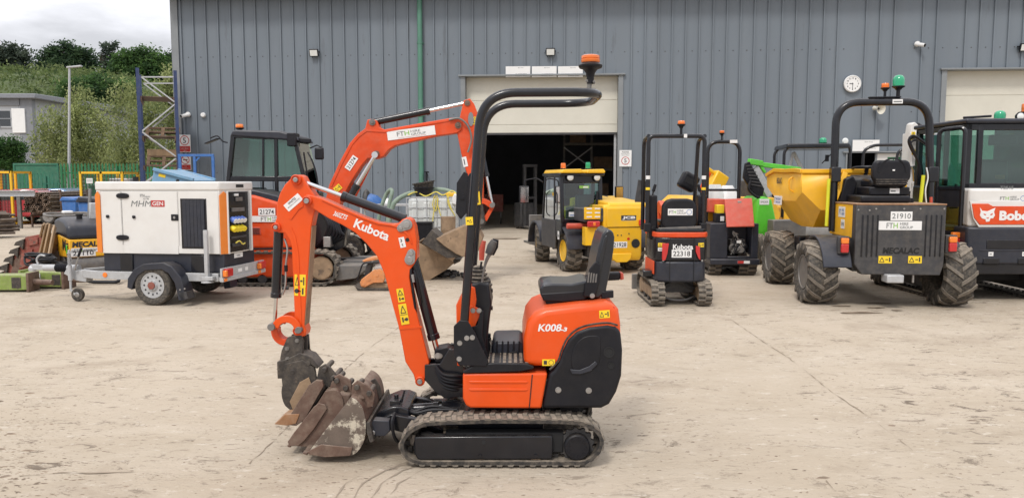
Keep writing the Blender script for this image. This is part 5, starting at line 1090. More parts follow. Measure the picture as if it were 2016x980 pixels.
a = k_.y(764, 277, YB-KY); b = k_.y(858, 265, YB-KY); ux = (b-a).normalized(); uy = V((-ux.z, 0, ux.x)); sticker('hire_label', kbo, a+V((0, -.006, 0)), ux, uy, (b-a).length, .155, [('FT', .20, .3, .15, .5, 'inkg'), ('H', .36, .3, .10, .5, 'inkgreen'), ('HIRE', .49, .55, .2, .26, 'inkg'), ('GROUP', .49, .22, .31, .26, 'inkg'), ('#bar', .22, .1, .58, .03, 'inkred')])
a = k_.y(692, 321, YB-KY); ux = V((cos(R(55)), 0, sin(R(55)))); uy = V((-ux.z, 0, ux.x)); sticker('number_plate', kbo, a-ux*.13-uy*.055+V((0, -.006, 0)), ux, uy, .26, .11, [('21274', .08, .2, .84, .6, 'ink')])
a = k_.y(669, 374, YB-KY); warn(kbo, a+V((-.05, -.006, -.05)), V((.75, 0, .66)), V((-.66, 0, .75)), .13, .10)
kd = [(898, 253), (905, 232), (913, 198), (925, 194), (933, 204), (941, 225), (944, 250), (948, 300), (952, 350), (952, 395), (940, 402), (930, 370), (917, 335), (908, 302)]
kdo = kprism(kd, YB+.03, YB+.23).build('dipper_arm', 'orange2', kx, .012)
a = k_.y(927, 235, YB+.02-KY); MB().prism([(a.x+.07*cos(2*pi*k/14)*.7, a.z+.12*sin(2*pi*k/14)) for k in range(14)], YB+.015-KY, YB+.034-KY).build('lightening_hole', 'trim', kdo)
for a_, c_ in ((920, 203), (946, 392)): a = k_.y(a_, c_, YB+.03-KY); MB().lathe([(.05, 0), (.05, -.02), (.03, -.022), (.001, -.03)], a, (0, 1, 0), 18).build('pin_boss', 'rustb', kdo)
a = k_.y(936, 235, YB+.03-KY); warn(kdo, a+V((-.05, -.006, -.09)), X_, Z_, .08, .13)
a = k_.y(915, 320, YB+.03-KY); sticker('label', kdo, a+V((-.02, -.006, -.08)), V((.97, 0, .2)), V((-.2, 0, .97)), .08, .17, [('#bar', .3, .2, .2, .6, 'ink')])
ram(kx, k_.y(735, 241, YB+.13-KY), k_.y(919, 203, YB+.13-KY), .062, .60, .034, 'arm_cylinder')
for dy in (-.06, .32): ram(kx, k_.y(686, 392, YB+dy-KY), k_.y(739, 305, YB+dy-KY), .062, .32, .036, 'boom_cylinder', 'black')
MB().prism(kp([(684, 395), (728, 312), (738, 312), (696, 398)], YB+.3), YB+.30-KY, YB+.34-KY).build('cylinder_guard', 'orange2', kbo, .004)
ram(kx, k_.y(948, 300, YB+.13-KY), k_.y(969, 404, YB+.13-KY), .05, .45, .028, 'bucket_cylinder')
q = MB(); q.prism(kp([(944, 388), (956, 392), (968, 398), (973, 404), (968, 412), (954, 402), (944, 400)], YB), YB-KY, YB+.03-KY); q.prism(kp([(944, 388), (956, 392), (968, 398), (973, 404), (968, 412), (954, 402), (944, 400)], YB), YB+.22-KY, YB+.25-KY); li = q.build('bucket_link', 'orange2', kx, .006)
MB().prism(kp([(966, 406), (973, 408), (958, 436), (950, 432)], YB), YB+.05-KY, YB+.2-KY).build('tie_link', 'orange2', li, .006)
for a_, c_ in ((969, 404), (948, 436)): a = k_.y(a_, c_, YB-KY); MB().cyl(a+V((0, -.03, 0)), a+V((0, .3, 0)), .045).build('link_pin', 'greysteel', li)
MB().prism(kp([(934, 400), (950, 402), (956, 440), (940, 460), (925, 452)], YB), YB+.0-KY, YB+.24-KY).build('quick_hitch', 'mud', kx, .01)
q = MB(); q.tube(catmull([k_.y(884, 236, YB-.03-KY), k_.y(905, 234, YB-.04-KY), k_.y(922, 250, YB-.04-KY), k_.y(928, 275, YB-.03-KY), k_.y(921, 300, YB-.03-KY)], 5), .018, 7); q.build('hydraulic_hose', 'greysteel', kdo)
q = kprism([(858, 470), (875, 462), (915, 444), (940, 452), (950, 470), (940, 498), (912, 506), (898, 500), (874, 484)], YB-.30, YB+.55); ku = q.build('digging_bucket', 'earth', kx, .012)
MB().prism(kp([(830, 478), (850, 452), (862, 462), (880, 480), (900, 492), (908, 506), (880, 508), (850, 490)], YB-.2), YB-.22-KY, YB+.5-KY).build('bucket_floor', 'mud', ku, .008)
# ================================================================ pieces lying between the excavator and the IBC tank
def prop(name, label, cat, px, py, rz=0, group=None):
    p = gr(px, py); return thing(name, label, cat, p, rz, group), Fr(p, rz)
t, f_ = prop('loose_bucket', 'earth caked excavator bucket resting mouth up on the ground by the IBC tank', 'bucket', 850, 551)
P = f_.yp([(895, 517), (880, 530), (846, 551), (824, 552), (806, 540), (800, 515), (806, 492), (822, 476)], 0); P = [V(p) for p in P]; cen = V((f_.y(850, 515, 0).x, f_.y(850, 515, 0).z))
inn_ = [p+(cen-p).normalized()*.02 for p in P]
sh = MB().prism([tuple(p) for p in P]+[tuple(p) for p in inn_[::-1]], .02, .93).build('bucket_shell', 'earth', t)
for y in (0, .93): MB().prism([tuple(p) for p in P], y, y+.02).build('side_plate', 'earth', sh, .004)
for k in range(4): c = P[0]; MB().prism([(c.x-.02, c.y-.04), (c.x+.10, c.y+.02), (c.x-.03, c.y+.04)], .05+.24*k, .15+.24*k).build('tooth', 'mud', sh, .004)
t, f_ = prop('rubber_track_pile', 'dark rubber chain lying coiled on the ground beside the earth caked bucket', 'chain', 872, 546)
b = MB(); rg = random.Random(5)
for k in range(46):
    a = k*.55; r_ = .12+.012*k; x = r_*cos(a)*1.0+.02; y = r_*sin(a)*.45+.15
    b.box(-.05, .05, -.02, .02, 0, .045, MX.Translation((x, y, .005+.05*(k % 2)))@MX.Rotation(a+1.57, 4, 'Z')@MX.Rotation(rg.uniform(-.3, .3), 4, 'X'))
b.build('chain_links', 'dgrey', t, .008)
# plate compactor
t, f_ = prop('plate_compactor', 'faded orange plate compactor with black frame on the ground', 'compactor', 730, 572)
z0 = lambda a, b, y=0: f_.y(a, b, y)
MB().prism(f_.yp([(697, 562), (704, 572), (770, 572), (778, 566), (770, 568), (706, 567)], 0), 0, .42).build('base_plate', 'mud', t, .006)
MB().prism(f_.yp([(712, 568), (766, 568), (764, 558), (735, 555), (716, 560)], .05), .05, .36).build('exciter', 'earth', t, .02)
q = MB(); A = f_.yp([(708, 556), (712, 549), (736, 531), (748, 529), (757, 535), (758, 548), (754, 557), (735, 557), (718, 566), (710, 564)], .0); q.prism(A, .0, .06); bg_ = q.build('belt_guard', 'orange_pale', t, .015, 3)
for a_, c_ in ((715, 559), (726, 549), (742, 541)): a = z0(a_, c_, -.001); MB().lathe([(.028, 0), (.028, -.008), (.001, -.008)], a, (0, 1, 0), 14).build('guard_boss', 'orange_pale', bg_)
MB().prism(f_.yp([(736, 530), (738, 520), (760, 518), (768, 530), (766, 556), (740, 556)], .08), .08, .34).build('engine', 'white', t, .03)
q = MB(); q.tube(rnd([z0(703, 552), z0(714, 518), z0(756, 516), z0(768, 556)], .05), .012, 8); q.tube(rnd([z0(703, 552, .36), z0(714, 518, .36), z0(756, 516, .36), z0(768, 556, .36)], .05), .012, 8); q.build('roll_cage', 'blackm', t)
q = MB(); A = f_.yp([(714, 552), (722, 520), (732, 520), (724, 554)], .1); q.prism(A, .1, .3); q.build('water_tank', 'dgrey', t, .01)
MB().prism(f_.yp([(712, 513), (726, 508), (746, 505), (752, 510), (716, 516)], .0), .0, .36).build('top_cover', 'orange_pale', t, .01)
# wheeled trailer with a mudguard behind
t, f_ = prop('plant_trailer', 'old plant trailer with black mudguard and amber reflector behind the excavator boom', 'trailer', 690, 522)
X = MX.Translation((f_.y(688, 480, .1).x, .12, .31)); wo = tyre_mb(.31, .2, .19, style='road', X=X).build('wheel', 'rubber', t); rim_mb(.19, .2, X).build('rim', 'dgrey', wo)
q = MB(); c = X.translation; pr = [(c.x+.42*cos(R(a)), c.z+.42*sin(R(a))) for a in range(0, 181, 15)]+[(c.x+.38*cos(R(a)), c.z+.38*sin(R(a))) for a in range(180, -1, -15)]; q.prism(pr, 0, .26); mo = q.build('mudguard', 'blackm', t, .006); MB().lathe([(.05, 0), (.05, -.015), (.001, -.02)], (c.x-.39, -.002, c.z-.02), (0, 1, 0), 14).build('reflector', 'lensA', mo)
q = MB(); q.box(c.x-1.6, c.x+1.0, .3, .36, .42, .50); q.box(c.x-1.6, c.x+1.0, 1.3, 1.36, .42, .50); q.box(c.x-1.6, c.x+1.0, .3, 1.36, .50, .54); q.box(c.x-1.6, c.x-1.55, .3, 1.36, .54, .95); q.build('bed', 'greysteel', t, .006)
X = MX.Translation((f_.y(688, 480, .1).x, 1.5, .31)); wo = tyre_mb(.31, .2, .19, style='road', X=X).build('wheel', 'rubber', t)
for i, (px, py, w_, h_, d_, rz, m, lab) in enumerate(((745, 518, .55, .45, .5, .3, 'mud', 'dirty steel attachment bracket dumped behind the plate compactor'), (772, 512, .5, .5, .5, -.4, 'greysteel', 'worn grey attachment bracket standing behind the orange boom foot'), (655, 500, .5, .55, .5, .2, 'dgrey', 'dark hydraulic attachment head behind the orange dipper arm'))):
    t, f_ = prop('hitch_bracket', lab, 'attachment', px, py, rz, 'dumped attachments')
    for y in (-d_/2, d_/2-.04): MB().prism([(-w_/2, 0), (w_/2, 0), (w_/2*.7, h_*.5), (w_*.2, h_), (-w_*.1, h_*.9), (-w_/2, h_*.4)], y, y+.04).build('side_plate', m, t, .01)
    MB().box(-w_/2, w_/2, -d_/2+.041, d_/2-.041, 0, .04).build('base', m, t); MB().cyl((0, -d_/2-.05, h_*.7), (0, d_/2+.05, h_*.7), .04).build('pin', 'steel', t); MB().cyl((w_*.3, -d_/2-.05, h_*.3), (w_*.3, d_/2+.05, h_*.3), .04).build('pin', 'rustb', t)
# ================================================================ IBC tank with hose and buckets
IB = gr(850, 497); t = thing('ibc_tank', 'white caged IBC water tank by the wall, with yellow rope draped over it', 'tank', IB); f_ = Fr(IB, 0)
xa, xb = f_.y(801, 440, 0).x, f_.y(900, 440, 0).x; zt_ = f_.y(850, 390, 0).z; zb_ = .16
bt = MB().box(xa+.03, xb-.03, .03, .97, zb_, zt_-.02).build('bottle', 'plasticw', t, .06, 4)
for k in range(4): x = xa+.12+k*(xb-xa-.1)/4; MB().box(x, x+.16, .01, .99, zb_+.1, zt_-.1).build('bottle_rib', 'plasticw', bt, .03, 3)
q = MB(); n = 5
for k in range(n+1):
    x = xa+(xb-xa)*k/n
    for y in (0, 1.0): q.cyl((x, y, zb_), (x, y, zt_+.02), .011, n=8)
for z in [zb_+(zt_-zb_)*k/5 for k in range(6)]:
    q.tube([(xa, 0, z), (xb, 0, z), (xb, 1, z), (xa, 1, z)], .011, 8, True)
q.build('cage', 'galv', t)
q = MB(); [q.box(xa, xb, y, y+.1, 0, zb_-.02) for y in (0, .45, .9)]; q.box(xa, xb, 0, 1, zb_-.02, zb_); q.build('pallet_base', 'woodr', t, .005)
q = MB(); zz = zt_+.03
rp1 = [f_.y(a, b, y) for a, b, y in ((803, 384, .2), (820, 378, .3), (838, 386, .2), (858, 378, .35), (872, 384, .15), (890, 376, .3), (898, 382, .1))]
for p in rp1: p.z = max(p.z, zz)
q.tube(catmull(rp1, 5), .016, 6)
for pts in (((856, 384), (857, 400), (853, 425), (851, 448)), ((860, 384), (862, 405), (868, 425)), ((855, 386), (852, 404), (858, 415), (863, 390)), ((880, 384), (888, 410), (896, 425)), ((884, 380), (882, 400), (893, 420))): q.tube(catmull([f_.y(a, b, -.03) for a, b in pts], 5), .012, 6)
q.build('draped_rope', 'rope', t)
c = f_.y(887, 379, .2); MB().box(c.x-.10, c.x+.12, c.y-.1, c.y+.1, zz, zz+.10).build('yellow_plug', 'yellow2', t, .02)
c = f_.y(895, 388, .0); MB().prism([(c.x-.06, c.z-.16), (c.x+.04, c.z-.2), (c.x+.10, c.z+.04), (c.x, c.z+.09), (c.x-.05, c.z)], -.05, .02).build('white_rag', 'decal', t, .02)
for i, (px, py, rr, hh, tl) in enumerate(((834, 378, .24, .20, 0.0), (836, 362, .26, .17, .16))):
    c = f_.y(px, py, .45); tb = MB(MX.Translation((IB.x+c.x, IB.y+.45, zz-.0 if i == 0 else zz+.16))@MX.Rotation(-tl, 4, 'Y'))
    tb.lathe([(rr*.8, 0), (rr, hh), (rr*1.1, hh), (rr*1.1, hh+.03), (rr*.93, hh+.03), (rr*.72, .02), (.001, .02)], (0, 0, 0), (0, 0, 1), 26)
    tag(tb.build('rubber_tub', 'rubber' if i else 'blackm', None), ('lower black rubber tub standing on the IBC tank', 'upper black rubber tub tilted in the tub below it, on the IBC tank')[i], 'tub', 'rubber tubs on the tank')
q = MB(); q.tube(catmull([f_.y(a, b, y) for a, b, y in ((832, 379, .6), (810, 380, .6), (790, 388, .55), (776, 400, .5), (770, 420, .5), (764, 450, .5))], 6), .06, 10); q.tube(catmull([f_.y(a, b, y) for a, b, y in ((763, 440, .6), (767, 400, .65), (772, 378, .7), (768, 374, .8), (760, 384, .9), (750, 410, .9), (744, 440, .9))], 6), .05, 10); o = q.build('suction_hose', 'hose', None); o.location = IB; tag(o, 'pale green suction hose looping from the IBC tank down to the ground', 'hose')
q = MB(); q.tube(catmull([f_.y(a, b, .6) for a, b in ((845, 372), (875, 374), (900, 382))], 5), .055, 10); o = q.build('suction_hose', 'hose', None); o.location = IB; tag(o, 'short pale green hose lying across the top of the IBC tank', 'hose')
q = MB(); c = wallpt(842, 345); p = V((c.x*cos(WA), 25.5+c.x*sin(WA)-.2, c.z)); q.cyl(p+V((0, .15, 0)), p+V((0, -.1, 0)), .03); q.cyl(p+V((0, -.1, -.2)), p+V((0, -.1, .08)), .035); q.lathe([(.03, .08), (.08, .1), (.08, .12), (.02, .13)], p+V((0, -.1, 0)), (0, 0, 1), 12); tag(q.build('standpipe_tap', 'blackm', None), 'black tap on the wall right of the downpipe foot', 'tap')
for px0, px1, py0, py1, m, lab in ((821, 851, 437, 478, 'blackm', 'black plastic crate standing in front of the IBC tank'), (867, 896, 427, 462, 'greysteel', 'grey brown steel drum in front of the IBC tank')):
    p = gr((px0+px1)/2, 503); f2 = Fr(p, 0); t = thing('crate' if m == 'blackm' else 'drum', lab, 'crate' if m == 'blackm' else 'drum', p); w_ = f2.y(px1, 450, 0).x; zt2 = f2.y(px0, py0, 0).z
    if m == 'blackm':
        q = MB(); q.prism([(-w_*.85, .02), (w_*.85, .02), (w_, zt2), (-w_, zt2)], 0, .35); o = q.build('tub', m, t, .02); MB().box(-w_*1.05, w_*1.05, -.02, .37, zt2-.05, zt2-.001).build('rim', m, o, .008)
    else:
        q = MB(); q.lathe([(.001, 0), (w_, 0), (w_, .02), (w_*.98, .05), (w_*.98, zt2*.32), (w_*1.02, zt2*.35), (w_*.98, zt2*.38), (w_*.98, zt2*.63), (w_*1.02, zt2*.66), (w_*.98, zt2*.69), (w_, zt2-.01), (w_, zt2), (.001, zt2-.02)], (0, w_, 0), (0, 0, 1), 26); q.build('barrel', 'earth', t)
p = gr(770, 480); t = thing('pallet_bench', 'low steel bench with blue and white bundles left of the IBC tank', 'bench', p)
q = MB(); q.box(-.9, .5, 0, .6, 1.05, 1.11); q.build('top', 'galv', t, .005)
for x in (-.85, .42):
    for y in (.02, .53): MB().box(x, x+.05, y, y+.05, 0, 1.05).build('leg', 'galv', t)
for i, (x, w_, h_, m, lab) in enumerate(((-.6, .5, .28, 'blue', 'crumpled blue sheet on the steel bench'), (-.15, .25, .16, 'decal', 'white bag on the steel bench beside the blue sheet'), (-.72, .2, .42, 'dgrey', 'dark folded bag on the steel bench behind the blue sheet'))):
    b = MB(); n = 10; rings = []
    for j in range(6):
        v = j/5; rr = (1-v**2.2)**.5 if v < 1 else .02
        rings.append([V((x+w_*.6*rr*cos(2*pi*k/n)*(1+.25*NZ.noise(V((k*1.3, j*.9, i*7)))), .3+.22*rr*sin(2*pi*k/n), h_*v*(1+.2*NZ.noise(V((k, j, i)))))) for k in range(n)])
    o = b.loft(rings).build('bundle', m, None, sharp=25); o.location = p+V((0, 0, 1.112)); tag(o, lab, 'bundle')
# ================================================================ yellow telehandler
JR = R(14); c0 = gr(1122, 533); JL = c0+V((.62*cos(JR), .62*sin(JR), 0)); j = Fr(JL, JR)
jt = thing('telehandler', 'compact yellow telehandler seen from behind by the open doorway', 'telehandler', JL, JR)
yr = -.72
for x, y, sd in ((-.64, 0, -1), (.64, 0, 1), (-.64, 1.86, -1), (.64, 1.86, 1)):
    X = MX.Translation((x, y, .40))@MX.Rotation(pi/2, 4, 'Z') if False else MX.Translation((x, y, .40))@MX.Rotation(-pi/2-(R(13) if y > 1 else 0), 4, 'Z')
    w_ = tyre_mb(.40, .30, .205, lugs=15, style='block', lug=.04, X=X).build('wheel', 'rubberd', jt)
    rim_mb(.205, .30, X, dish=.45, out=(-1 if sd < 0 else 1)).build('rim', 'yellow2', w_)
    if True:
        q = MB(MX.Translation((x, y, .42)))
        pr = [(.50*cos(R(a)), .47*sin(R(a))) for a in range(-5, 176, 12)]; pr2 = [(.455*cos(R(a)), .43*sin(R(a))) for a in range(170, -7, -12)]
        q.prism(pr+pr2, -.19, .19, 'x'); q.build('mudguard', 'navy' if y < 1 else 'navy', jt, .01)
MB().box(-.44, .44, -.5, 2.5, .30, .62).build('chassis', 'dgrey', jt, .03)
# rear body
def jy(a, b, k=yr): return j.y(a, b, k)
a, b = jy(1184, 512), jy(1262, 398)
xl_, xr_ = jy(1188, 450).x, jy(1264, 450).x; zb_, z1, z2 = jy(1220, 514).z, jy(1220, 447).z, jy(1220, 406).z
body = MB().prism([(yr, zb_+.10), (yr+.06, zb_), (yr+.5, zb_+.02), (1.6, .52), (1.6, z2-.10), (1.2, z2-.02), (yr+.05, z2+.03), (yr, z2-.02)], xl_, xr_, 'x').build('rear_body', 'yellow2', jt, .03, 3)
MB().box(xl_+.06, xr_-.03, yr-.018, yr+.01, z1, z2-.035).build('rear_hatch', 'yellow2', body, .012)
MB().box(xl_+.06, xr_-.03, yr-.004, yr+.01, z1-.012, z1-.002).build('panel_gap', 'dark', body)
a = jy(1223, 432, yr-.02); b = jy(1251, 424, yr-.02); pl = sticker('maker_badge', body, (a.x, yr-.0185, a.z-.02), X_, Z_, .30, .095, [('#bar', .0, .0, 1, .04, 'decal')], 'ink'); text('JCB', 'decal', pl, (a.x+.02, yr-.0245, a.z-.005), X_, Z_, .26, .065, bold=.05, slant=.1)
a = jy(1206, 488); sticker('number_plate', body, (a.x, yr-.001, a.z), X_, Z_, .29, .115, [('21928', .06, .15, .88, .68, 'ink')])
for a_, c_, m in ((1202, 470, 'lensR'), (1237, 470, 'lensR'), (1223, 463, 'dgrey'), (1238, 460, 'dgrey'), (1216, 463, 'dgrey')): p = jy(a_, c_); MB().cyl((p.x, yr, p.z), (p.x, yr-.012, p.z), .024 if m == 'lensR' else .012, n=12).build('reflector' if m == 'lensR' else 'bolt', m, body)
p = jy(1251, 479); q = MB(); q.lathe([(.08, 0), (.085, -.012), (.07, -.014), (.02, -.01), (.001, -.01)], (p.x, yr, p.z), (0, 1, 0), 18); q.build('vent_grille', 'dark', body)
p = jy(1223, 505); q = MB(); q.prism([(p.x-.20, zb_+.15), (p.x+.20, zb_+.15), (p.x+.18, zb_+.04), (p.x+.10, zb_-.02), (p.x-.10, zb_-.02), (p.x-.18, zb_+.04)], yr-.05, yr+.04); q.build('tow_plate', 'yellow2', body, .015)
a, b = jy(1150, 432), jy(1182, 408); pl = MB().box(a.x, b.x, yr-.02, yr+.02, a.z, b.z).build('tread_plate', 'yellow2', body, .008); q = MB(); 
for k in range(6): q.box(a.x+.04+.16*(k % 2), a.x+.14+.16*(k % 2), yr-.026, yr-.019, a.z+.035+.075*(k//2), a.z+.06+.075*(k//2))
q.build('tread_slots', 'decal', pl)
MB().box(a.x, xl_+.04, yr+.02, .4, a.z-.05, b.z-.02).build('side_tank', 'dgrey', body, .02)
for a_, c_ in ((1168, 441), (1269, 438)):
    p = jy(a_, c_, yr-.02); q = MB().box(p.x-.12, p.x+.12, yr-.07, yr-.0, p.z-.055, p.z+.055); lo = q.build('tail_lamp', 'lensR', body, .02, 3); MB().box(p.x-.02, p.x+.03, yr-.078, yr-.06, p.z-.03, p.z+.03).build('indicator', 'lensA', lo, .006)
    if a_ < 1200: MB().box(p.x-.14, p.x+.14, yr-.0, yr+.2, p.z-.40, p.z-.06).build('lamp_pillar', 'yellow2', body, .01)
# cab
yc0 = -.15; xc0, xc1 = jy(1105, 380, yc0).x, jy(1187, 380, yc0).x; yc1 = max(.9, j.x(1066, 380, xc0).y); zc = 1.86
cab = MB().prism([(yc0, .72), (yc0, 1.0), (.2, 1.0), (yc1, .9), (yc1, .50), (.35, .48), (.3, .62)], xc0, xc1, 'x').build('cab', 'black', jt, .02)
q = MB()
for x in (xc0, xc1-.06):
    q.beam((x+.03, yc0+.02, .95), (x+.03, yc0+.10, zc), .07, .07, (0, 1, 0)); q.beam((x+.03, yc1, .55), (x+.03, yc1-.22, zc), .06, .06, (0, 1, 0)); q.beam((x+.03, yc0+.5, .55), (x+.03, yc0+.5, zc), .05, .05, (0, 1, 0)); q.beam((x+.03, yc0+.1, zc-.02), (x+.03, yc1-.2, zc-.02), .07, .07)
q.box(xc0, xc1, yc0+.06, yc0+.12, zc-.16, zc); q.box(xc0, xc1, yc0, yc0+.05, .93, 1.02); q.box(xc0, xc1, yc1-.26, yc1-.2, zc-.06, zc); q.build('cab_frame', 'black', cab, .012)
MB().add([(xc0+.06, yc0+.03, 1.0), (xc1-.06, yc0+.03, 1.0), (xc1-.06, yc0+.09, zc-.14), (xc0+.06, yc0+.09, zc-.14)], [(0, 1, 2, 3)]).build('rear_window', 'glass', cab)
MB().add([(xc0+.06, yc1-.02, .9), (xc1-.06, yc1-.02, .9), (xc1-.06, yc1-.22, zc-.05), (xc0+.06, yc1-.22, zc-.05)], [(0, 1, 2, 3)]).build('windscreen', 'glass', cab)
for x in (xc0+.02, xc1-.02): MB().add([(x, yc0+.06, .75), (x, yc1-.05, .6), (x, yc1-.22, zc-.05), (x, yc0+.1, zc-.05)], [(0, 1, 2, 3)]).build('side_window', 'glass', cab)
MB().box(xc0-.012, xc0+.02, .2, yc1-.05, .42, .98).build('door_panel', 'dgrey', cab, .01)
q = MB(); q.tube(rnd([(xc0-.02, .5, 1.55), (xc0-.09, .52, 1.5), (xc0-.09, .52, 1.1), (xc0-.02, .5, 1.05)], .05), .012, 6); q.build('door_handle', 'blackm', cab)
rf = MB().box(xc0-.03, xc1+.03, yc0-.02, yc1-.15, zc-.02, zc+.03).build('cab_roof', 'black', cab, .015)
for a_, b_ in ((xc0-.02, xc0+.42), (xc1-.36, xc1+.03)): MB().prism([(a_, zc+.03), (a_+.04, zc+.10), (b_-.04, zc+.11), (b_, zc+.06), (b_-.02, zc+.03)], yc0-.06, yc1-.2).build('roof_cap', 'yellow2', rf, .015)
MB().box(xc0+.40, xc1-.34, yc0-.03, yc1-.2, zc+.03, zc+.085).build('roof_cap', 'yellow2', rf, .015)
for x in (xc0+.18, xc1-.12):
    q = MB(); q.lathe([(.001, -.05), (.06, -.05), (.075, -.02), (.075, 0), (.065, .002)], (x, yc0+.0, zc-.05), (0, -1, 0), 18); lo = q.build('work_lamp', 'blackm', rf); MB().lathe([(.066, 0), (.05, .012), (.001, .016)], (x, yc0-.0, zc-.05), (0, -1, 0), 18).build('lamp_glass', 'led', lo)
beacon(cab, xc0+.10, yc0+.2, zc+.08, .10, .055, 'lensO', stem=.01); beacon(cab, xc1-.22, yc0+.25, zc+.08, .12, .055, 'lensG', stem=.01)
q = MB(); q.box(-.50, -.02, yc0+.25, .62, .62, 1.05); q.box(-.48, -.04, yc0+.2, yc0+.32, 1.05, 1.48); q.build('operator_seat', 'seat', cab, .04)
sticker('window_label', cab, (xc0+.16, yc0+.016, 1.06), X_, Z_, .14, .09, [('#bar', .1, .2, .8, .2, 'inkblue')], 'decal')
sticker('window_label', cab, (xc0+.38, yc0+.06, 1.60), X_, Z_, .20, .05, [('#bar', .4, .2, .5, .5, 'decal')], 'inkgreen')
MB().cyl((xc0+.02, yr+.28, .90), (xc0+.55, yr+.28, .90), .055, n=14).build('air_filter', 'red', jt, .01)
q = MB(); q.beam((xc1-.16, yc0-.02, 1.05), (xc1-.10, yc0+.03, 1.55), .03, .05, (0, 1, 0)); q.build('wiper', 'blackm', cab)
# mirrors
q = MB(); q.tube(rnd([(xc0, 1.1, 1.72), (xc0-.10, 1.2, 1.80), (xc0-.34, 1.25, 1.76), (xc0-.36, 1.25, 1.60)], .06), .014, 7); ma = q.build('mirror_arm', 'blackm', cab)
mo = MB().box(xc0-.47, xc0-.26, 1.20, 1.26, 1.28, 1.64).build('mirror', 'blackm', ma, .025, 3); MB().box(xc0-.45, xc0-.28, 1.192, 1.199, 1.30, 1.62).build('mirror_glass', 'chrome', mo); 
q = MB(); p = j.y(1219, 380, .5); q.box(p.x-.09, p.x+.09, .48, .54, p.z-.14, p.z+.14); mo = q.build('mirror', 'blackm', jt, .025, 3); MB().box(p.x-.07, p.x+.07, .472, .479, p.z-.12, p.z+.12).build('mirror_glass', 'chrome', mo); MB().cyl((p.x, .52, z2-.05), (p.x, .52, p.z-.1), .025).build('mirror_post', 'yellow2', mo)
# bonnet and boom along the right side
MB().prism([(yr+.02, z2+.01), (yr+.06, z2+.07), (.9, z2+.16), (1.6, z2+.10), (1.6, z2-.1), (yr+.02, z2-.03)], xl_+.10, xr_+.10, 'x').build('bonnet', 'yellow2', jt, .03, 3)
bo_ = MB(); bo_.beam((.16, -.25, 1.22), (.16, 2.9, 1.02), .20, .24); bo_.beam((.16, 2.8, 1.05), (.16, 3.25, .62), .16, .2); bo_.build('boom', 'yellow2', jt, .02)
q = MB(); q.box(-.55, .6, 3.22, 3.30, .25, .95); cr = q.build('fork_carriage', 'greysteel', jt, .01)
for x in (-.35, .35): MB().box(x-.06, x+.06, 3.3, 4.3, .22, .27).build('fork', 'greysteel', cr)
q = MB(); q.tube(catmull([(.30, .3, 1.3), (.42, .8, 1.42), (.34, 1.4, 1.38), (.2, 2.0, 1.3)], 5), .025, 7); q.tube(catmull([(.36, .4, 1.25), (.5, .9, 1.36), (.42, 1.4, 1.3)], 5), .025, 7); q.build('hydraulic_hose', 'blackm', jt)
sticker('number_label', cab, (xc0-.013, .02, .62), V((0, -1, 0)), Z_, .10, .16, [('21928', .1, .3, .8, .3, 'ink')])
# ================================================================ second mini excavator, seen from behind
ML = gr(1342, 604); MR = 0.0; m = Fr(ML, MR); ml = ML
mt = thing('mini_excavator', 'small dark excavator with 22318 plate seen from behind with empty roll frame', 'excavator', ML, MR)
def my(a, b, k): return m.y(a, b, k)
for x0 in (-.42, .235):
    P = loop_pts(-.02, 1.26, .16, .17, .0, .33); P = [(y, z+.014) for y, z in P]
    X = None
    q = belt(P, -x0-.185 if False else -(x0+.185), -x0, .022, .016, .075, 'flat', parent=mt, axis='x')
    MB().box(x0+.03, x0+.155, .28, 1.0, .09, .24).build('track_frame', 'earth', q, .02)
    ox = -1 if x0 < 0 else 1
    for yy in (.16, 1.08): MB().cyl((x0+.03, yy, .175), (x0+.17, yy, .175), .12, n=22).build('track_wheel', 'earth', q, .015)
    xi = x0+.185 if x0 < 0 else x0
    for yy in (.45, .75): MB().cyl((x0+.03, yy, .07), (x0+.17, yy, .07), .045, n=14).build('track_roller', 'dgrey', q)
q = MB(); q.box(-.24, .24, .35, .95, .15, .34); q.beam((-.25, .35, .20), (0, .30, .33), .05, .05); q.beam((.25, .35, .20), (0, .30, .33), .05, .05); q.tube(catmull([(-.24, .25, .12), (-.1, .2, .07), (.1, .2, .07), (.24, .25, .12)], 5), .018, 7); q.cyl((0, .6, .3), (0, .6, .46), .2, n=24); q.build('undercarriage', 'dgrey', mt, .008)
MB().box(-.48, .48, 1.32, 1.38, .06, .30).build('dozer_blade', 'greysteel', mt, .01)
# house
yb = .02
zq = lambda py: my(1340, py, yb).z
plan = [(-.37, .85), (-.37, .16), (-.33, .09), (-.16, .03), (.16, .03), (.33, .09), (.37, .16), (.37, .85)]
zb0, zb1, zb2, zb3 = zq(556), zq(514), zq(468), zq(458)
lo_ = MB().prism([(x*.96, y+.0) for x, y in plan], zb0, zb1-.004, 'z').build('counterweight', 'navy', mt, .03, 3)
up_ = MB().prism(plan, zb1, zb2, 'z').build('engine_cover', 'black', mt, .02, 3)
MB().prism([(x*1.01, y-.008 if y < .5 else y) for x, y in plan], zb2+.001, zb3, 'z').build('hood_top', 'orange2', mt, .012, 3)
MB().prism([(-.345, .95), (-.345, .15), (-.30, .1), (.30, .1), (.345, .15), (.345, .95)], zb3-.01, zb3+.045, 'z').build('deck', 'black', mt, .01)
MB().box(-.374, -.362, .14, .80, zb0+.1, zb1-.01).build('side_skirt', 'orange2', mt, .004)
for x in (-.17, .165): MB().box(x-.003, x+.003, .024, .04, zb0+.02, zb2).build('panel_gap', 'dark', up_)
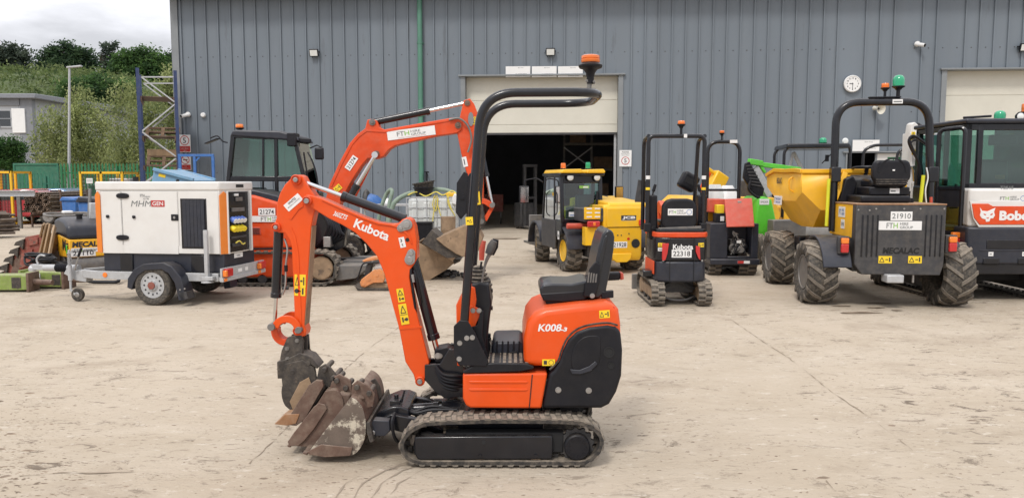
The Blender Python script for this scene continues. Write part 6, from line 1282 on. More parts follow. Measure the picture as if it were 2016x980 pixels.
for pts in ([(1304, 479), (1317, 479), (1314, 500), (1310, 512), (1304, 513)], [(1370, 484), (1378, 485), (1379, 512), (1375, 508), (1370, 495)]): MB().prism(m.yp(pts, yb), yb+.0, yb+.03).build('tail_lamp', 'lensR', up_, .003)
a, b = my(1325, 491, yb), my(1365, 481, yb); text('Kubota', 'decal', up_, (a.x, .0285, a.z), X_, Z_, b.x-a.x, b.z-a.z, bold=.03, name='maker_lettering')
a, b = my(1322.5, 507, yb), my(1362, 491.5, yb); sticker('number_plate', up_, (a.x, .029, a.z), X_, Z_, b.x-a.x, b.z-a.z, [('22318', .07, .18, .86, .64, 'ink')])
a = my(1289, 486, yb+.05); warn(up_, (-.325, .088, a.z), V((.94, -.34, 0)), Z_, .10, .055); sticker('label', up_, (-.325, .088, a.z-.058), V((.94, -.34, 0)), Z_, .10, .045, [('#bar', .1, .3, .5, .3, 'inkg')])
a = my(1382, 485, yb+.05); warn(up_, (.225, .052, a.z-.01), V((.94, .34, 0)), Z_, .09, .06)
p = my(1293, 501, yb+.06); q = MB(); q.cyl((-.29, .076, p.z), (-.29, .060, p.z), .032, n=18); q.build('exhaust', 'dark', up_)
for x in (-.26, .28): MB().cyl((x, .058, zb1+.006), (x, .035, zb1+.006), .014, n=8).build('bolt', 'steel', up_)
# seat
sx0, sx1 = my(1303, 440, .15).x, my(1373, 440, .15).x; sz0, sz1 = my(1340, 450, .15).z, my(1340, 391, .15).z
q = MB(); pr = [(sx0+.03, sz0), (sx1-.03, sz0), (sx1, sz0+.08), (sx1-.01, sz1-.10), (sx1-.06, sz1-.02), (sx1-.14, sz1), (sx0+.14, sz1), (sx0+.06, sz1-.02), (sx0+.01, sz1-.10), (sx0, sz0+.08)]
q.prism(pr, .15, .27); sb_ = q.build('backrest', 'blackm', mt, .035, 4); MB().box(sx0, sx1, .20, .68, zb3+.05, zb3+.16).build('seat', 'seat', mt, .03, 3)
q = MB(); q.beam((sx0-.05, .14, sz0-.005), (sx1+.05, .14, sz0+.02), .03, .035); q.build('seat_rail', 'greysteel', mt, .004)
a, b = my(1315, 424, .14), my(1364, 411, .14); sticker('hire_label', sb_, (a.x, .149, a.z), X_, Z_, b.x-a.x, b.z-a.z, [('FT', .05, .25, .17, .5, 'inkg'), ('H', .23, .25, .1, .5, 'inkgreen'), ('HIRE', .37, .55, .26, .28, 'inkg'), ('GROUP', .37, .18, .36, .28, 'inkg'), ('#ring', .76, .1, .2, .8, 'inkblue')])
# roll frame
rz_ = my(1340, 268, .25).z; xa, xb = my(1276, 400, .2).x, my(1386, 400, .2).x
fr_ = MB().tube(rnd([(xa, .24, zb3), (xa, .24, rz_), (xb, .24, rz_), (xb, .24, zb3)], .09, 6), .030, 12).build('roll_bar', 'black', mt)
q = MB(); q.tube(rnd([(xb, .24, rz_-.0), (xb+.0, .6, rz_-.04), (xb-.02, .75, zb3)], .12, 6), .028, 10); q.build('roll_bar_brace', 'black', fr_)
q = MB(); q.tube(rnd([(xa, .24, rz_-.0), (xa+.0, .6, rz_-.04), (xa+.02, .75, zb3)], .12, 6), .028, 10); q.build('roll_bar_brace', 'black', fr_)
for x, y in ((xa, .24), (xb, .24)): MB().box(x-.045, x+.045, y-.05, y+.05, zb3+.0, zb3+.12).build('roll_bar_foot', 'blackm', fr_, .01); 
for x in (xa, xb): MB().cyl((x, .24, my(1280, 353, .24).z), (x, .24, my(1280, 353, .24).z+.05), .0312, n=12).build('label', 'decal', fr_); MB().cyl((x, .24, my(1280, 374, .24).z), (x, .24, my(1280, 374, .24).z+.035), .0312, n=12).build('label', 'yel', fr_)
sticker('label', fr_, (.03, .208, rz_-.025), X_, Z_, .045, .05, [], 'decal')
bx = my(1341, 260, .24).x; beacon(mt, bx, .24, rz_+.02, .045, .055, 'lensO', stem=.11)
# control towers and hood
for px0, px1, sg in ((1278, 1296, 1), (1374, 1392, -1)):
    a, b = my(px0, 455, .3), my(px1, 384, .3); xm = (a.x+b.x)/2
    q = MB(); q.prism([(a.x, a.z-.12), (b.x, a.z-.12), (b.x, a.z+.10), (b.x-.01*sg, b.z), (a.x+.005, b.z), (a.x, a.z+.1)], .30, .50); to = q.build('control_pod', 'blackm', mt, .025, 3)
    q = MB(); q.cyl((xm, .40, b.z), (xm+.012*sg, .42, b.z+.06), .012); q.cyl((xm+.012*sg, .42, b.z+.05), (xm+.04*sg, .42, b.z+.15), .026, .02); q.build('joystick', 'blackm', to, .005); MB().lathe([(.03, 0), (.03, -.006), (.001, -.006)], (xm, .30, a.z+.05), (0, 1, 0), 14).build('pod_knob', 'black', to)
MB().box(-.5, -.30, .25, .55, zb0+.05, zb0+.14).build('step_box', 'black', mt, .015)
# boom beyond: black folded cover and arm
q = MB(MX.Translation(my(1355, 358, .9))@MX.Rotation(R(28), 4, 'Y')); q.box(-.13, .13, -.1, .1, -.13, .13); lt = q.build('boom_lamp_housing', 'blackm', mt, .05, 4); q = MB(MX.Translation(my(1355, 358, .9))@MX.Rotation(R(28), 4, 'Y')); q.box(-.07, .075, -.104, -.09, -.04, .05); q.build('recess', 'dark', lt, .01)
q = MB(); q.beam((.02, .7, .55), (.06, 1.2, 1.15), .10, .16); q.beam((.06, 1.15, 1.12), (.06, 1.9, 1.35), .10, .16); q.build('boom', 'orange2', mt, .01); q = MB(); q.beam((.06, 1.9, 1.4), (.06, 2.0, .45), .09, .12); q.build('dipper_arm', 'orange2', mt, .01)
MB().prism([(1.75, .05), (2.1, .02), (2.25, .2), (2.2, .45), (2.0, .45), (1.95, .2)], -.1, .25, 'x').build('bucket', 'mud', mt, .01)
q = MB(); q.add([(p.x, p.y, p.z) for p in (my(1250, 398, .7), my(1271, 398, .7), my(1276, 357, .7), my(1257, 354, .7))]+[(p.x, p.y+.03, p.z) for p in (my(1250, 398, .7), my(1271, 398, .7), my(1276, 357, .7), my(1257, 354, .7))], [(3, 2, 1, 0), (4, 5, 6, 7), (0, 1, 5, 4), (1, 2, 6, 5), (2, 3, 7, 6), (3, 0, 4, 7)]); q.build('mesh_guard', 'dgrey', mt)
# ================================================================ tracked dumper with open red engine lid
TL = gr(1442, 545); TL.y += .1; d_ = Fr(TL, R(-2)); tt = thing('tracked_dumper', 'dark tracked dumper with raised red engine lid and exposed engine', 'dumper', TL, R(-2))
dy = lambda a, b, k=0: d_.y(a, b, k)
for x0 in (dy(1398, 530).x, dy(1492, 530).x-.32):
    P = [(y, z+.012) for y, z in loop_pts(.05, 1.7, .19, .19, 0, .38)]
    q = belt(P, -(x0+.32 if x0 > 0 else x0+.22), -x0, .025, .016, .10, 'flat', mat='rubber', parent=tt, axis='x'); MB().box(x0+.04, x0+.18, .25, 1.5, .10, .28).build('track_frame', 'dgrey', q, .02)
    for yy in (.22, 1.5): MB().cyl((x0+.03, yy, .2), (x0+.2, yy, .2), .14, n=20).build('track_wheel', 'dgrey', q)
MB().box(-.2, .25, .2, 1.5, .15, .34).build('undercarriage', 'dark', tt)
xa, xb = dy(1398, 480).x, dy(1493, 480).x; z0_, z1_, z2_ = dy(1440, 521).z, dy(1440, 509).z, dy(1440, 440).z
MB().box(xa, xb+.02, -.06, 1.0, z0_, z1_).build('rear_bumper', 'navy', tt, .02); sticker('label', tt, (.1, -.062, z0_+.03), X_, Z_, .22, .05, [('#bar', 0, 0, .5, 1, 'inkred')], 'decal')
q = MB(); e0, e1 = dy(1432, 500).x, dy(1479, 500).x; zz0 = z1_+.03
q.box(xa, e0, 0, .9, z1_, z2_); q.box(e1, xb, 0, .9, z1_, z2_); q.box(e0, e1, .35, .9, z1_, z2_); q.box(e0, e1, .0, .35, z1_, z1_+.04); en = q.build('engine_housing', 'navy', tt, .012)
q = MB(); rg = random.Random(11); q.box(e0+.08, e1-.08, .12, .34, z1_+.08, z1_+.34); q.cyl((e0+.14, .10, z1_+.18), (e0+.14, .30, z1_+.18), .09); q.cyl((e1-.15, .08, z1_+.26), (e1-.15, .3, z1_+.26), .07); q.cyl((e0+.26, .06, z1_+.16), (e0+.26, .3, z1_+.16), .07); eb = q.build('engine', 'greysteel', tt, .012)
for k in range(9): MB().tube(catmull([(rg.uniform(e0+.04, e1-.04), .06+rg.random()*.05, z1_+rg.uniform(.06, .5)) for _ in range(4)], 5), .011, 6).build('engine_pipe', rg.choice(('blackm', 'steel', 'dgrey')), eb)
MB().box(e0+.18, e0+.26, .05, .09, z1_+.28, z1_+.33).build('engine_label', 'decal', eb)
lid = [(1430, 448), (1485, 447), (1480, 391), (1426, 393)]
P = [dy(a, b, k) for (a, b), k in zip(lid, (-.10, -.10, .22, .22))]; n_ = (P[1]-P[0]).cross(P[3]-P[0]).normalized()*-.03
lo = MB().add(P+[p+n_*-1 for p in P], [(3, 2, 1, 0), (4, 5, 6, 7), (0, 1, 5, 4), (1, 2, 6, 5), (2, 3, 7, 6), (3, 0, 4, 7)]).build('engine_lid', 'red', tt, .012)
u, v_ = (P[1]-P[0]), (P[3]-P[0]); u_n, v_n = u.normalized(), v_.normalized(); nn = u_n.cross(v_n)
plate('lid_grille', 'dgrey', lo, P[0]+u*.17+v_*.30+nn*.001, u_n, v_n, u.length*.64, v_.length*.32, .004); c = P[0]+u*.53+v_*.86; MB().box(c.x-.035, c.x+.035, c.y-.035, c.y-.0, c.z-.05, c.z+.04).build('lid_latch', 'steel', lo, .008)
MB().prism(d_.yp([(1394, 418), (1394, 391), (1430, 392), (1432, 420)], .5), .5, 1.0).build('tank_cover', 'red', tt, .02)
q = MB(); a, b = dy(1408, 440, .3), dy(1428, 420, .3); q.box(a.x, b.x, .25, .5, a.z, b.z); bt = q.build('battery', 'blackm', tt, .01); MB().box(a.x+.02, b.x-.03, .26, .48, b.z, b.z+.16).build('battery_cover', 'yel', bt, .01)
sticker('label', bt, (a.x+.08, .248, a.z+.05), X_, Z_, .07, .09, [])
zr = dy(1420, 279, .75).z; ra, rb = dy(1391, 400, .75).x, dy(1454, 400, .75).x
q = MB(); q.tube(rnd([(ra, .75, z2_-.1), (ra, .75, zr), (rb, .75, zr), (rb, .75, z2_-.1)], .22, 8), .038, 12); q.cyl((ra, .75, dy(1420, 374, .75).z), (rb, .75, dy(1420, 374, .75).z), .025, n=10); ro = q.build('roll_bar', 'black', tt); sticker('label', ro, ((ra+rb)/2+.1, .708, zr-.03), X_, Z_, .14, .06, [], 'decal')
beacon(tt, dy(1421, 275, .75).x, .75, zr+.03, .045, .05, 'lensO', stem=.10)
q = MB(); a = dy(1440, 380, 1.9); q.prism([(.95, .62), (2.3, .55), (2.75, 1.05), (2.75, 1.15), (.95, 1.15)], xa, xb, 'x'); q.build('skip', 'yellow', tt, .02)
# things behind it
for px, py, Y, m_, lab in ((1408, 378, 15.0, 'plasticw', 'left white sack behind the tracked dumper'), (1432, 380, 15.0, 'decal', 'right white sack behind the tracked dumper')):
    p = at(px, py, Y); b = MB(); n = 14; rings = []
    for jx in range(8): v = jx/7; rr = (.30 if v < .9 else .16)*(1-.35*max(0, v-.7)/.3); rings.append([V((rr*cos(2*pi*k/n)*(1+.18*NZ.noise(V((k*.9, jx*.7, px)))), rr*.8*sin(2*pi*k/n), (p.z+.15)*v)) for k in range(n)])
    o = b.loft(rings).build('sack', m_, None, sharp=40); o.location = (p.x, Y, 0); tag(o, lab, 'sack', 'sacks behind the tracked dumper')
p = at(1425, 400, 17.0); t = thing('site_dumper', 'yellow digger partly hidden behind the roll bar of the tracked dumper', 'dumper', (p.x, 17, 0), R(20)); f_ = Fr((p.x, 17, 0), R(20))
zs_ = at(1400, 388, 17).z
MB().prism([(-1.3, .55), (-.5, .45), (.9, .5), (1.1, 1.0), (.9, zs_), (-1.1, zs_+.05), (-1.5, 1.1)], -.6, .6).build('body', 'yellow', t, .03)
A, B2 = f_.y(1397, 388, -.4), f_.y(1420, 342, -.4); q = MB(); q.beam(A, B2, .22, .34); q.build('boom_base', 'yellow2', t, .03); q = MB(); q.beam(f_.y(1412, 345, -.4), f_.y(1392, 331, -.4), .07, .07); q.build('boom', 'yellow2', t, .015); q = MB(); q.beam(f_.y(1385, 380, -.2), f_.y(1398, 340, -.2), .12, .2); q.build('cylinder_guard', 'orange2', t, .02)
for x in (-.8, .7):
    for y in (-.65, .65): X = MX.Translation((x, y, .42)); wo = tyre_mb(.42, .28, .22, 14, 'block', X=X).build('wheel', 'rubber', t); rim_mb(.22, .28, X).build('rim', 'yellow', wo)
q = MB(); q.box(.55, .95, -.3, .3, 1.0, at(1450, 355, 17).z); q.build('hydraulic_block', 'dgrey', t, .03)
# ================================================================ green spider lift
p = gr(1500, 520); LR = R(12); t = thing('access_platform', 'bright green tracked access platform with folded boom behind the dumper skip', 'lift', p, LR); f_ = Fr(p, LR); gy = lambda pts, k: f_.yp(pts, k)
MB().prism(gy([(1487, 495), (1487, 440), (1493, 392), (1503, 386), (1520, 392), (1530, 440), (1530, 480), (1512, 498)], 0), 0, .7).build('turret', 'green', t, .04, 3)
q = MB(); q.beam(f_.y(1474, 318, .2), f_.y(1500, 322, .3), .09, .12); q.beam(f_.y(1498, 324, .3), f_.y(1575, 334, .5), .08, .10); q.beam(f_.y(1496, 326, .3), f_.y(1506, 340, .3), .06, .06); q.build('upper_boom', 'green', t, .015)
q = MB(); a = gy([(1468, 322), (1476, 318), (1505, 372), (1500, 395), (1480, 376), (1464, 350)], .1); q.prism(a, .1, .16); bk_ = q.build('platform_basket', 'blackm', t, .01)
for k in range(7): pa, pb = f_.y(1469+1.5*k, 327+6*k, .095), f_.y(1482+3.2*k, 325+7*k, .095); MB().beam(pa, pb, .02, .025).build('basket_rail', 'dgrey', bk_)
q = MB(); q.beam(f_.y(1484, 330, .3), f_.y(1515, 385, .3), .10, .18); q.build('lower_boom', 'galv', t, .01)
q = MB(); q.tube(catmull([f_.y(a, b, .05) for a, b in ((1478, 355), (1474, 372), (1486, 385), (1500, 392))], 5), .03, 7); q.build('hydraulic_hose', 'blackm', t)
sticker('label', t, f_.y(1495, 403, 0)+V((0, -.004, 0)), X_, Z_, .22, .12, [('SPIDER', .1, .3, .8, .35, 'inkg')])
for x in (-.2, .7):
    P = [(y, z+.012) for y, z in loop_pts(0, 1.3, .18, .18, 0, .36)]; belt(P, -x-.2, -x, .025, .015, .1, 'flat', mat='rubber', parent=t, axis='x')
MB().box(-.25, .8, .0, 1.3, .35, .75).build('chassis', 'green', t, .03)
p2 = f_.y(1494, 520, -.2); X = MX.Translation((p2.x+.1, .1, .33))@MX.Rotation(R(90), 4, 'Z'); wo = tyre_mb(.33, .2, .2, style='road', X=X).build('wheel', 'rubberd', t); rim_mb(.2, .2, X, out=1).build('rim', 'galv', wo)
q = MB(); q.box(.0, .75, -.4, -.15, .55, .95); q.build('outrigger', 'greysteel', t, .02)
# ================================================================ site dumper 21910
DR = R(-6); c0 = gr(1603, 595); DL = c0+V((.90*cos(DR), .90*sin(DR), 0)); D_ = Fr(DL, DR)
dt = thing('site_dumper', 'yellow and grey four wheeled site dumper with roll bar and 21910 plate', 'dumper', DL, DR)
RW = .445
for x, y, sd in ((-.90, 0, -1), (.90, 0, 1), (-.90, 2.12, -1), (.90, 2.12, 1)):
    X = MX.Translation((x, y, RW))@MX.Rotation(-pi/2, 4, 'Z')@MX.Rotation(x+y*2, 4, 'Y')
    w_ = tyre_mb(RW, .42, .24, lugs=14, style='ag', lug=.05, X=X).build('wheel', 'rubberd', dt); rim_mb(.24, .42, X, dish=.3, out=(-1 if sd < 0 else 1)).build('rim', 'greysteel', w_)
yr = -.52
a0, a1 = D_.y(1681, 540, yr), D_.y(1864, 404, yr); zb_, zt_ = a0.z, a1.z; zbv = D_.y(1760, 520, yr).z
rb_ = MB().prism([(a0.x, zbv), (a0.x+.10, zb_), (a1.x-.04, zb_), (a1.x+.0, zbv), (a1.x, zt_), (a0.x, zt_)], yr, yr+.16).build('rear_counterweight', 'plategrey', dt, .012)
MB().prism([(yr+.16, zb_+.02), (.55, .55), (.55, zt_-.45), (yr+.16, zt_-.45)], a0.x+.02, a1.x-.02, 'x').build('chassis', 'dgrey', dt, .02)
eh = MB().box(a0.x+.004, a1.x-.004, yr+.161, .62, zt_-.46, zt_).build('engine_housing', 'yellow', dt, .012)
MB().box(a0.x-.004, a1.x+.004, yr-.005, .64, zt_, zt_+.018).build('deck_plate', 'rustl', dt, .004)
for x0 in (1694, 1704, 1714, 1724), (1819, 1829, 1839, 1849):
    for px in x0: p_, q_ = D_.y(px, 505, yr), D_.y(px+6.5, 423, yr); sl_ = MB().box(p_.x, q_.x, yr-.012, yr+.01, p_.z, q_.z).build('vent_slot', 'black', rb_, .004)
p_, q_ = D_.y(1690, 508, yr), D_.y(1734, 418, yr)
dd = lambda a, b: D_.y(a, b, yr)
a, b = dd(1753, 434), dd(1796.5, 416.5); sticker('number_plate', rb_, (a.x, yr-.001, a.z), X_, Z_, b.x-a.x, b.z-a.z, [('21910', .07, .2, .86, .6, 'inkg')])
a, b = dd(1728.5, 452.5), dd(1815, 435.5); sticker('hire_label', rb_, (a.x, yr-.001, a.z), X_, Z_, b.x-a.x, b.z-a.z, [('FT', .19, .2, .15, .6, 'inkg'), ('H', .35, .2, .10, .6, 'inkgreen'), ('HIRE', .50, .55, .19, .3, 'inkg'), ('GROUP', .50, .15, .30, .3, 'inkg')])
a, b = dd(1737, 499.5), dd(1809, 487.5); text('MECALAC', 'inkblack', rb_, (a.x, yr-.002, a.z), X_, Z_, b.x-a.x, b.z-a.z, bold=.05, slant=.12, name='maker_lettering')
for u0, u1 in ((1729, 1756), (1787.5, 1815)): a, b = dd(u0, 518), dd(u1, 504); warn(rb_, (a.x, yr-.001, a.z), X_, Z_, b.x-a.x, b.z-a.z)
for a_, c_ in ((1690, 413), (1725, 411), (1712, 414), (1812, 411), (1859, 411), (1780, 411)): p = dd(a_, c_); MB().cyl((p.x, yr-.006, p.z), (p.x, yr, p.z), .012, n=10).build('bolt', 'steel', rb_)
q = MB(); p = dd(1770, 548); q.box(p.x-.20, p.x+.02, yr-.12, yr+.1, p.z-.05, p.z+.06); q.build('tow_hitch', 'galv', dt, .015); MB().cyl((p.x+.2, yr+.05, p.z-.06), (p.x+.2, yr+.05, p.z+.1), .015).build('hitch_pin', 'steel', dt)
# side plates, fenders, lamps
sxx = a0.x
a = D_.x(1651, 412, sxx); 
sticker('hire_label', eh, (sxx+.003, a.y+.0, D_.x(1655, 427, sxx).z), V((0, -1, 0)), Z_, .28, .15, [('FT', .1, .25, .3, .5, 'inkblue'), ('HIRE', .5, .55, .36, .25, 'inkblue'), ('GROUP', .5, .2, .4, .25, 'inkblue')]); sticker('number_plate', eh, (sxx+.003, a.y-.12, D_.x(1660, 450, sxx).z), V((0, -1, 0)), Z_, .15, .13, [('21910', .1, .3, .8, .4, 'ink')])
for x, sg in ((sxx-.0, -1), (a1.x, 1)):
    q = MB(); e1 = 168 if sg < 0 else 130; pr = [(.53*cos(R(a_)), .53*sin(R(a_))) for a_ in range(50, e1, 9)]+[(.50*cos(R(a_)), .50*sin(R(a_))) for a_ in range(e1-1, 49, -9)]
    xx = (x-.40, x-.02) if sg < 0 else (x+.02, x+.30)
    q.prism([(y_, z_+RW) for y_, z_ in pr], xx[0], xx[1], 'x'); q.build('mudguard', 'navy', dt, .012)
    l0 = D_.y(1663, 497, yr+.05) if sg < 0 else D_.y(1875, 495, yr+.05)
    MB().box(l0.x-.09, l0.x+.06, yr+.05, yr+.14, l0.z-.02, l0.z+.22).build('lamp_bracket', 'dgrey', dt, .01); lo = MB().box(l0.x-.06, l0.x+.04, yr+.0, yr+.05, l0.z, l0.z+.12).build('tail_lamp', 'lensR', dt, .012); MB().box(l0.x-.06, l0.x+.04, yr+.0, yr+.05, l0.z+.122, l0.z+.20).build('indicator', 'lensA', lo, .012)
# roll bar
yp_ = .42; zr = D_.y(1740, 201, yp_).z; xa, xb = D_.y(1640, 420, yp_).x, D_.y(1832, 400, yp_).x
xa2, xb2 = D_.y(1645, 250, yp_).x, D_.y(1827, 250, yp_).x; zf = D_.y(1640, 455, yp_).z
ro = MB().tube(rnd([(xa, yp_, zf), (xa2, yp_, zr), (xb2, yp_, zr), (xb, yp_, zt_-.1)], .34, 12), .055, 16).build('roll_bar', 'black', dt)
p = D_.y(1640, 345, yp_); MB().box(xa-.06, xa+.075, yp_-.07, yp_+.07, p.z-.10, p.z+.12).build('fold_hinge', 'black', ro, .015); MB().box(xb-.07, xb+.07, yp_-.07, yp_+.07, p.z-.10, p.z+.12).build('fold_hinge', 'black', ro, .015)
sticker('label', ro, (D_.y(1754, 203, yp_).x, yp_-.058, zr-.03), X_, Z_, .14, .06, [('#bar', .1, .3, .8, .3, 'inkg')], 'decal')
MB().box(D_.y(1710, 200, yp_).x, D_.y(1772, 200, yp_).x, yp_-.04, yp_+.04, zr+.055, zr+.075).build('beacon_bar', 'blackm', ro, .004)
beacon(dt, D_.y(1742, 190, yp_).x, yp_, zr+.07, .06, .06, 'lensO', stem=.10); beacon(dt, D_.y(1768, 190, yp_).x, yp_, zr+.07, .16, .085, 'lensG', dome=True, stem=.12)
for px in (1629.5, 1836): 
    pass
for (p0, p1) in (((1627, 445), (1632, 352)), ((1812, 400), (1818, 345))): A, B = D_.y(*p0, yp_-.06), D_.y(*p1, yp_-.06); MB().cyl(A, B, .025, n=10).build('yellow_sleeve', 'yelhose', ro)
q = MB(); A = D_.y(1806, 345, yp_+.3); q.tube(catmull([D_.y(a_, b_, yp_+.25) for a_, b_ in ((1812, 348), (1808, 320), (1795, 290), (1790, 275), (1800, 268), (1825, 285))], 5), .02, 7); q.build('hydraulic_hose', 'blackm', ro)
q = MB(); q.tube(catmull([D_.y(a_, b_, yp_-.08) for a_, b_ in ((1824, 330), (1827, 350), (1822, 375), (1824, 400))], 5), .010, 6); q.build('wiring', 'decal', ro); MB().cyl(D_.y(1833, 405, yp_-.1), D_.y(1833, 388, yp_-.1), .02).build('red_tag', 'red', ro)
# skip
ys0, ys1 = .62, 2.75
def ring(y, w0, w1, z0, z1): return [V((-w0, y, z0)), V((w0, y, z0)), V((w1, y, z1)), V((-w1, y, z1))]
sk_t = D_.y(1600, 336, 1.5).z; zk = D_.y(1610, 446, 1.5).z
WK = .97; WR = .55
rings = [(ys0, sk_t-.02, zk+.30), (ys0+.35, sk_t, zk+.02), (ys0+1.0, sk_t, zk), (ys1-.45, sk_t+.02, zk+.06), (ys1+.15, sk_t-.06, zk+.46)]
q = MB(); vs = []
for y, zt2, zb2 in rings: 
    for x in (-WK, WR): vs += [V((x*.70, y, zb2)), V((x*.985, y, zb2+(zt2-zb2)*.46)), V((x, y, zt2))]
# rows: left bottom, left knee, left top, right bottom, right knee, right top
fs = []
for i in range(len(rings)-1):
    a_, b_ = 6*i, 6*(i+1)
    for s_ in (0, 3): fs += [(a_+s_, b_+s_, b_+s_+1, a_+s_+1), (a_+s_+1, b_+s_+1, b_+s_+2, a_+s_+2)]
    fs += [(a_, a_+3, b_+3, b_)]
fs += [(0, 1, 2, 5, 4, 3)]; e = 6*(len(rings)-1); fs += [(e, e+3, e+4, e+5, e+2, e+1)]
q.add(vs, fs); so_ = q.build('skip', 'yellow', dt, 0); sd_ = so_.modifiers.new('solid', 'SOLIDIFY'); sd_.thickness = .02; sd_.offset = -1; so_.data.set_sharp_from_angle(angle=R(12))
q = MB()
for i in range(len(rings)-1): 
    for x in (-WK, WR): q.beam((x, rings[i][0], rings[i][1]), (x, rings[i+1][0], rings[i+1][1]), .05, .06)
q.beam((-WK, rings[0][0], rings[0][1]), (WR, rings[0][0], rings[0][1]), .05, .06); q.build('skip_rim', 'yellow', so_, .006)
q = MB(); q.tube(rnd([(-WK+.015, ys0+.5, sk_t-.10), (-WK-.06, ys0+.5, sk_t-.14), (-WK-.05, ys0+.5, sk_t-.30), (-WK+.03, ys0+.5, sk_t-.34)], .04), .014, 7); q.build('lifting_eye', 'yellow', so_)
sd2 = -WK-.0; a = D_.x(1524, 400, sd2); sticker('web_label', so_, (sd2+.004, a.y, D_.x(1524, 402, sd2).z), V((0, -1, 0)), V((.06, 0, 1)), .50, .15, [('FT', .05, .2, .16, .6, 'inkg'), ('HIRE GROUP', .28, .52, .62, .26, 'inkblue'), ('fthhire.com', .28, .2, .6, .24, 'inkblue')], t=.012)
a = D_.x(1530, 358, sd2); text('MECALAC', 'ink', so_, (sd2-.012, a.y, a.z-.03), V((0, -1, 0)), Z_, .34, .10, bold=.04, slant=.15, name='maker_lettering')
MB().prism([(.55, .50), (2.5, .45), (2.4, .72), (.6, .80)], -.40, .40, 'x').build('front_chassis', 'dgrey', dt, .02)
q = MB(); q.box(-.7, -.42, .9, 1.3, .55, .88); q.box(-.74, -.5, 1.5, 1.8, .62, .84); q.build('battery_box', 'blackm', dt, .02); MB().prism([(.55, .75), (.95, .75), (.75, 1.12), (.60, 1.12)], -.3, .3, 'x').build('skip_pivot', 'rustb', dt, .01)
# controls, seat
sa, sb2 = D_.y(1703, 400, .1), D_.y(1780, 316, .1); zs0 = zt_+.02
q = MB(); q.box(sa.x-.16, sb2.x+.0, -.20, .45, zs0, zs0+.10); q.build('seat_plinth', 'blackm', dt, .03, 3); MB().box(sa.x-.02, sb2.x+.02, -.10, .42, zs0+.10, zs0+.22).build('seat_base', 'blackm', dt, .02)
xc = (sa.x+sb2.x)/2; wv = (sb2.x-sa.x)/2; zt3 = sb2.z
MB().box(xc-wv*.9, xc+wv*.9, -.05, .42, zs0+.22, zs0+.34).build('seat', 'seat', dt, .04, 3)
pr = [(-wv*.80, zs0+.22), (wv*.80, zs0+.22), (wv*.86, zs0+.30), (wv, zs0+.34), (wv*1.0, zt3-.10), (wv*.9, zt3-.02), (wv*.7, zt3), (-wv*.7, zt3), (-wv*.9, zt3-.02), (-wv*1.0, zt3-.10), (-wv, zs0+.34), (-wv*.86, zs0+.30)]
bk2 = MB().prism([(xc+x, z) for x, z in pr], -.17, -.04).build('backrest', 'blackm', dt, .035, 4); pr2 = [(xc+.16*cos(R(a_))*1.1, zs0+.44+.13*sin(R(a_))) for a_ in range(0, 181, 15)]
MB().prism([(xc-.2, zs0+.42)]+[(xc-.19*cos(R(a_)), zs0+.45+.17*sin(R(a_))) for a_ in range(0, 181, 15)]+[(xc+.2, zs0+.42)]+[(xc+.17, zs0+.42)]+[(xc+.165*cos(R(a_)), zs0+.45+.15*sin(R(a_))) for a_ in range(0, 181, 15)]+[(xc-.17, zs0+.42)], -.178, -.168).build('moulded_ridge', 'blackm', bk2, .003); MB().box(xc+.0, xc+.03, -.178, -.168, zs0+.44, zs0+.46).build('badge', 'decal', bk2)
for z in (.255, .285, .315): MB().box(xc-wv*.84, xc+wv*.84, -.178, -.165, zs0+z, zs0+z+.012).build('gaiter_fold', 'rubber', bk2, .003)
sticker('label', dt, (xc+.0, -.102, zs0+.13), X_, Z_, .13, .07, [('#bar', .1, .3, .5, .3, 'inkg')])
cx = D_.y(1708, 333, .55); q = MB(); q.tube([cx+V((.20*cos(2*pi*k/22), .20*sin(2*pi*k/22)*.92, .20*sin(2*pi*k/22)*-.05+.02)) for k in range(22)], .018, 8, True); q.beam(cx+V((-.2, 0, .02)), cx+V((.2, 0, .02)), .03, .02); q.cyl(cx+V((0, .02, .02)), cx+V((.0, .15, -.2)), .03); q.build('steering_wheel', 'blackm', dt)
q = MB(); a = D_.y(1690, 350, .6); q.prism([(.50, zs0), (.60, zs0), (.62, a.z+.05), (.45, a.z-.02)], a.x-.12, a.x+.3, 'x'); q.build('dashboard', 'dgrey', dt, .02)
q = MB(); a = D_.y(1640, 400, .5); q.prism(D_.yp([(1650, 398), (1662, 352), (1678, 346), (1686, 360), (1676, 398)], .45), .40, .62); q.build('operator_step', 'blackm', dt, .02); q = MB(); q.beam(D_.y(1640, 402, .40), D_.y(1664, 340, .55), .07, .05, (0, 1, 0)); q.build('yellow_strut', 'yellow', dt, .006)
q = MB(); a = D_.y(1789, 398, .1); q.box(a.x-.07, a.x+.05, .05, .2, zs0, zs0+.06); q.cyl((a.x-.03, .12, zs0+.05), (a.x-.035, .12, zs0+.16), .012); q.cyl((a.x+.01, .12, zs0+.05), (a.x+.015, .12, zs0+.16), .012); q.build('hand_levers', 'blackm', dt, .004)
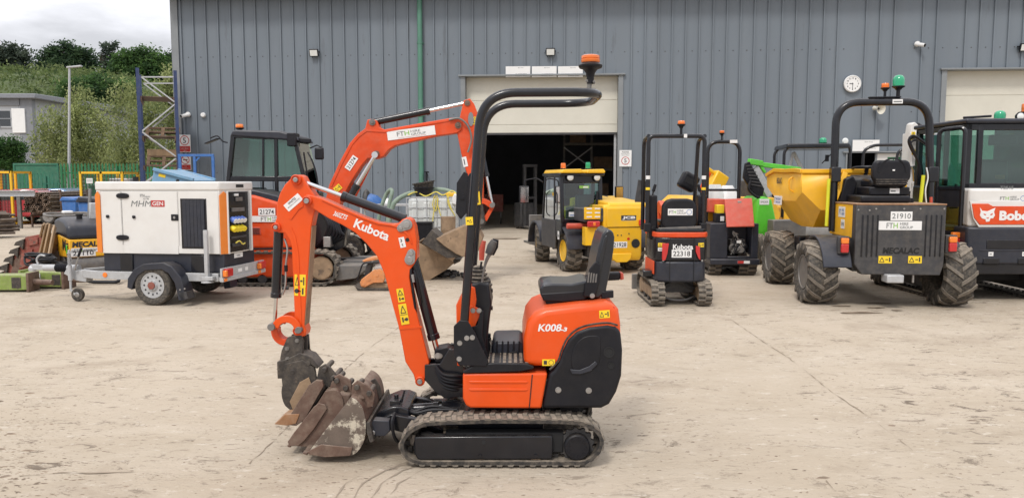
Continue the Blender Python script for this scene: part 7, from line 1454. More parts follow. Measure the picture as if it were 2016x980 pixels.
# ================================================================ second canopy dumper behind
p = gr(1640, 505); CR = R(-8); t = thing('roller', 'dark canopied site machine with black roof frame behind the yellow dumper', 'roller', p, CR); f_ = Fr(p, CR); cy = f_.y
zt2 = cy(1640, 287, 0).z; xa, xb = cy(1544, 300, 0).x, cy(1674, 300, 0).x
q = MB()
for x in (xa, xb):
    for y in (0, 1.1): q.tube(rnd([(x, y, .9), (x, y, zt2-.12), (x*.9, y, zt2)], .12), .035, 10)
po = q.build('canopy_posts', 'black', t); MB().prism([(xa+.02, zt2-.06), (xb-.02, zt2-.06), (xb-.04, zt2+.05), (xa+.04, zt2+.05)], -.1, 1.3).build('canopy_roof', 'black', t, .03, 3)
MB().box(xa, xb, .0, 2.2, .55, 1.15).build('body', 'yellow', t, .05, 3)
for y in (.2, 2.0): MB().cyl((xa+.1, y, .45), (xb-.1, y, .45), .45, n=30).build('drum', 'greysteel', t, .01)
q = MB(); q.tube(rnd([cy(1698, 330, .4), cy(1700, 296, .4), cy(1720, 286, .4), cy(1795, 285, .4)], .12), .035, 10); q.tube(rnd([cy(1762, 335, .9), cy(1768, 298, .9), cy(1795, 288, .9)], .1), .035, 10); q.tube(rnd([cy(1698, 330, .4), cy(1698, 420, .4)], .1), .035, 8); q.build('roll_bar', 'black', t)
a = cy(1620, 285, .3); beacon(t, a.x, .3, zt2+.03, .12, .09, 'lensG', dome=True, stem=.02); a = cy(1664, 280, .3); q = MB(); q.cyl((a.x, .3, zt2), (a.x, .3, zt2+.07), .02); lo = q.build('work_lamp', 'blackm', t); MB().lathe([(.001, -.05), (.06, -.04), (.07, 0), (.055, .015), (.001, .02)], (a.x, .3, zt2+.12), (0, -1, 0), 18).build('lamp_glass', 'led', lo)
q = MB(); q.box(*sorted((cy(1625, 310, .2).x, cy(1632, 310, .2).x)), .2, .23, cy(1630, 318, .2).z, cy(1630, 305, .2).z); q.tube([cy(1618, 322, .2), cy(1640, 300, .2)], .012); q.build('mirror', 'blackm', t)
q = MB(); q.beam(cy(1550, 345, .5), cy(1562, 300, .5), .05, .08); q.beam(cy(1562, 300, .5), cy(1585, 345, .5), .05, .08); q.build('folded_arm', 'galv', t, .01)
# ================================================================ white and orange rear excavator (right edge)
BR = R(-1); BL = gr(1893, 597); BL = BL+V((.72, .10, 0)); B = Fr(BL, BR)
bt = thing('cab_excavator', 'white, orange and black cab excavator with its door open beside the grey backed dumper', 'excavator', BL, BR)
by = lambda a, b, k=0: B.y(a, b, k)
for x0 in (-.90, .50):
    P = [(y, z+.018) for y, z in loop_pts(.0, 2.0, .24, .24, 0, .48)]
    q = belt(P, -(x0+.36), -x0, .028, .026, .13, 'flat', mat='rubberd' if x0 < 0 else 'rubber', parent=bt, axis='x'); MB().box(x0+.05, x0+.3, .4, 1.7, .12, .36).build('track_frame', 'dgrey', q, .02)
    for yy in (.25, 1.75): MB().cyl((x0+.05, yy, .26), (x0+.31, yy, .26), .17, n=22).build('track_wheel', 'dgrey', q)
MB().box(-.5, .5, .5, 1.6, .25, .55).build('undercarriage', 'dark', bt, .02); MB().cyl((0, 1.0, .5), (0, 1.0, .72), .42, n=28).build('slew_ring', 'dark', bt); MB().box(-.9, .9, 2.2, 2.28, .08, .42).build('dozer_blade', 'greysteel', bt, .01)
yq = .0; zz = lambda py: by(1960, py, yq).z
xL = by(1868, 480, .45).x; xB = by(1913, 480, yq).x; xR = -xB+.04
plan = [(xL, 1.6), (xL, .62), (xL+.06, .35), (xB-.04, .08), (xB+.12, .0), (xR-.12, 0), (xR+.04, .08), (-xL, .35), (-xL, 1.6)]
cw = MB().prism(plan, zz(521), zz(447)+.0, 'z').build('counterweight', 'navy', bt, .035, 3)
MB().prism([(x*.97, y+.02 if y < 1 else y) for x, y in plan], zz(540)-.0, zz(520), 'z').build('floor_frame', 'black', bt, .01)
hp_ = [(xL+.18, 1.5), (xL+.20, .62), (xB-.0, .14), (xB+.14, .055), (xR-.14, .055), (xR, .14), (-xL-.2, .62), (-xL-.2, 1.5)]
hd = MB().prism(hp_, zz(448), zz(371), 'z').build('engine_hood', 'white', bt, .04, 4)
def bpoly(pts, k, name, mm, par, t=.012): return MB().prism(B.yp(pts, k), k-t, k+.02).build(name, mm, par, .004)
op = bpoly([(1909, 396), (2100, 396), (2100, 447), (1926, 447), (1915, 430)], .04, 'white_border', 'white', hd)
bpoly([(1913, 401), (1945, 401), (1954, 406), (2096, 406), (2096, 442), (1928, 442), (1917, 428)], .028, 'orange_panel', 'orange2', hd)
# cat head emblem
cat = [(1929, 408), (1934, 415), (1944, 416), (1960, 409), (1957, 417), (1959, 424), (1955, 430), (1950, 430), (1948, 436), (1941, 437), (1940, 432), (1933, 430), (1929, 424), (1931, 417)]
ce = bpoly(cat, .015, 'cat_head_emblem', 'decal', hd, .003)
for pts in ([(1936, 420), (1942, 422), (1941, 424), (1937, 423)], [(1949, 422), (1955, 419), (1954, 423), (1950, 424)], [(1941, 428), (1948, 428), (1945, 431)]): bpoly(pts, .0115, 'emblem_face', 'orange2', ce, .002)
a, b = by(1967, 434, .012), by(2046, 415, .012); text('Bobcat', 'decal', hd, (a.x, .0115, a.z), X_, Z_, b.x-a.x, b.z-a.z, bold=.05, name='maker_lettering')
a, b = by(1967, 397, .05), by(2020, 384, .05); sticker('hire_label', hd, (a.x, .054, a.z), X_, Z_, b.x-a.x, b.z-a.z, [('FT', .03, .25, .20, .5, 'inkg'), ('H', .24, .25, .12, .5, 'inkgreen'), ('HIRE', .40, .55, .26, .28, 'inkg'), ('GROUP', .40, .18, .36, .28, 'inkg'), ('#ring', .8, .1, .2, .8, 'inkblue')], 'white', .001)
a = by(1969, 372.5, .05); text('T2515', 'inkg', hd, (a.x, .053, a.z), X_, Z_, .19, .045, bold=.02, name='number_lettering')
a, b = by(1973, 488, yq), by(2005, 477, yq); warn(cw, (a.x, -.001, a.z), X_, Z_, b.x-a.x, b.z-a.z)
for u in (1945.5, 2012): a = by(u, 504, yq); sticker('label', cw, (a.x, -.001, a.z), X_, Z_, .07, .06, [('#bar', .2, .4, .5, .2, 'inkg')])
for u0, u1 in ((1934, 1968), (2003, 2040)): a, b = by(u0, 520, yq), by(u1, 507, yq); MB().box(a.x, b.x, -.012, .02, a.z, b.z).build('lifting_slot', 'black', cw, .015)
a, b = by(1929, 492, yq), by(2060, 494, yq); MB().box(a.x, b.x, -.010, .01, b.z, b.z+.012).build('panel_edge', 'navy', cw, .004); MB().box(by(1942, 480, yq).x, b.x, -.008, .01, zz(490), zz(472)).build('recess_panel', 'black', cw, .01)
l0 = by(1870, 495, .35); MB().box(l0.x+.02, l0.x+.32, .30, .36, l0.z-.02, l0.z+.08).build('tail_lamp', 'lensR', cw, .01); MB().box(l0.x-.02, l0.x+.11, .26, .34, l0.z-.02, l0.z+.20).build('tail_lamp', 'lensR', cw, .015); MB().box(l0.x-.015, l0.x+.105, .262, .338, l0.z+.203, l0.z+.29).build('indicator', 'lensA', cw, .015)
# cab
zk0, zk1 = by(1960, 366, .5).z, by(1960, 243, .5).z; xk0, xk1 = by(1898, 300, .5).x, by(2085, 300, .5).x; yk0, yk1 = .5, 1.95
cab = MB().box(xk0, xk1, yk0+.05, yk1, zz(448), zk0).build('cab', 'black', bt, .03)
q = MB()
for x in (xk0+.02, xk1-.08):
    q.box(x, x+.09, yk0, yk0+.09, zk0-.1, zk1); q.box(x, x+.08, yk1-.1, yk1, zk0-.3, zk1); q.box(x, x+.08, yk0, yk1, zk1-.08, zk1)
    q.box(x+.01, x+.07, yk0+.55, yk0+.62, zk0, zk1)
xm = by(1928, 300, .5).x
q.box(xm-.03, xm+.05, yk0-.005, yk0+.06, zk0, zk1); q.box(xk0+.02, xk1, yk0, yk0+.07, zk0-.06, zk0+.04); q.box(xk0+.02, xk1, yk0, yk0+.07, zk1-.10, zk1); q.build('cab_frame', 'black', cab, .012)
MB().box(xk0-.02, xk1+.04, yk0-.06, yk1+.03, zk1, zk1+.07).build('cab_roof', 'navy', cab, .03, 3)
MB().box(xm+.05, xk1-.08, yk0+.02, yk0+.028, zk0+.04, zk1-.10).build('rear_window', 'glass', cab); MB().box(xk0+.10, xm-.03, yk0+.02, yk0+.028, zk0+.04, zk1-.10).build('corner_window', 'glass', cab); MB().box(xk0+.1, xk1-.08, yk1-.06, yk1-.05, zk0-.2, zk1-.09).build('windscreen', 'glass', cab); MB().box(xk1-.05, xk1-.04, yk0+.1, yk1-.1, zk0, zk1-.08).build('side_window', 'glass', cab)
sa, sb2 = by(1928, 360, .9), by(1984, 314, .9); MB().box(sa.x, sb2.x, .85, 1.0, zk0-.2, sb2.z).build('seat_backrest', 'seat', cab, .05, 4); MB().box((sa.x+sb2.x)/2, (sa.x+sb2.x)/2+.14, .838, .85, sa.z+.06, sa.z+.12).build('seat_badge', 'lensA', cab); MB().box(sa.x, sb2.x, .9, 1.4, zk0-.3, zk0-.1).build('seat', 'seat', cab, .05)
q = MB(); p = by(1968, 273, 1.0); q.box(p.x-.12, p.x+.28, 1.0, 1.1, p.z-.10, p.z+.06); q.build('overhead_console', 'blackm', cab, .02)
# open door
hx, hy = xk0+.0, yk0+.62
d0, d1 = B.y(1900, 300, .35), B.y(1846, 300, .62); A = V((d0.x, .35, 0)); Bd = V((d1.x, .62, 0)); u = (Bd-A); zd0, zd1 = by(1870, 462, .5).z, by(1870, 252, .5).z; zmid = by(1870, 370, .5).z
def dp(s, z): return A+u*s+V((0, 0, z))
q = MB(); q.tube(rnd([dp(.03, zd0), dp(.03, zd1), dp(.97, zd1-.02), dp(.97, zd0+.05)], .09, 5), .032, 8); q.beam(dp(.03, zmid), dp(.97, zmid), .05, .04); q.beam(dp(.03, zd0+.02), dp(.97, zd0+.06), .05, .05); do = q.build('cab_door', 'black', bt)
n_ = u.normalized().cross(Z_)*.004
for z0_, z1_, mm in ((zmid, zd1, 'glass'), (zd0, zmid-.28, 'glass')):
    vs = [dp(.05, z0_), dp(.95, z0_), dp(.95, z1_-.02), dp(.05, z1_)]; MB().add([v+n_ for v in vs]+[v-n_ for v in vs], [(0, 1, 2, 3), (7, 6, 5, 4), (0, 4, 5, 1), (1, 5, 6, 2), (2, 6, 7, 3), (3, 7, 4, 0)]).build('door_glass', mm, do)
vs = [dp(.05, zmid-.28), dp(.95, zmid-.28), dp(.95, zmid), dp(.05, zmid)]; MB().add([v+n_*2 for v in vs]+[v-n_*2 for v in vs], [(0, 1, 2, 3), (7, 6, 5, 4), (0, 4, 5, 1), (1, 5, 6, 2), (2, 6, 7, 3), (3, 7, 4, 0)]).build('door_panel', 'blackm', do, .004)
q = MB(); q.tube(rnd([dp(.3, zmid+.06)+n_*8, dp(.3, zmid-.06)+n_*12, dp(.6, zmid-.16)+n_*12, dp(.75, zmid-.1)+n_*8], .05), .015, 7); q.build('door_handle', 'blackm', do)
MB().prism([(xk0-.08, zz(500)), (xk0+.3, zz(500)), (xk0+.3, zk0), (xk0+.08, zk0)], .9, 1.9).build('side_cover', 'dark', bt)
MB().prism(B.yp([(1848, 430), (1862, 404), (1874, 400), (1882, 410), (1862, 436)], .9), .9, .95).build('operator_step', 'orange_pale', bt, .01)
# beacon, lamps
beacon(bt, by(1968, 238, .9).x, .9, zk1+.05, .13, .085, 'lensG', dome=True, stem=.01); beacon(bt, by(2018, 228, .9).x, .9, zk1+.05, .12, .06, 'lensO', stem=.12)
p = by(2008, 240, .5); q = MB(); q.lathe([(.001, -.06), (.05, -.05), (.07, 0), (.06, .01)], (p.x, .5, zk1+.10), (0, -1, 0), 18); lo = q.build('work_lamp', 'blackm', cab); MB().lathe([(.06, 0), (.04, .012), (.001, .014)], (p.x, .495, zk1+.10), (0, -1, 0), 18).build('lamp_glass', 'led', lo)
q = MB(); q.tube([(xk0+.02, yk0+.1, zk1+.09), (xk0+.4, yk0+.05, zk1+.11)], .018, 8); q.build('roof_rail', 'blackm', cab)
# boom beyond the cab
yb_ = 3.0; bm2 = [(1787, 330), (1786, 290), (1792, 262), (1796, 243), (1806, 241), (1812, 250), (1818, 275), (1835, 282), (1845, 300), (1842, 320), (1826, 300), (1812, 290), (1806, 320), (1806, 440), (1796, 440), (1790, 400)]
q = MB().prism(B.yp([(1791, 268), (1795, 244), (1801, 240), (1808, 246), (1812, 268), (1822, 278), (1850, 290), (1880, 330), (1890, 400), (1880, 470), (1862, 470), (1866, 400), (1850, 330), (1828, 304), (1808, 298), (1793, 290)], yb_), yb_, yb_+.2).build('boom', 'white', bt, .015)
MB().prism(B.yp([(1793, 262), (1808, 260), (1812, 290), (1808, 380), (1800, 440), (1792, 440), (1789, 360)], yb_-.02), yb_-.08, yb_+.28).build('dipper_arm', 'white', bt, .015)
q2 = [k for k in bpy.data.objects if k.name.startswith('dipper_arm')][-1]
a = by(1794, 275, yb_-.09); warn(q, V((a.x, yb_-.085, a.z-.02)), X_, Z_, .07, .16); sticker('label', q, V((a.x+.02, yb_-.086, a.z-.27)), X_, Z_, .09, .09, [('#bar', .2, .3, .6, .3, 'ink')], 'yel')
ram(bt, by(1803, 400, yb_-.12), by(1798, 330, yb_-.12), .045, .6, name='bucket_cylinder', mat='white'); ram(bt, by(1806, 246, yb_+.1), by(1840, 262, yb_+.1), .04, .4, name='arm_cylinder', mat='blackm')
MB().prism(B.yp([(1808, 270), (1830, 242), (1838, 250), (1826, 276)], yb_-.1), yb_-.14, yb_-.1).build('cylinder_guard', 'white', bt, .006)
q = MB(); q.tube(catmull([by(a_, b_, yb_-.16) for a_, b_ in ((1812, 345), (1808, 318), (1794, 292), (1790, 276), (1802, 270), (1826, 282))], 5), .028, 8); q.tube(catmull([by(a_, b_, yb_-.2) for a_, b_ in ((1816, 350), (1812, 318), (1798, 296), (1793, 282), (1804, 276), (1828, 290))], 5), .022, 8); q.build('hydraulic_hose', 'blackm', bt)
MB().prism(B.yp([(1780, 440), (1815, 440), (1830, 500), (1800, 530), (1775, 500)], yb_), yb_-.15, yb_+.5).build('bucket', 'mud', bt, .02)
# ================================================================ left background: hill, trees, buildings, fence, yard clutter
def leafmats(key, cols):
    out = []
    for i, c in enumerate(cols):
        k = f'{key}_leaves_{i}'; T[k] = mk(k, c, .6, var=.25, scale=.8); out.append(k)
        nt = T[k].node_tree; b = nt.nodes['Principled BSDF']; b.inputs['Specular IOR Level'].default_value = .25
        tr = nt.nodes.new('ShaderNodeBsdfTranslucent'); nt.links.new(b.inputs['Base Color'].links[0].from_socket, tr.inputs[0]); x = nt.nodes.new('ShaderNodeMixShader'); x.inputs[0].default_value = .5
        nt.links.new(b.outputs[0], x.inputs[1]); nt.links.new(tr.outputs[0], x.inputs[2]); nt.links.new(x.outputs[0], nt.nodes['Material Output'].inputs[0])
    return out
T['bark'] = mk('bark', (.09, .07, .05), .9, var=.3, bump=.4, bscale=15); T['birchbark'] = mk('birch_bark', (.42, .40, .34), .8, var=.2)
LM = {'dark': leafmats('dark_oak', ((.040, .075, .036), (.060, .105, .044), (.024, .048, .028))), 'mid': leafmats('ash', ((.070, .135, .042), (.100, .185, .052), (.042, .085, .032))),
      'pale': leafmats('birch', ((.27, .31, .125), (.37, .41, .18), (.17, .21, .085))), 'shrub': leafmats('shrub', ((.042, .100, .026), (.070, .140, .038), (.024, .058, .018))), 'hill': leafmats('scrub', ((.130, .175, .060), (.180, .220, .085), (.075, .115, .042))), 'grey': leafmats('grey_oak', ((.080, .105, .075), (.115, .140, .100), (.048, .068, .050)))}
def foliage(mb, blobs, n, size, rng, droop=0.0, clump=.45, nc=None, shell=.55):
    """leaf faces gathered in clumps through the volume of the given ellipsoids (cx, cy, cz, rx, ry, rz)"""
    tot = sum(b[3]*b[4]*b[5] for b in blobs)
    for (cx, cy, cz, rx, ry, rz) in blobs:
        k = max(4, int((nc or n/42)*rx*ry*rz/tot)); per = int(n*rx*ry*rz/tot/k)
        for _ in range(k):
            while True:
                d = V((rng.uniform(-1, 1), rng.uniform(-1, 1), rng.uniform(-1, 1)))
                if .1 < d.length < 1: break
            d = d.normalized()*(d.length**shell)
            d *= .80+.45*NZ.noise(V((d.x*2.1+cx, d.y*2.1, d.z*2.1+cz)))+.12*rng.random()
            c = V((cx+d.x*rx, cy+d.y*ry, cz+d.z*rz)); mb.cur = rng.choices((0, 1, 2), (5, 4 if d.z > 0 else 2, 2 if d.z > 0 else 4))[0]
            cr = clump*rng.uniform(.6, 1.3)
            for _ in range(per):
                p = c+V((rng.gauss(0, cr*.5), rng.gauss(0, cr*.5), rng.gauss(0, cr*.38)-abs(rng.gauss(0, droop))))
                s = size*rng.uniform(.5, 1.3); u = V((rng.gauss(0, 1), rng.gauss(0, 1), rng.gauss(0, .7)-droop*1.5)).normalized(); w_ = u.cross(V((rng.gauss(0, 1), rng.gauss(0, 1), rng.gauss(0, 1)))).normalized()
                mb.add([p-u*s, p-w_*s*.42, p+u*s, p+w_*s*.42], [(0, 1, 2, 3)])
def tree(name, label, base, trunk_top, r0, blobs, n, size, key, seed, droop=0.0, clump=.5, shell=.55, bark='bark', group=None, lean=V((0, 0, 0))):
    rng = random.Random(seed); t = thing(name, label, 'tree' if 'tree' in name or name in ('oak_tree',) else 'bush', base, 0, group); b0 = V(base)
    q = MB(); top = V((lean.x, lean.y, trunk_top)); q.tube(catmull([V((0, 0, -.3)), top*.35+V((.04, 0, 0)), top*.7, top], 5), [r0*(1-.75*i/15) for i in range(16)], 8)
    for (cx, cy, cz, rx, ry, rz) in blobs:
        for _ in range(2):
            e = V((cx-b0.x+rng.uniform(-.5, .5)*rx, cy-b0.y+rng.uniform(-.5, .5)*ry, cz-b0.z+rng.uniform(-.1, .6)*rz)); s0 = top*rng.uniform(.45, .95)
            q.tube(catmull([s0, s0.lerp(e, .5)+V((0, 0, .08*rz)), e], 4), [r0*.42*(1-.8*i/8) for i in range(9)], 6)
    q.build('trunk', bark, t)
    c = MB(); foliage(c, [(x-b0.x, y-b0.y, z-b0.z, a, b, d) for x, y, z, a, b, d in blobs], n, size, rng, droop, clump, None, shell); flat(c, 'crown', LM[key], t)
    return t
def pb(px, py, Y, rpx, rpy, ry=None):
    """an ellipsoid centred on a pixel at depth Y with pixel radii"""
    c = at(px, py, Y); k = Y/F; return (c.x, c.y, c.z, rpx*k, ry or rpx*k*.8, rpy*k)
# hill
def hz(x, y):
    s = min(1, max(0, (y-62)/42)); s = s*s*(3-2*s)
    return 16.3*s*math.exp(-(min(0, x+74)/60)**2-(max(0, x+66)/58)**2)+1.2*s*NZ.noise(V((x*.09, y*.09, 0)))
b = MB(); xs = [-190+5*i for i in range(40)]; ys = [60+5*i for i in range(28)]
b.add([(x, y, hz(x, y)-.12+(0 if y > 60 else -.3)) for y in ys for x in xs], [(j*len(xs)+i, j*len(xs)+i+1, (j+1)*len(xs)+i+1, (j+1)*len(xs)+i) for j in range(len(ys)-1) for i in range(len(xs)-1)])
T['hillgrass'] = mk('hill_grass', (.075, .10, .036), .9, var=.3, scale=.3); tag(b.build('hill', 'hillgrass', sharp=180), kind='structure')
b = MB(); rng = random.Random(21)
for k in range(900):
    x, y = rng.uniform(-92, -40), rng.uniform(72, 108); z = hz(x, y); b.cur = rng.choices((0, 1, 2), (5, 4, 2))[0]; cr = rng.uniform(.4, 1.1)
    for _ in range(18):
        p = V((x+rng.gauss(0, cr), y+rng.gauss(0, cr), z+abs(rng.gauss(0, cr*.5)))); s = rng.uniform(.12, .34); u = V((rng.gauss(0, 1), rng.gauss(0, 1), rng.gauss(.4, 1))).normalized(); w_ = u.cross(V((rng.gauss(0, 1), rng.gauss(0, 1), rng.gauss(0, 1)))).normalized(); b.add([p-u*s, p-w_*s*.45, p+u*s, p+w_*s*.45], [(0, 1, 2, 3)])
tag(flat(b, 'hillside_scrub', LM['hill'], None), kind='stuff')
def on(px, Y): x = (px-1008)/F*Y; return (x, Y, hz(x, Y)-.2)
G_ = 'trees on the hill'
tree('oak_tree', 'grey green hilltop tree above the low grey building', on(15, 122), 4, .45, [pb(0, 112, 122, 30, 26), pb(36, 106, 122, 22, 20), pb(48, 128, 122, 17, 17), pb(15, 138, 122, 36, 16)], 8000, .30, 'grey', 1, clump=1.0, group=G_)
tree('oak_tree', 'darkest broad hilltop tree right of the grey green one', on(130, 118), 4, .5, [pb(102, 112, 118, 22, 18), pb(130, 106, 118, 26, 18), pb(162, 112, 118, 24, 17), pb(84, 134, 118, 17, 16), pb(135, 136, 118, 46, 20), pb(180, 130, 118, 14, 16)], 12000, .28, 'dark', 2, clump=1.0, group=G_)
tree('ash_tree', 'tall wispy hilltop tree with sparse top between two dense crowns', on(212, 124), 6, .3, [pb(208, 96, 124, 13, 11), pb(226, 92, 124, 10, 10), pb(204, 114, 124, 9, 12), pb(222, 112, 124, 12, 14), pb(214, 140, 124, 18, 18)], 2600, .26, 'grey', 3, clump=.7, group=G_)
tree('ash_tree', 'dense mid green hilltop tree beside the warehouse corner', on(272, 112), 4, .5, [pb(252, 116, 112, 26, 18), pb(284, 110, 112, 24, 16), pb(310, 122, 112, 24, 18), pb(240, 138, 112, 26, 17), pb(290, 142, 112, 46, 20)], 14000, .25, 'mid', 4, clump=.9, group=G_)
tree('oak_tree', 'dark hilltop tree half hidden behind the warehouse corner', on(338, 116), 4, .4, [pb(338, 124, 116, 16, 20), pb(345, 145, 116, 24, 24)], 4000, .26, 'dark', 5, clump=.9, group=G_)
tree('hazel_bush', 'rounded dark green bush at the foot of the hill above the low building roof', on(185, 80), 3, .2, [pb(185, 175, 80, 62, 26), pb(235, 178, 80, 44, 24), pb(140, 190, 80, 30, 22)], 9000, .20, 'mid', 6, clump=.7)
tree('willow_tree', 'wide pale drooping willow left of the slim birch trunk', gr(150, 391.5), 5.2, .22, [pb(150, 176, 50, 26, 18), pb(165, 195, 50, 36, 26), pb(120, 235, 50, 46, 40), pb(175, 245, 50, 50, 48), pb(95, 285, 50, 34, 40), pb(150, 300, 50, 64, 44), pb(200, 300, 50, 34, 40)], 17000, .105, 'pale', 7, droop=.75, clump=.42, shell=.4)
tree('birch_tree', 'silver birch with slim pale trunk and hanging branches behind the blue rack', gr(200, 397), 4.8, .085, [pb(246, 168, 46, 26, 18), pb(245, 188, 46, 36, 28), pb(285, 200, 46, 40, 40), pb(255, 250, 46, 46, 46), pb(310, 250, 46, 38, 56), pb(280, 300, 46, 62, 40), pb(225, 300, 46, 28, 40)], 15000, .095, 'pale', 8, droop=.75, clump=.40, shell=.4, bark='birchbark', lean=V((.55, .0, 0)))
tree('ash_tree', 'light green tree showing above the rack beams at the warehouse corner', gr(335, 395), 5, .12, [pb(335, 165, 47, 18, 34), pb(345, 210, 47, 16, 40)], 3600, .11, 'pale', 9, droop=.5, clump=.4)
tree('laurel_bush', 'bright green broad leaved bush in front of the low grey building', gr(18, 408), 2.6, .10, [pb(12, 290, 40, 30, 22), pb(36, 294, 40, 20, 14), pb(5, 315, 40, 34, 18), pb(30, 318, 40, 22, 14)], 7000, .085, 'shrub', 10, clump=.30)
# low grey building
T['render'] = mk('pale_grey_render', (.36, .37, .385), .7, var=.06, scale=.5); T['roofgrey'] = mk('grey_roof_sheet', (.20, .21, .23), .5, var=.1); T['winglass'] = mk('dark_window_glass', (.02, .025, .03), .08, var=.1, spec=.8)
c0 = at(62, 195, 58); bx0, bx1, by0, by1 = c0.x-24, c0.x, 58.0, 84.0; bt_ = thing('industrial_building', 'low pale grey rendered building with flat roof left of the willow', 'building', (bx1, by0, 0)); zr = c0.z
q = MB(); q.box(-24, 0, 0, 26, 0, zr); q.build('wall', 'render', bt_); q = MB(); q.prism([(-.5, zr), (-.5, zr+.35), (26.5, zr+.9), (26.5, zr)], -24.5, .6, 'x'); q.build('roof', 'roofgrey', bt_, .05)
MB().box(-.9, .02, -.03, .4, 0, zr-.02).build('corner_panel', 'roofgrey', bt_)
f_ = Fr((bx1, by0, 0), 0); a, b_ = f_.y(-30, 252, 0), f_.y(24, 216, 0); wf = MB().box(a.x, b_.x, -.08, .05, a.z, b_.z).build('window', 'render', bt_); MB().box(a.x+.12, b_.x-.12, -.085, -.081, a.z+.12, b_.z-.1).build('pane', 'winglass', wf)
q = MB(); zm = (a.z+b_.z)/2; q.box(a.x, b_.x, -.11, -.086, zm-.04, zm+.04); q.box(b_.x-1.0, b_.x-.92, -.11, -.086, a.z, b_.z); q.build('glazing_bar', 'roofgrey', wf)
a, b_ = f_.y(27, 262, 0), f_.y(50, 214, 0); MB().box(a.x, b_.x, -.14, .0, a.z, b_.z).build('white_panel', 'decal', bt_, .02)
for x in (-1.0, -3.4, -6): MB().box(x-.015, x+.015, -.012, 0, 0, zr-.02).build('panel_joint', 'roofgrey', bt_)
MB().box(-6, -.9, -.10, 0, zr-.5, zr).build('fascia', 'roofgrey', bt_, .02); q = MB(); a = f_.y(5, 330, 0); q.box(-6, -1.2, -.06, .0, .2, a.z+.3); q.build('ground_window', 'winglass', bt_)
# lamp post
p = at(137, 400, 37.5); t = thing('lamp_post', 'tall grey galvanised lamp post in front of the willow', 'lamp post', (p.x, 37.5, 0)); zt_ = at(128, 134, 37.5)
q = MB(); q.cyl((0, 0, 0), (0, 0, 1.2), .085, n=12); q.cyl((0, 0, 1.2), (zt_.x-p.x+.22, 0, zt_.z), .075, .05, n=12); q.build('post', 'galv', t); q = MB(); q.beam((zt_.x-p.x+.10, 0, zt_.z+.02), (zt_.x-p.x+.85, -.05, zt_.z+.08), .16, .08); q.build('lamp_head', 'galv', t, .02)
# palisade fence
fy = 36.0
def palisade(name, label, xa, xb, y, h, m='fgreen'):
    t = thing(name, label, 'fence', (xa, y, 0)); q = MB(); n = int((xb-xa)/.165)
    for k in range(n): x = k*.165; q.prism([(x, .05), (x+.085, .05), (x+.085, h-.12), (x+.06, h), (x+.0425, h-.06), (x+.025, h), (x, h-.12)], -.04, -.02)
    q.build('pale_panel', m, t); q = MB(); q.box(0, xb-xa, -.02, .03, .35, .41); q.box(0, xb-xa, -.02, .03, h-.5, h-.44); q.build('rail', m, t)
    x = 0
    while x <= xb-xa: MB().box(x-.05, x+.05, .031, .13, 0, h-.15).build('post', m, t); x += 2.75
palisade('palisade_fence', 'dark green steel palisade fence behind the yellow cages', at(120, 350, fy).x, at(345, 350, fy).x, fy, 2.6)
palisade('palisade_fence', 'dark green palisade fence running in front of the green steel panel', at(-30, 350, 33.5).x, at(118, 350, 33.5).x, 33.5, at(60, 341, 33.5).z, 'dgreen')
p0, p1 = at(26, 322, 36.5), at(115, 322, 36.5); t = thing('steel_gate', 'solid dark green sheet steel gate panel left of the lamp post', 'gate', (p0.x, 36.5, 0)); w_ = p1.x-p0.x
MB().box(.05, w_-.05, 0, .03, .1, p0.z-.06).build('sheet_panel', 'dgreen', t); q = MB(); q.box(0, .08, -.04, .06, .02, p0.z); q.box(w_-.08, w_, -.04, .06, .02, p0.z); q.box(0, w_, -.042, .062, p0.z-.08, p0.z+.01); q.build('gate_frame', 'dgreen', t, .01)
for x in (w_*.2, w_*.35): MB().box(x, x+.12, -.05, -.001, .1, at(60, 342, 36.5).z).build('stiffener', 'fgreen', t)
# yellow cages
T['mesh_wire'] = mk('dark_mesh_wire', (.05, .05, .045), .6, .4)
def cage(label, px0, px1, pytop, Y, d=1.2):
    a, b_ = at(px0, pytop, Y), at(px1, pytop, Y); t = thing('gas_cage', label, 'cage', (a.x, Y, 0)); w_ = b_.x-a.x; h = a.z
    q = MB()
    for x in (0, w_*.5, w_):
        for y in (0, d): q.box(x-.04, x+.04, y-.04, y+.04, .02, h)
    for z in (.06, h-.04):
        q.box(0, w_, -.04, .04, z-.04, z+.04); q.box(0, w_, d-.04, d+.04, z-.04, z+.04); q.box(-.04, .04, 0, d, z-.04, z+.04); q.box(w_-.04, w_+.04, 0, d, z-.04, z+.04)
    q.build('frame', 'yellow2', t); q = MB(); k = .1
    while k < h: q.box(.04, w_-.04, -.006, .006, k-.008, k+.008); k += .12
    k = .08
    while k < w_: q.box(k-.006, k+.006, -.007, .007, .1, h-.08); k += .12
    q.build('wire_mesh', 'mesh_wire', t); return t, w_, h
t, w_, h = cage('yellow framed mesh cage with white notice beside the lamp post', 158, 240, 338, 28.5)
f_ = Fr(t.location, 0); a, b_ = f_.y(170, 361, -.05), f_.y(182, 351, -.05); sticker('notice', t, (a.x, -.045, a.z), X_, Z_, b_.x-a.x, b_.z-a.z, [('#bar', .1, .6, .8, .1, 'inkg'), ('#bar', .1, .35, .8, .1, 'inkg')])
for i, dx in enumerate((.28, .62)): q = MB(); q.lathe([(.001, 0), (.24, 0), (.26, .1), (.27, .5), (.25, .85), (.26, .87), (.24, .9), (.001, .9)], (t.location.x+dx, 29.1, .7 if i == 0 else .7), (0, 0, 1), 20); tag(q.build('green_drum', 'dgreen', None), ('left dark green drum inside the yellow cage', 'right dark green drum inside the yellow cage')[i], 'drum', 'drums in the yellow cage')
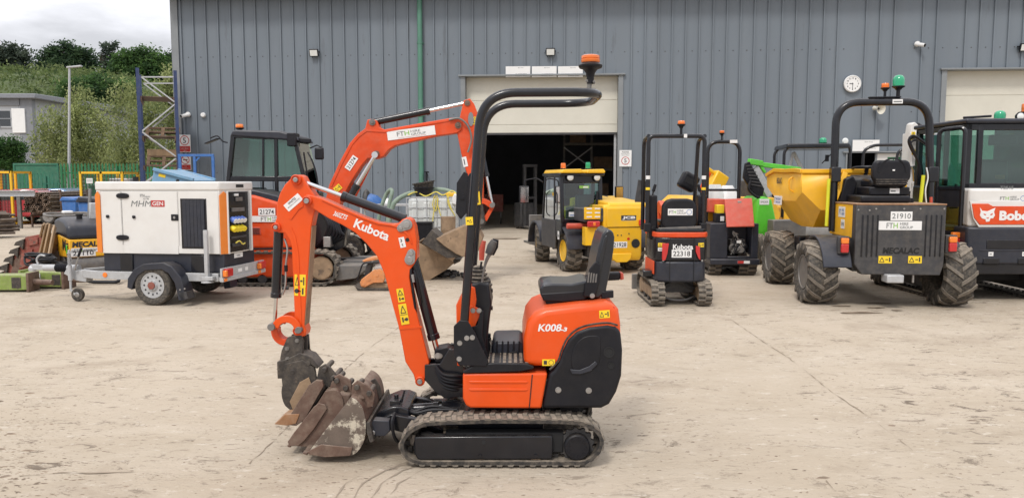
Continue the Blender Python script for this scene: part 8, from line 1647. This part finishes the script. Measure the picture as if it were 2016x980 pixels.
q = MB(); q.box(t.location.x+.1, t.location.x+w_-.2, 28.8, 29.5, .05, .70); tag(q.build('drum_stand', 'dgrey', None, .01), 'dark stand carrying the green drums in the yellow cage', 'stand')
q = MB(); q.box(0, .8, 0, .45, 0, .42); o = q.build('grey_crate', 'galv', None, .03); o.location = (t.location.x+w_*.58, 28.8, at(200, 360, 28.8).z-.25); tag(o, 'grey crate on top of the drum stand at the right of the yellow cage', 'crate')
cage('yellow framed mesh cage cut off by the left edge of the photo', -40, 21, 337, 30.0)
# racking with pallets
RR_ = R(24); p_ = at(273, 200, 24); RX0, RY0 = p_.x, 24.0; f_ = Fr((RX0, RY0, 0), RR_)
def rk(x, y, z): return V((RX0+x*cos(RR_)-y*sin(RR_), RY0+x*sin(RR_)+y*cos(RR_), z))
t = thing('pallet_rack', 'tall dark blue pallet racking frame standing at the warehouse corner', 'rack', (RX0, RY0, 0), RR_); w_ = f_.y(347, 200, 0).x; zt_ = at(273, 134, 24).z
for x in (0, w_):
    for y in (0, 1.7): MB().box(x-.05, x+.05, y-.04, y+.04, 0, zt_ if x == 0 else zt_-.02).build('upright', 'navyblue', t)
q = MB()
br = [((278, 152), (345, 152)), ((278, 152), (345, 202)), ((345, 205), (280, 258)), ((280, 260), (346, 308)), ((346, 312), (282, 362)), ((282, 362), (346, 400))]
for a, b_ in br:
    for y in (0, 1.7): A, Bq = f_.y(*a, 0), f_.y(*b_, 0); A.y = Bq.y = y; q.beam(A, Bq, .04, .05, (0, 1, 0))
q.build('brace', 'galv', t)
for py in (190, 268, 326):
    z = f_.y(300, py, 0).z
    for x in (.07, w_-.07): MB().box(x-.025, x+.025, .0, 1.7, z-.13, z-.01).build('rack_beam', 'rustb', t)
    MB().box(.03, w_-.03, .10, 1.6, z-.009, z+.012).build('shelf_deck', 'rustb', t)
pal = MB()
for z in (0, .12):
    for k in range(5): pal.box(0, 1.0, .0+.225*k, .1+.225*k, z, z+.022)
for x in (0, .45, .9): pal.box(x, x+.1, 0, 1.0, .022, .12)
pm = None
for py, n, lab in ((268, 1, ''), (326, 2, '')):
    z = f_.y(300, py, 0).z+.016
    for k in range(n*1+ (1 if py == 268 else 0)):
        if pm is None: o = pal.build('pallet', 'woodr', None); pm = o
        else: o = pm.copy(); COL.objects.link(o)
        o.location = rk(.14+.02*k, .3, z+.146*k); o.rotation_euler = (0, 0, RR_+.02*k)
        tag(o, {(268, 0): 'lower timber pallet on the middle shelf of the blue rack', (268, 1): 'upper timber pallet on the middle shelf of the blue rack', (326, 0): 'lower timber pallet on the bottom shelf of the blue rack', (326, 1): 'upper timber pallet on the bottom shelf of the blue rack'}[(py, k)], 'pallet', 'pallets on the rack')
q = MB(); q.box(0, .85, 0, .9, 0, .22); o = q.build('timber_crate', 'wood', None, .01); z = f_.y(300, 326, 0).z+.016+.292+.003; o.location = rk(.17, .35, z); o.rotation_euler = (0, 0, RR_); tag(o, 'pale timber block stack on the rack pallets', 'timber')
# blue tipping skip and blue goalpost frame
p = gr(340, 520); p = at(345, 400, 15.2); t = thing('tipping_skip', 'pale blue tipping skip showing behind the white generator', 'skip', (p.x, 15.2, 0)); f_ = Fr((p.x, 15.2, 0), 0)
pr = f_.yp([(303, 333), (316, 334), (382, 355), (366, 502), (322, 502), (290, 400)], 0); MB().prism(pr, 0, 1.1).build('skip_body', 'skyblue', t, .015); q = MB(); A, Bq = f_.y(303, 333, 0), f_.y(382, 354, 0)
for y in (-.02, 1.1): q.beam((A.x, y, A.z), (Bq.x, y, Bq.z), .06, .06, (0, 1, 0))
q.build('skip_rim', 'skyblue', t, .006); sticker('label', t, f_.y(312, 347, -.0)+V((0, -.004, 0)), V((.96, 0, -.25)), V((.25, 0, .96)), .14, .06, [], 'yel'); c = f_.y(350, 356, -.0); MB().cyl((c.x, -.02, c.z), (c.x, .0, c.z), .03).build('bolt', 'dark', t)
q = MB(); q.box(-.5, .5, .2, .9, 0, .25); q.build('fork_base', 'dgrey', t, .01)
p = at(400, 330, 21); f_ = Fr((p.x, 21, 0), 0); t = thing('goalpost_frame', 'bright blue tubular steel frame beside the warehouse corner signs', 'frame', (p.x, 21, 0))
A, Bq = f_.y(351, 306, 0), f_.y(421, 306, 0); x1_, x2_ = f_.y(383, 306, 0).x, f_.y(419, 306, 0).x
q = MB(); q.box(A.x, Bq.x, -.035, .035, A.z-.035, A.z+.035); q.build('top_bar', 'blue', t, .006)
for x in (x1_, x2_, A.x+.04): MB().box(x-.035, x+.035, -.034, .034, 0, A.z-.036).build('leg', 'blue', t, .006)
q = MB(); q.beam((x1_+.03, 0, A.z-.16), (x1_+.15, 0, A.z-.04), .04, .04, (0, 1, 0)); q.build('gusset', 'blue', t)
# scaffold tubes in stillages: every tube its own object
def tube_mesh(L_, r, mb_n=10):
    q = MB(); q.loft([[V((y, rr*cos(2*pi*k/mb_n), rr*sin(2*pi*k/mb_n))) for k in range(mb_n)] for y, rr in ((0, r*.72), (0, r), (L_, r), (L_, r*.72))], False); q.cur = 1
    q.loft([[V((y, r*.72*cos(2*pi*k/mb_n), r*.72*sin(2*pi*k/mb_n))) for k in range(mb_n)] for y in (.04, L_-.04)]); o = q.build('scaffold_tube', ['tubend', 'tubes', 'dark'], None)
    me = o.data; n = len(me.polygons)
    for i, pl in enumerate(me.polygons): pl.material_index = 0 if abs(pl.normal.x) > .9 and i < 3*mb_n else (1 if i < 3*mb_n else 2)
    return o
rg = random.Random(4); first = tube_mesh(3.2, .042); used = [0]
def put_tube(x, y, z, az, lab, grp, sc=1):
    o = first if not used[0] else first.copy()
    if used[0]: COL.objects.link(o)
    used[0] = 1; o.location = (x, y, z); o.rotation_euler = (0, rg.uniform(-.012, .012), az); o.scale = (sc, 1, 1); tag(o, lab, 'tube', grp)
c = at(73, 392, 28.2)
for i in range(9):
    for k in range(11):
        x = c.x-.46+.092*k+(.046 if i % 2 else 0)
        if x > c.x+.50: continue
        if i == 8 and (k < 2 or k > 8): continue
        put_tube(x+rg.uniform(-.008, .008), 28.2+rg.uniform(-.18, .12), .62+.083*i, pi/2+rg.uniform(-.012, .012), 'rusty scaffold tube in the bundle with its cut ends facing the camera', 'scaffold tubes with ends in view')
t = thing('tube_stillage', 'rusty steel stillage holding the tube bundle with its ends in view', 'stillage', (c.x, 28.2, 0))
for y in (.5, 2.3):
    q = MB(); q.box(-.55, .58, y-.03, y+.03, .48, .565); q.box(-.57, -.52, y-.03, y+.03, 0, 1.40); q.box(.56, .61, y-.03, y+.03, 0, 1.42); q.build('post_frame', 'rustb', t)
MB().box(-.5, -.44, .3, 2.6, .4, .475).build('side_rail', 'rustb', t); MB().box(.46, .52, .3, 2.6, .4, .475).build('side_rail', 'rustb', t)
a0 = gr(-215, 476); az = R(32)
for i in range(7):
    for k in range(6):
        if i == 6 and k > 3: continue
        off_ = V((-sin(az), cos(az), 0))*(.10*k+(.05 if i % 2 else 0)); put_tube(a0.x+off_.x+rg.uniform(-.3, .1), a0.y+off_.y, .16+.098*i+rg.uniform(-.008, .008), az+rg.uniform(-.025, .025), 'rusty scaffold tube lying lengthwise in the low stillage near the red hatchback', 'scaffold tubes lying lengthwise', .95)
t = thing('tube_stillage', 'low rusty steel stillage near the red hatchback with tubes lying lengthwise', 'stillage', a0, az)
for x in (.35, 1.45, 2.55):
    q = MB(); q.box(x-.03, x+.03, -.05, .68, .02, .11); q.box(x-.03, x+.03, -.11, -.055, 0, .92); q.box(x-.03, x+.03, .68, .735, 0, .92); q.build('post_frame', 'rustb', t)
p = at(-20, 382, 27); q = MB(); q.box(0, 3.2, 0, .18, 0, .03); q.box(0, 3.2, .08, .10, .03, .19); q.box(0, 3.2, 0, .18, .19, .22); o = q.build('steel_girder', 'galv', None); o.location = (p.x-2.1, 27.2, 1.18); o.rotation_euler = (0, 0, R(12)); tag(o, 'pale steel girder lying across trestle posts above the low stillage', 'girder')
q = MB(); q.box(.2, .32, .02, .16, 0, 1.178); q.box(2.6, 2.72, .02, .16, 0, 1.178); o = q.build('girder_trestle', 'greysteel', None); o.location = (p.x-2.1, 27.2, 0); o.rotation_euler = (0, 0, R(12)); tag(o, 'pair of dark trestle posts under the pale steel girder', 'trestle')
# cars behind the stillages
def car(label, x, y, rz, m):
    t = thing('parked_car', label, 'car', (x, y, 0), rz, 'cars parked behind the stillages')
    side = [(-2.1, .32), (-2.12, .75), (-1.95, .88), (-1.2, .95), (-.55, 1.40), (.75, 1.44), (1.55, 1.0), (2.05, .92), (2.12, .55), (2.08, .30)]
    MB().prism(side, -.84, .84).build('body', m, t, .09, 3)
    for s in (-1, 1): MB().prism([(-1.05, .97), (-.5, 1.33), (.72, 1.37), (1.35, 1.0)], s*.842-.004, s*.842+.004).build('side_window', 'winglass', t)
    for s, xx in ((-1, -.95), (1, 1.25)): MB().add([(xx-.08*s*0, -.66, .98), (xx, .66, .98), (xx*.56 if s < 0 else .85, .58, 1.40), (xx*.56 if s < 0 else .85, -.58, 1.40)], [(0, 1, 2, 3)]).build('windscreen', 'winglass', t)
    for wx in (-1.3, 1.3):
        for s in (-1, 1): X = MX.Translation((wx, s*.76, .31)); wo = tyre_mb(.31, .19, .2, style='road', X=X).build('wheel', 'rubber', t); rim_mb(.2, .19, X, dish=.6, out=s).build('rim', 'steel', wo)
    for s in (-.6, .6): MB().box(2.05, 2.13, s-.16, s+.16, .64, .76).build('headlight', 'led', t, .02)
T['carblue'] = mk('car_blue', (.09, .20, .36), .2, var=.05, coat=.6); T['carred'] = mk('car_red', (.42, .03, .04), .2, var=.05, coat=.6); T['carsilver'] = mk('car_silver', (.42, .44, .46), .25, .4, var=.05, coat=.5)
p = at(25, 390, 31); car('red hatchback parked behind the low stillage of lengthwise tubes', p.x+.4, 31, R(8), 'carred'); p = at(95, 370, 32.0); car('pale blue car parked in front of the green steel gate', p.x, 32.3, R(4), 'carblue')
# blue bins
def bin_(label, px0, px1, py0, py1, Y, lidm='navy', rz=0):
    a, b_ = at(px0, py0, Y), at(px1, py1, Y); w_ = b_.x-a.x; t = thing('waste_bin', label, 'bin', (a.x, Y, 0), rz, 'blue bins'); h = a.z-.12
    MB().prism([(.06, .15), (w_-.06, .15), (w_, h), (0, h)], 0, .9).build('bin_body', 'blue', t, .03, 3); MB().prism([(-.04, h+.001), (w_+.04, h+.001), (w_, h+.09), (.04, h+.13)], -.05, .95).build('lid', lidm, t, .03, 3)
    for x in (.15, w_-.15):
        for y in (.12, .78): MB().cyl((x-.03, y, .08), (x+.03, y, .08), .08, n=14).build('castor', 'rubber', t)
bin_('blue wheeled waste bin with dark lid behind the yellow pedestrian roller', 152, 205, 388, 430, 17.5); bin_('blue low bin beyond the roller handle', 120, 149, 388, 404, 23, 'blue')
# pedestrian roller
PR = R(40); c0 = gr(139, 548); rt = thing('pedestrian_roller', 'yellow walk behind roller with black bonnet left of the white generator', 'roller', c0, PR); f_ = Fr(c0, PR); fy_ = lambda a, b_, k=0: f_.y(a, b_, k)
wb = .66; zt_, zm_, zb_ = fy_(139, 434).z, fy_(139, 472).z, fy_(139, 507).z; L_ = 1.25
MB().prism([(0, zb_), (L_*.8, zb_-.05), (L_, zb_+.15), (L_, zm_+.04), (.4, zm_+.02), (0, zm_)], 0, wb, 'x').build('body', 'yellow', rt, .02, 3)
bo = MB().prism([(-.02, zm_+.003), (L_+.02, zm_+.05), (L_+.02, zt_-.02), (L_*.6, zt_+.04), (.25, zt_), (.02, zt_-.10)], -.02, wb+.02, 'x').build('bonnet', 'navy', rt, .07, 4)
text('MECALAC', 'ink', rt, (.05, -.003, zm_-.14), X_, Z_, wb-.08, .10, bold=.05, slant=.1, name='maker_lettering')
sticker('hire_label', rt, (.03, -.002, zm_-.235), X_, Z_, wb*.7, .08, [('FT', .1, .2, .16, .6, 'inkg'), ('H', .28, .2, .1, .6, 'inkgreen'), ('HIRE GROUP', .45, .3, .45, .4, 'inkg')]); sticker('number_plate', rt, (.02, -.002, zb_+.01), X_, Z_, .40, .12, [('21110', .08, .15, .84, .7, 'ink')])
q = text('M', 'ink', rt, (-.003, .62, zm_-.22), V((0, -1, 0)), Z_, .34, .20, bold=.06, slant=.1, name='maker_lettering')
vg = MB().box(-.006, .01, .05, .22, zb_+.02, zm_-.06).build('vent_grille', 'dark', rt)
for k in range(5): MB().box(-.012, -.005, .06, .21, zb_+.05+.05*k, zb_+.07+.05*k).build('vent_slat', 'yellow', vg)
MB().box(-.03, -.013, .07, .13, zb_+.06, zb_+.22).build('green_light', 'green', rt, .008)
for y in (.2, .95): MB().cyl((.03, y, .22), (wb-.03, y, .22), .22, n=32).build('drum', 'greysteel', rt, .01)
MB().box(.04, wb-.04, .05, L_-.1, .30, zb_+.0).build('chassis', 'dark', rt, .02)
q = MB(); q.cyl((.25, .35, zt_-.02), (.25, .35, zt_+.09), .05); q.cyl((.25, .35, zt_+.07), (.25, .35, zt_+.10), .062); q.build('air_filter', 'blackm', rt); q = MB(); q.box(.42, .58, .3, .42, zt_, zt_+.30); q.build('control_box', 'galv', rt, .015)
q = MB(); hb = (.33, L_, zm_+.12); hh = zt_+.02
loop_ = [(.02, L_+.45, hh), (-.06, L_+.75, hh+.02), (.05, L_+1.05, hh+.03), (.62, L_+1.05, hh+.03), (.72, L_+.75, hh+.02), (.64, L_+.45, hh)]
q.tube(catmull(loop_, 5, True), .025, 8, True); q.beam((.33, L_-.1, zm_+.1), (.33, L_+1.0, hh+.02), .07, .05); q.beam((.1, L_+.72, hh+.01), (.6, L_+.72, hh+.01), .05, .03); q.build('handle', 'greysteel', rt); MB().box(.24, .42, L_+.62, L_+.82, hh+.03, hh+.09).build('control_head', 'decal', rt, .02)
q = MB(); p = fy_(134, 440, .9); q.cyl((.55, L_*.9, zt_), (.62, L_*1.0, zt_+.55), .03); q.build('grey_lever', 'greysteel', rt)
# hydraulic breakers
for label, px, py, L_, rz, txt in (('lime green hydraulic breaker with square dark recesses, nearer one beside the toothed bucket', -6, 575, .92, 4, None), ('worn lime green hydraulic breaker with white number label beside the trailer coupling', 84, 568, .68, -4, '20758')):
    p = gr(px, py); t = thing('hydraulic_breaker', label, 'breaker', p, R(rz), 'lime hydraulic breakers'); w_ = L_/2
    MB().prism([(-w_, .03), (w_, .03), (w_, .24), (w_*.8, .27), (-w_*.8, .27), (-w_, .24)], 0, .26).build('housing', 'lime', t, .012)
    for x in (w_+.001, -w_-.041): MB().box(x, x+.04, -.03, .29, 0, .30).build('end_plate', 'rustb' if x > 0 else 'lime', t, .006)
    MB().cyl((-w_*.2, -.02, .15), (-w_*.2, .0, .15), .05).build('side_boss', 'dgrey', t); MB().cyl((w_+.04, .13, .14), (w_+.32, .13, .13), .05, .045).build('chisel', 'rustb', t)
    for x in (-w_*.6, w_*.5): MB().box(x, x+.14, -.008, .002, .06, .23).build('side_recess', 'mud', t, .003)
    if txt: sticker('number_plate', t, (-.24, -.010, .15), X_, Z_, .22, .10, [(txt, .08, .2, .84, .6, 'ink')], t=.008)
q = MB(); rg2 = random.Random(9); p = gr(62, 560)
for k in range(5): q.tube(catmull([V((p.x+rg2.uniform(-.35, .35), p.y+.3+rg2.uniform(-.1, .2), .30+rg2.uniform(0, .22))) for _ in range(6)], 5), .018, 7)
tag(q.build('hydraulic_hoses', 'blackm', None), 'tangle of black hydraulic hoses lying over the lime breakers', 'hose')
q = MB(); q.tube(rnd([gr(70, 575)+V((0, .9, .2)), gr(110, 575)+V((0, .9, .04)), gr(175, 575)+V((0, .9, .04)), gr(222, 560)+V((0, .2, .06)), gr(225, 556)+V((0, .2, .20))], .15), .03, 8); tag(q.build('bent_tube', 'blackm', None), 'bent black steel tube lying on the ground under the trailer drawbar', 'tube')
# toothed red bucket
p = gr(48, 552); p.y += .6; t = thing('toothed_bucket', 'rusty red digger bucket on end, its teeth beside the leaning planks', 'bucket', p); f_ = Fr(p, 0)
MB().prism(f_.yp([(50, 466), (79, 461), (84, 480), (74, 520), (58, 560), (10, 560), (0, 546), (28, 500)], 0), 0, .05).build('side_plate', 'oldred', t, .01); MB().prism(f_.yp([(50, 466), (79, 461), (84, 480), (74, 520), (58, 560), (30, 560), (52, 505)], 0), .051, .80).build('bucket_back', 'rustb', t, .012)
MB().prism(f_.yp([(58, 470), (76, 467), (76, 480), (58, 484)], 0), -.03, .0).build('wear_plate', 'oldred', t, .006); MB().prism(f_.yp([(44, 500), (66, 490), (62, 520), (40, 530)], 0), -.04, .0).build('wear_plate', 'oldred', t, .006); MB().prism(f_.yp([(28, 512), (42, 500), (38, 545), (20, 548)], 0), -.02, .0).build('wear_plate', 'rustb', t, .006)
for k in range(5):
    a, b_ = 44-10.5*k, 478+16*k; MB().prism(f_.yp([(a+4, b_-8), (a-12, b_-2), (a-16, b_+5), (a-4, b_+6), (a+2, b_+14)], -.03), -.05, .16).build('tooth', 'mud', t, .006)
# leaning planks
for i, ((a, b_), (c_, d_2)) in enumerate((((86, 441), (62, 528)), ((93, 440), (70, 534)), ((100, 441), (78, 540)), ((108, 446), (87, 548)))):
    A, Bq = at(a, b_, 13.6), gr(c_, d_2+9); q = MB(); q.beam(Bq+V((0, 0, .03)), A, .075, .03, (1, 0, 0)); tag(q.build('plank', 'wood', None, .003), ('leftmost leaning timber plank beside the red toothed bucket', 'second leaning timber plank from the red toothed bucket', 'third leaning timber plank, between two others near the yellow roller', 'rightmost leaning timber plank, against the yellow roller')[i], 'plank', 'planks leaning by the roller')
# ================================================================ pieces that are separate in the machine are separate meshes
def explode(o):
    me = o.data; n = len(me.vertices); par = list(range(n))
    def find(a):
        while par[a] != a: par[a] = par[par[a]]; a = par[a]
        return a
    for pl in me.polygons:
        v = pl.vertices
        for k in v[1:]:
            a, b = find(v[0]), find(k)
            if a != b: par[a] = b
    isl = {}
    for pl in me.polygons: isl.setdefault(find(pl.vertices[0]), []).append(pl)
    if len(isl) < 2: return
    for i, fs in enumerate(isl.values()):
        idx = {}; vs = []; F_ = []
        for pl in fs:
            q = []
            for v in pl.vertices:
                if v not in idx: idx[v] = len(vs); vs.append(tuple(me.vertices[v].co))
                q.append(idx[v])
            F_.append(q)
        m2 = bpy.data.meshes.new(o.name); m2.from_pydata(vs, [], F_)
        for m in me.materials: m2.materials.append(m)
        m2.polygons.foreach_set('use_smooth', [True]*len(F_)); m2.set_sharp_from_angle(angle=R(45))
        if i == 0: o.data = m2
        else:
            c = o.copy(); c.data = m2; COL.objects.link(c)
            for k in list(o.children):
                pass
for o in list(bpy.data.objects):
    b = o.name.split('.')[0]
    if o.type == 'MESH' and (b in ('door_track', 'panel_surround', 'bucket_link', 'tread_slots', 'swing_bracket', 'door_frame', 'brace', 'canopy_posts', 'rail', 'board_arm', 'drawbar') or (b == 'pin_boss' and len(o.data.vertices) < 4000)): explode(o)
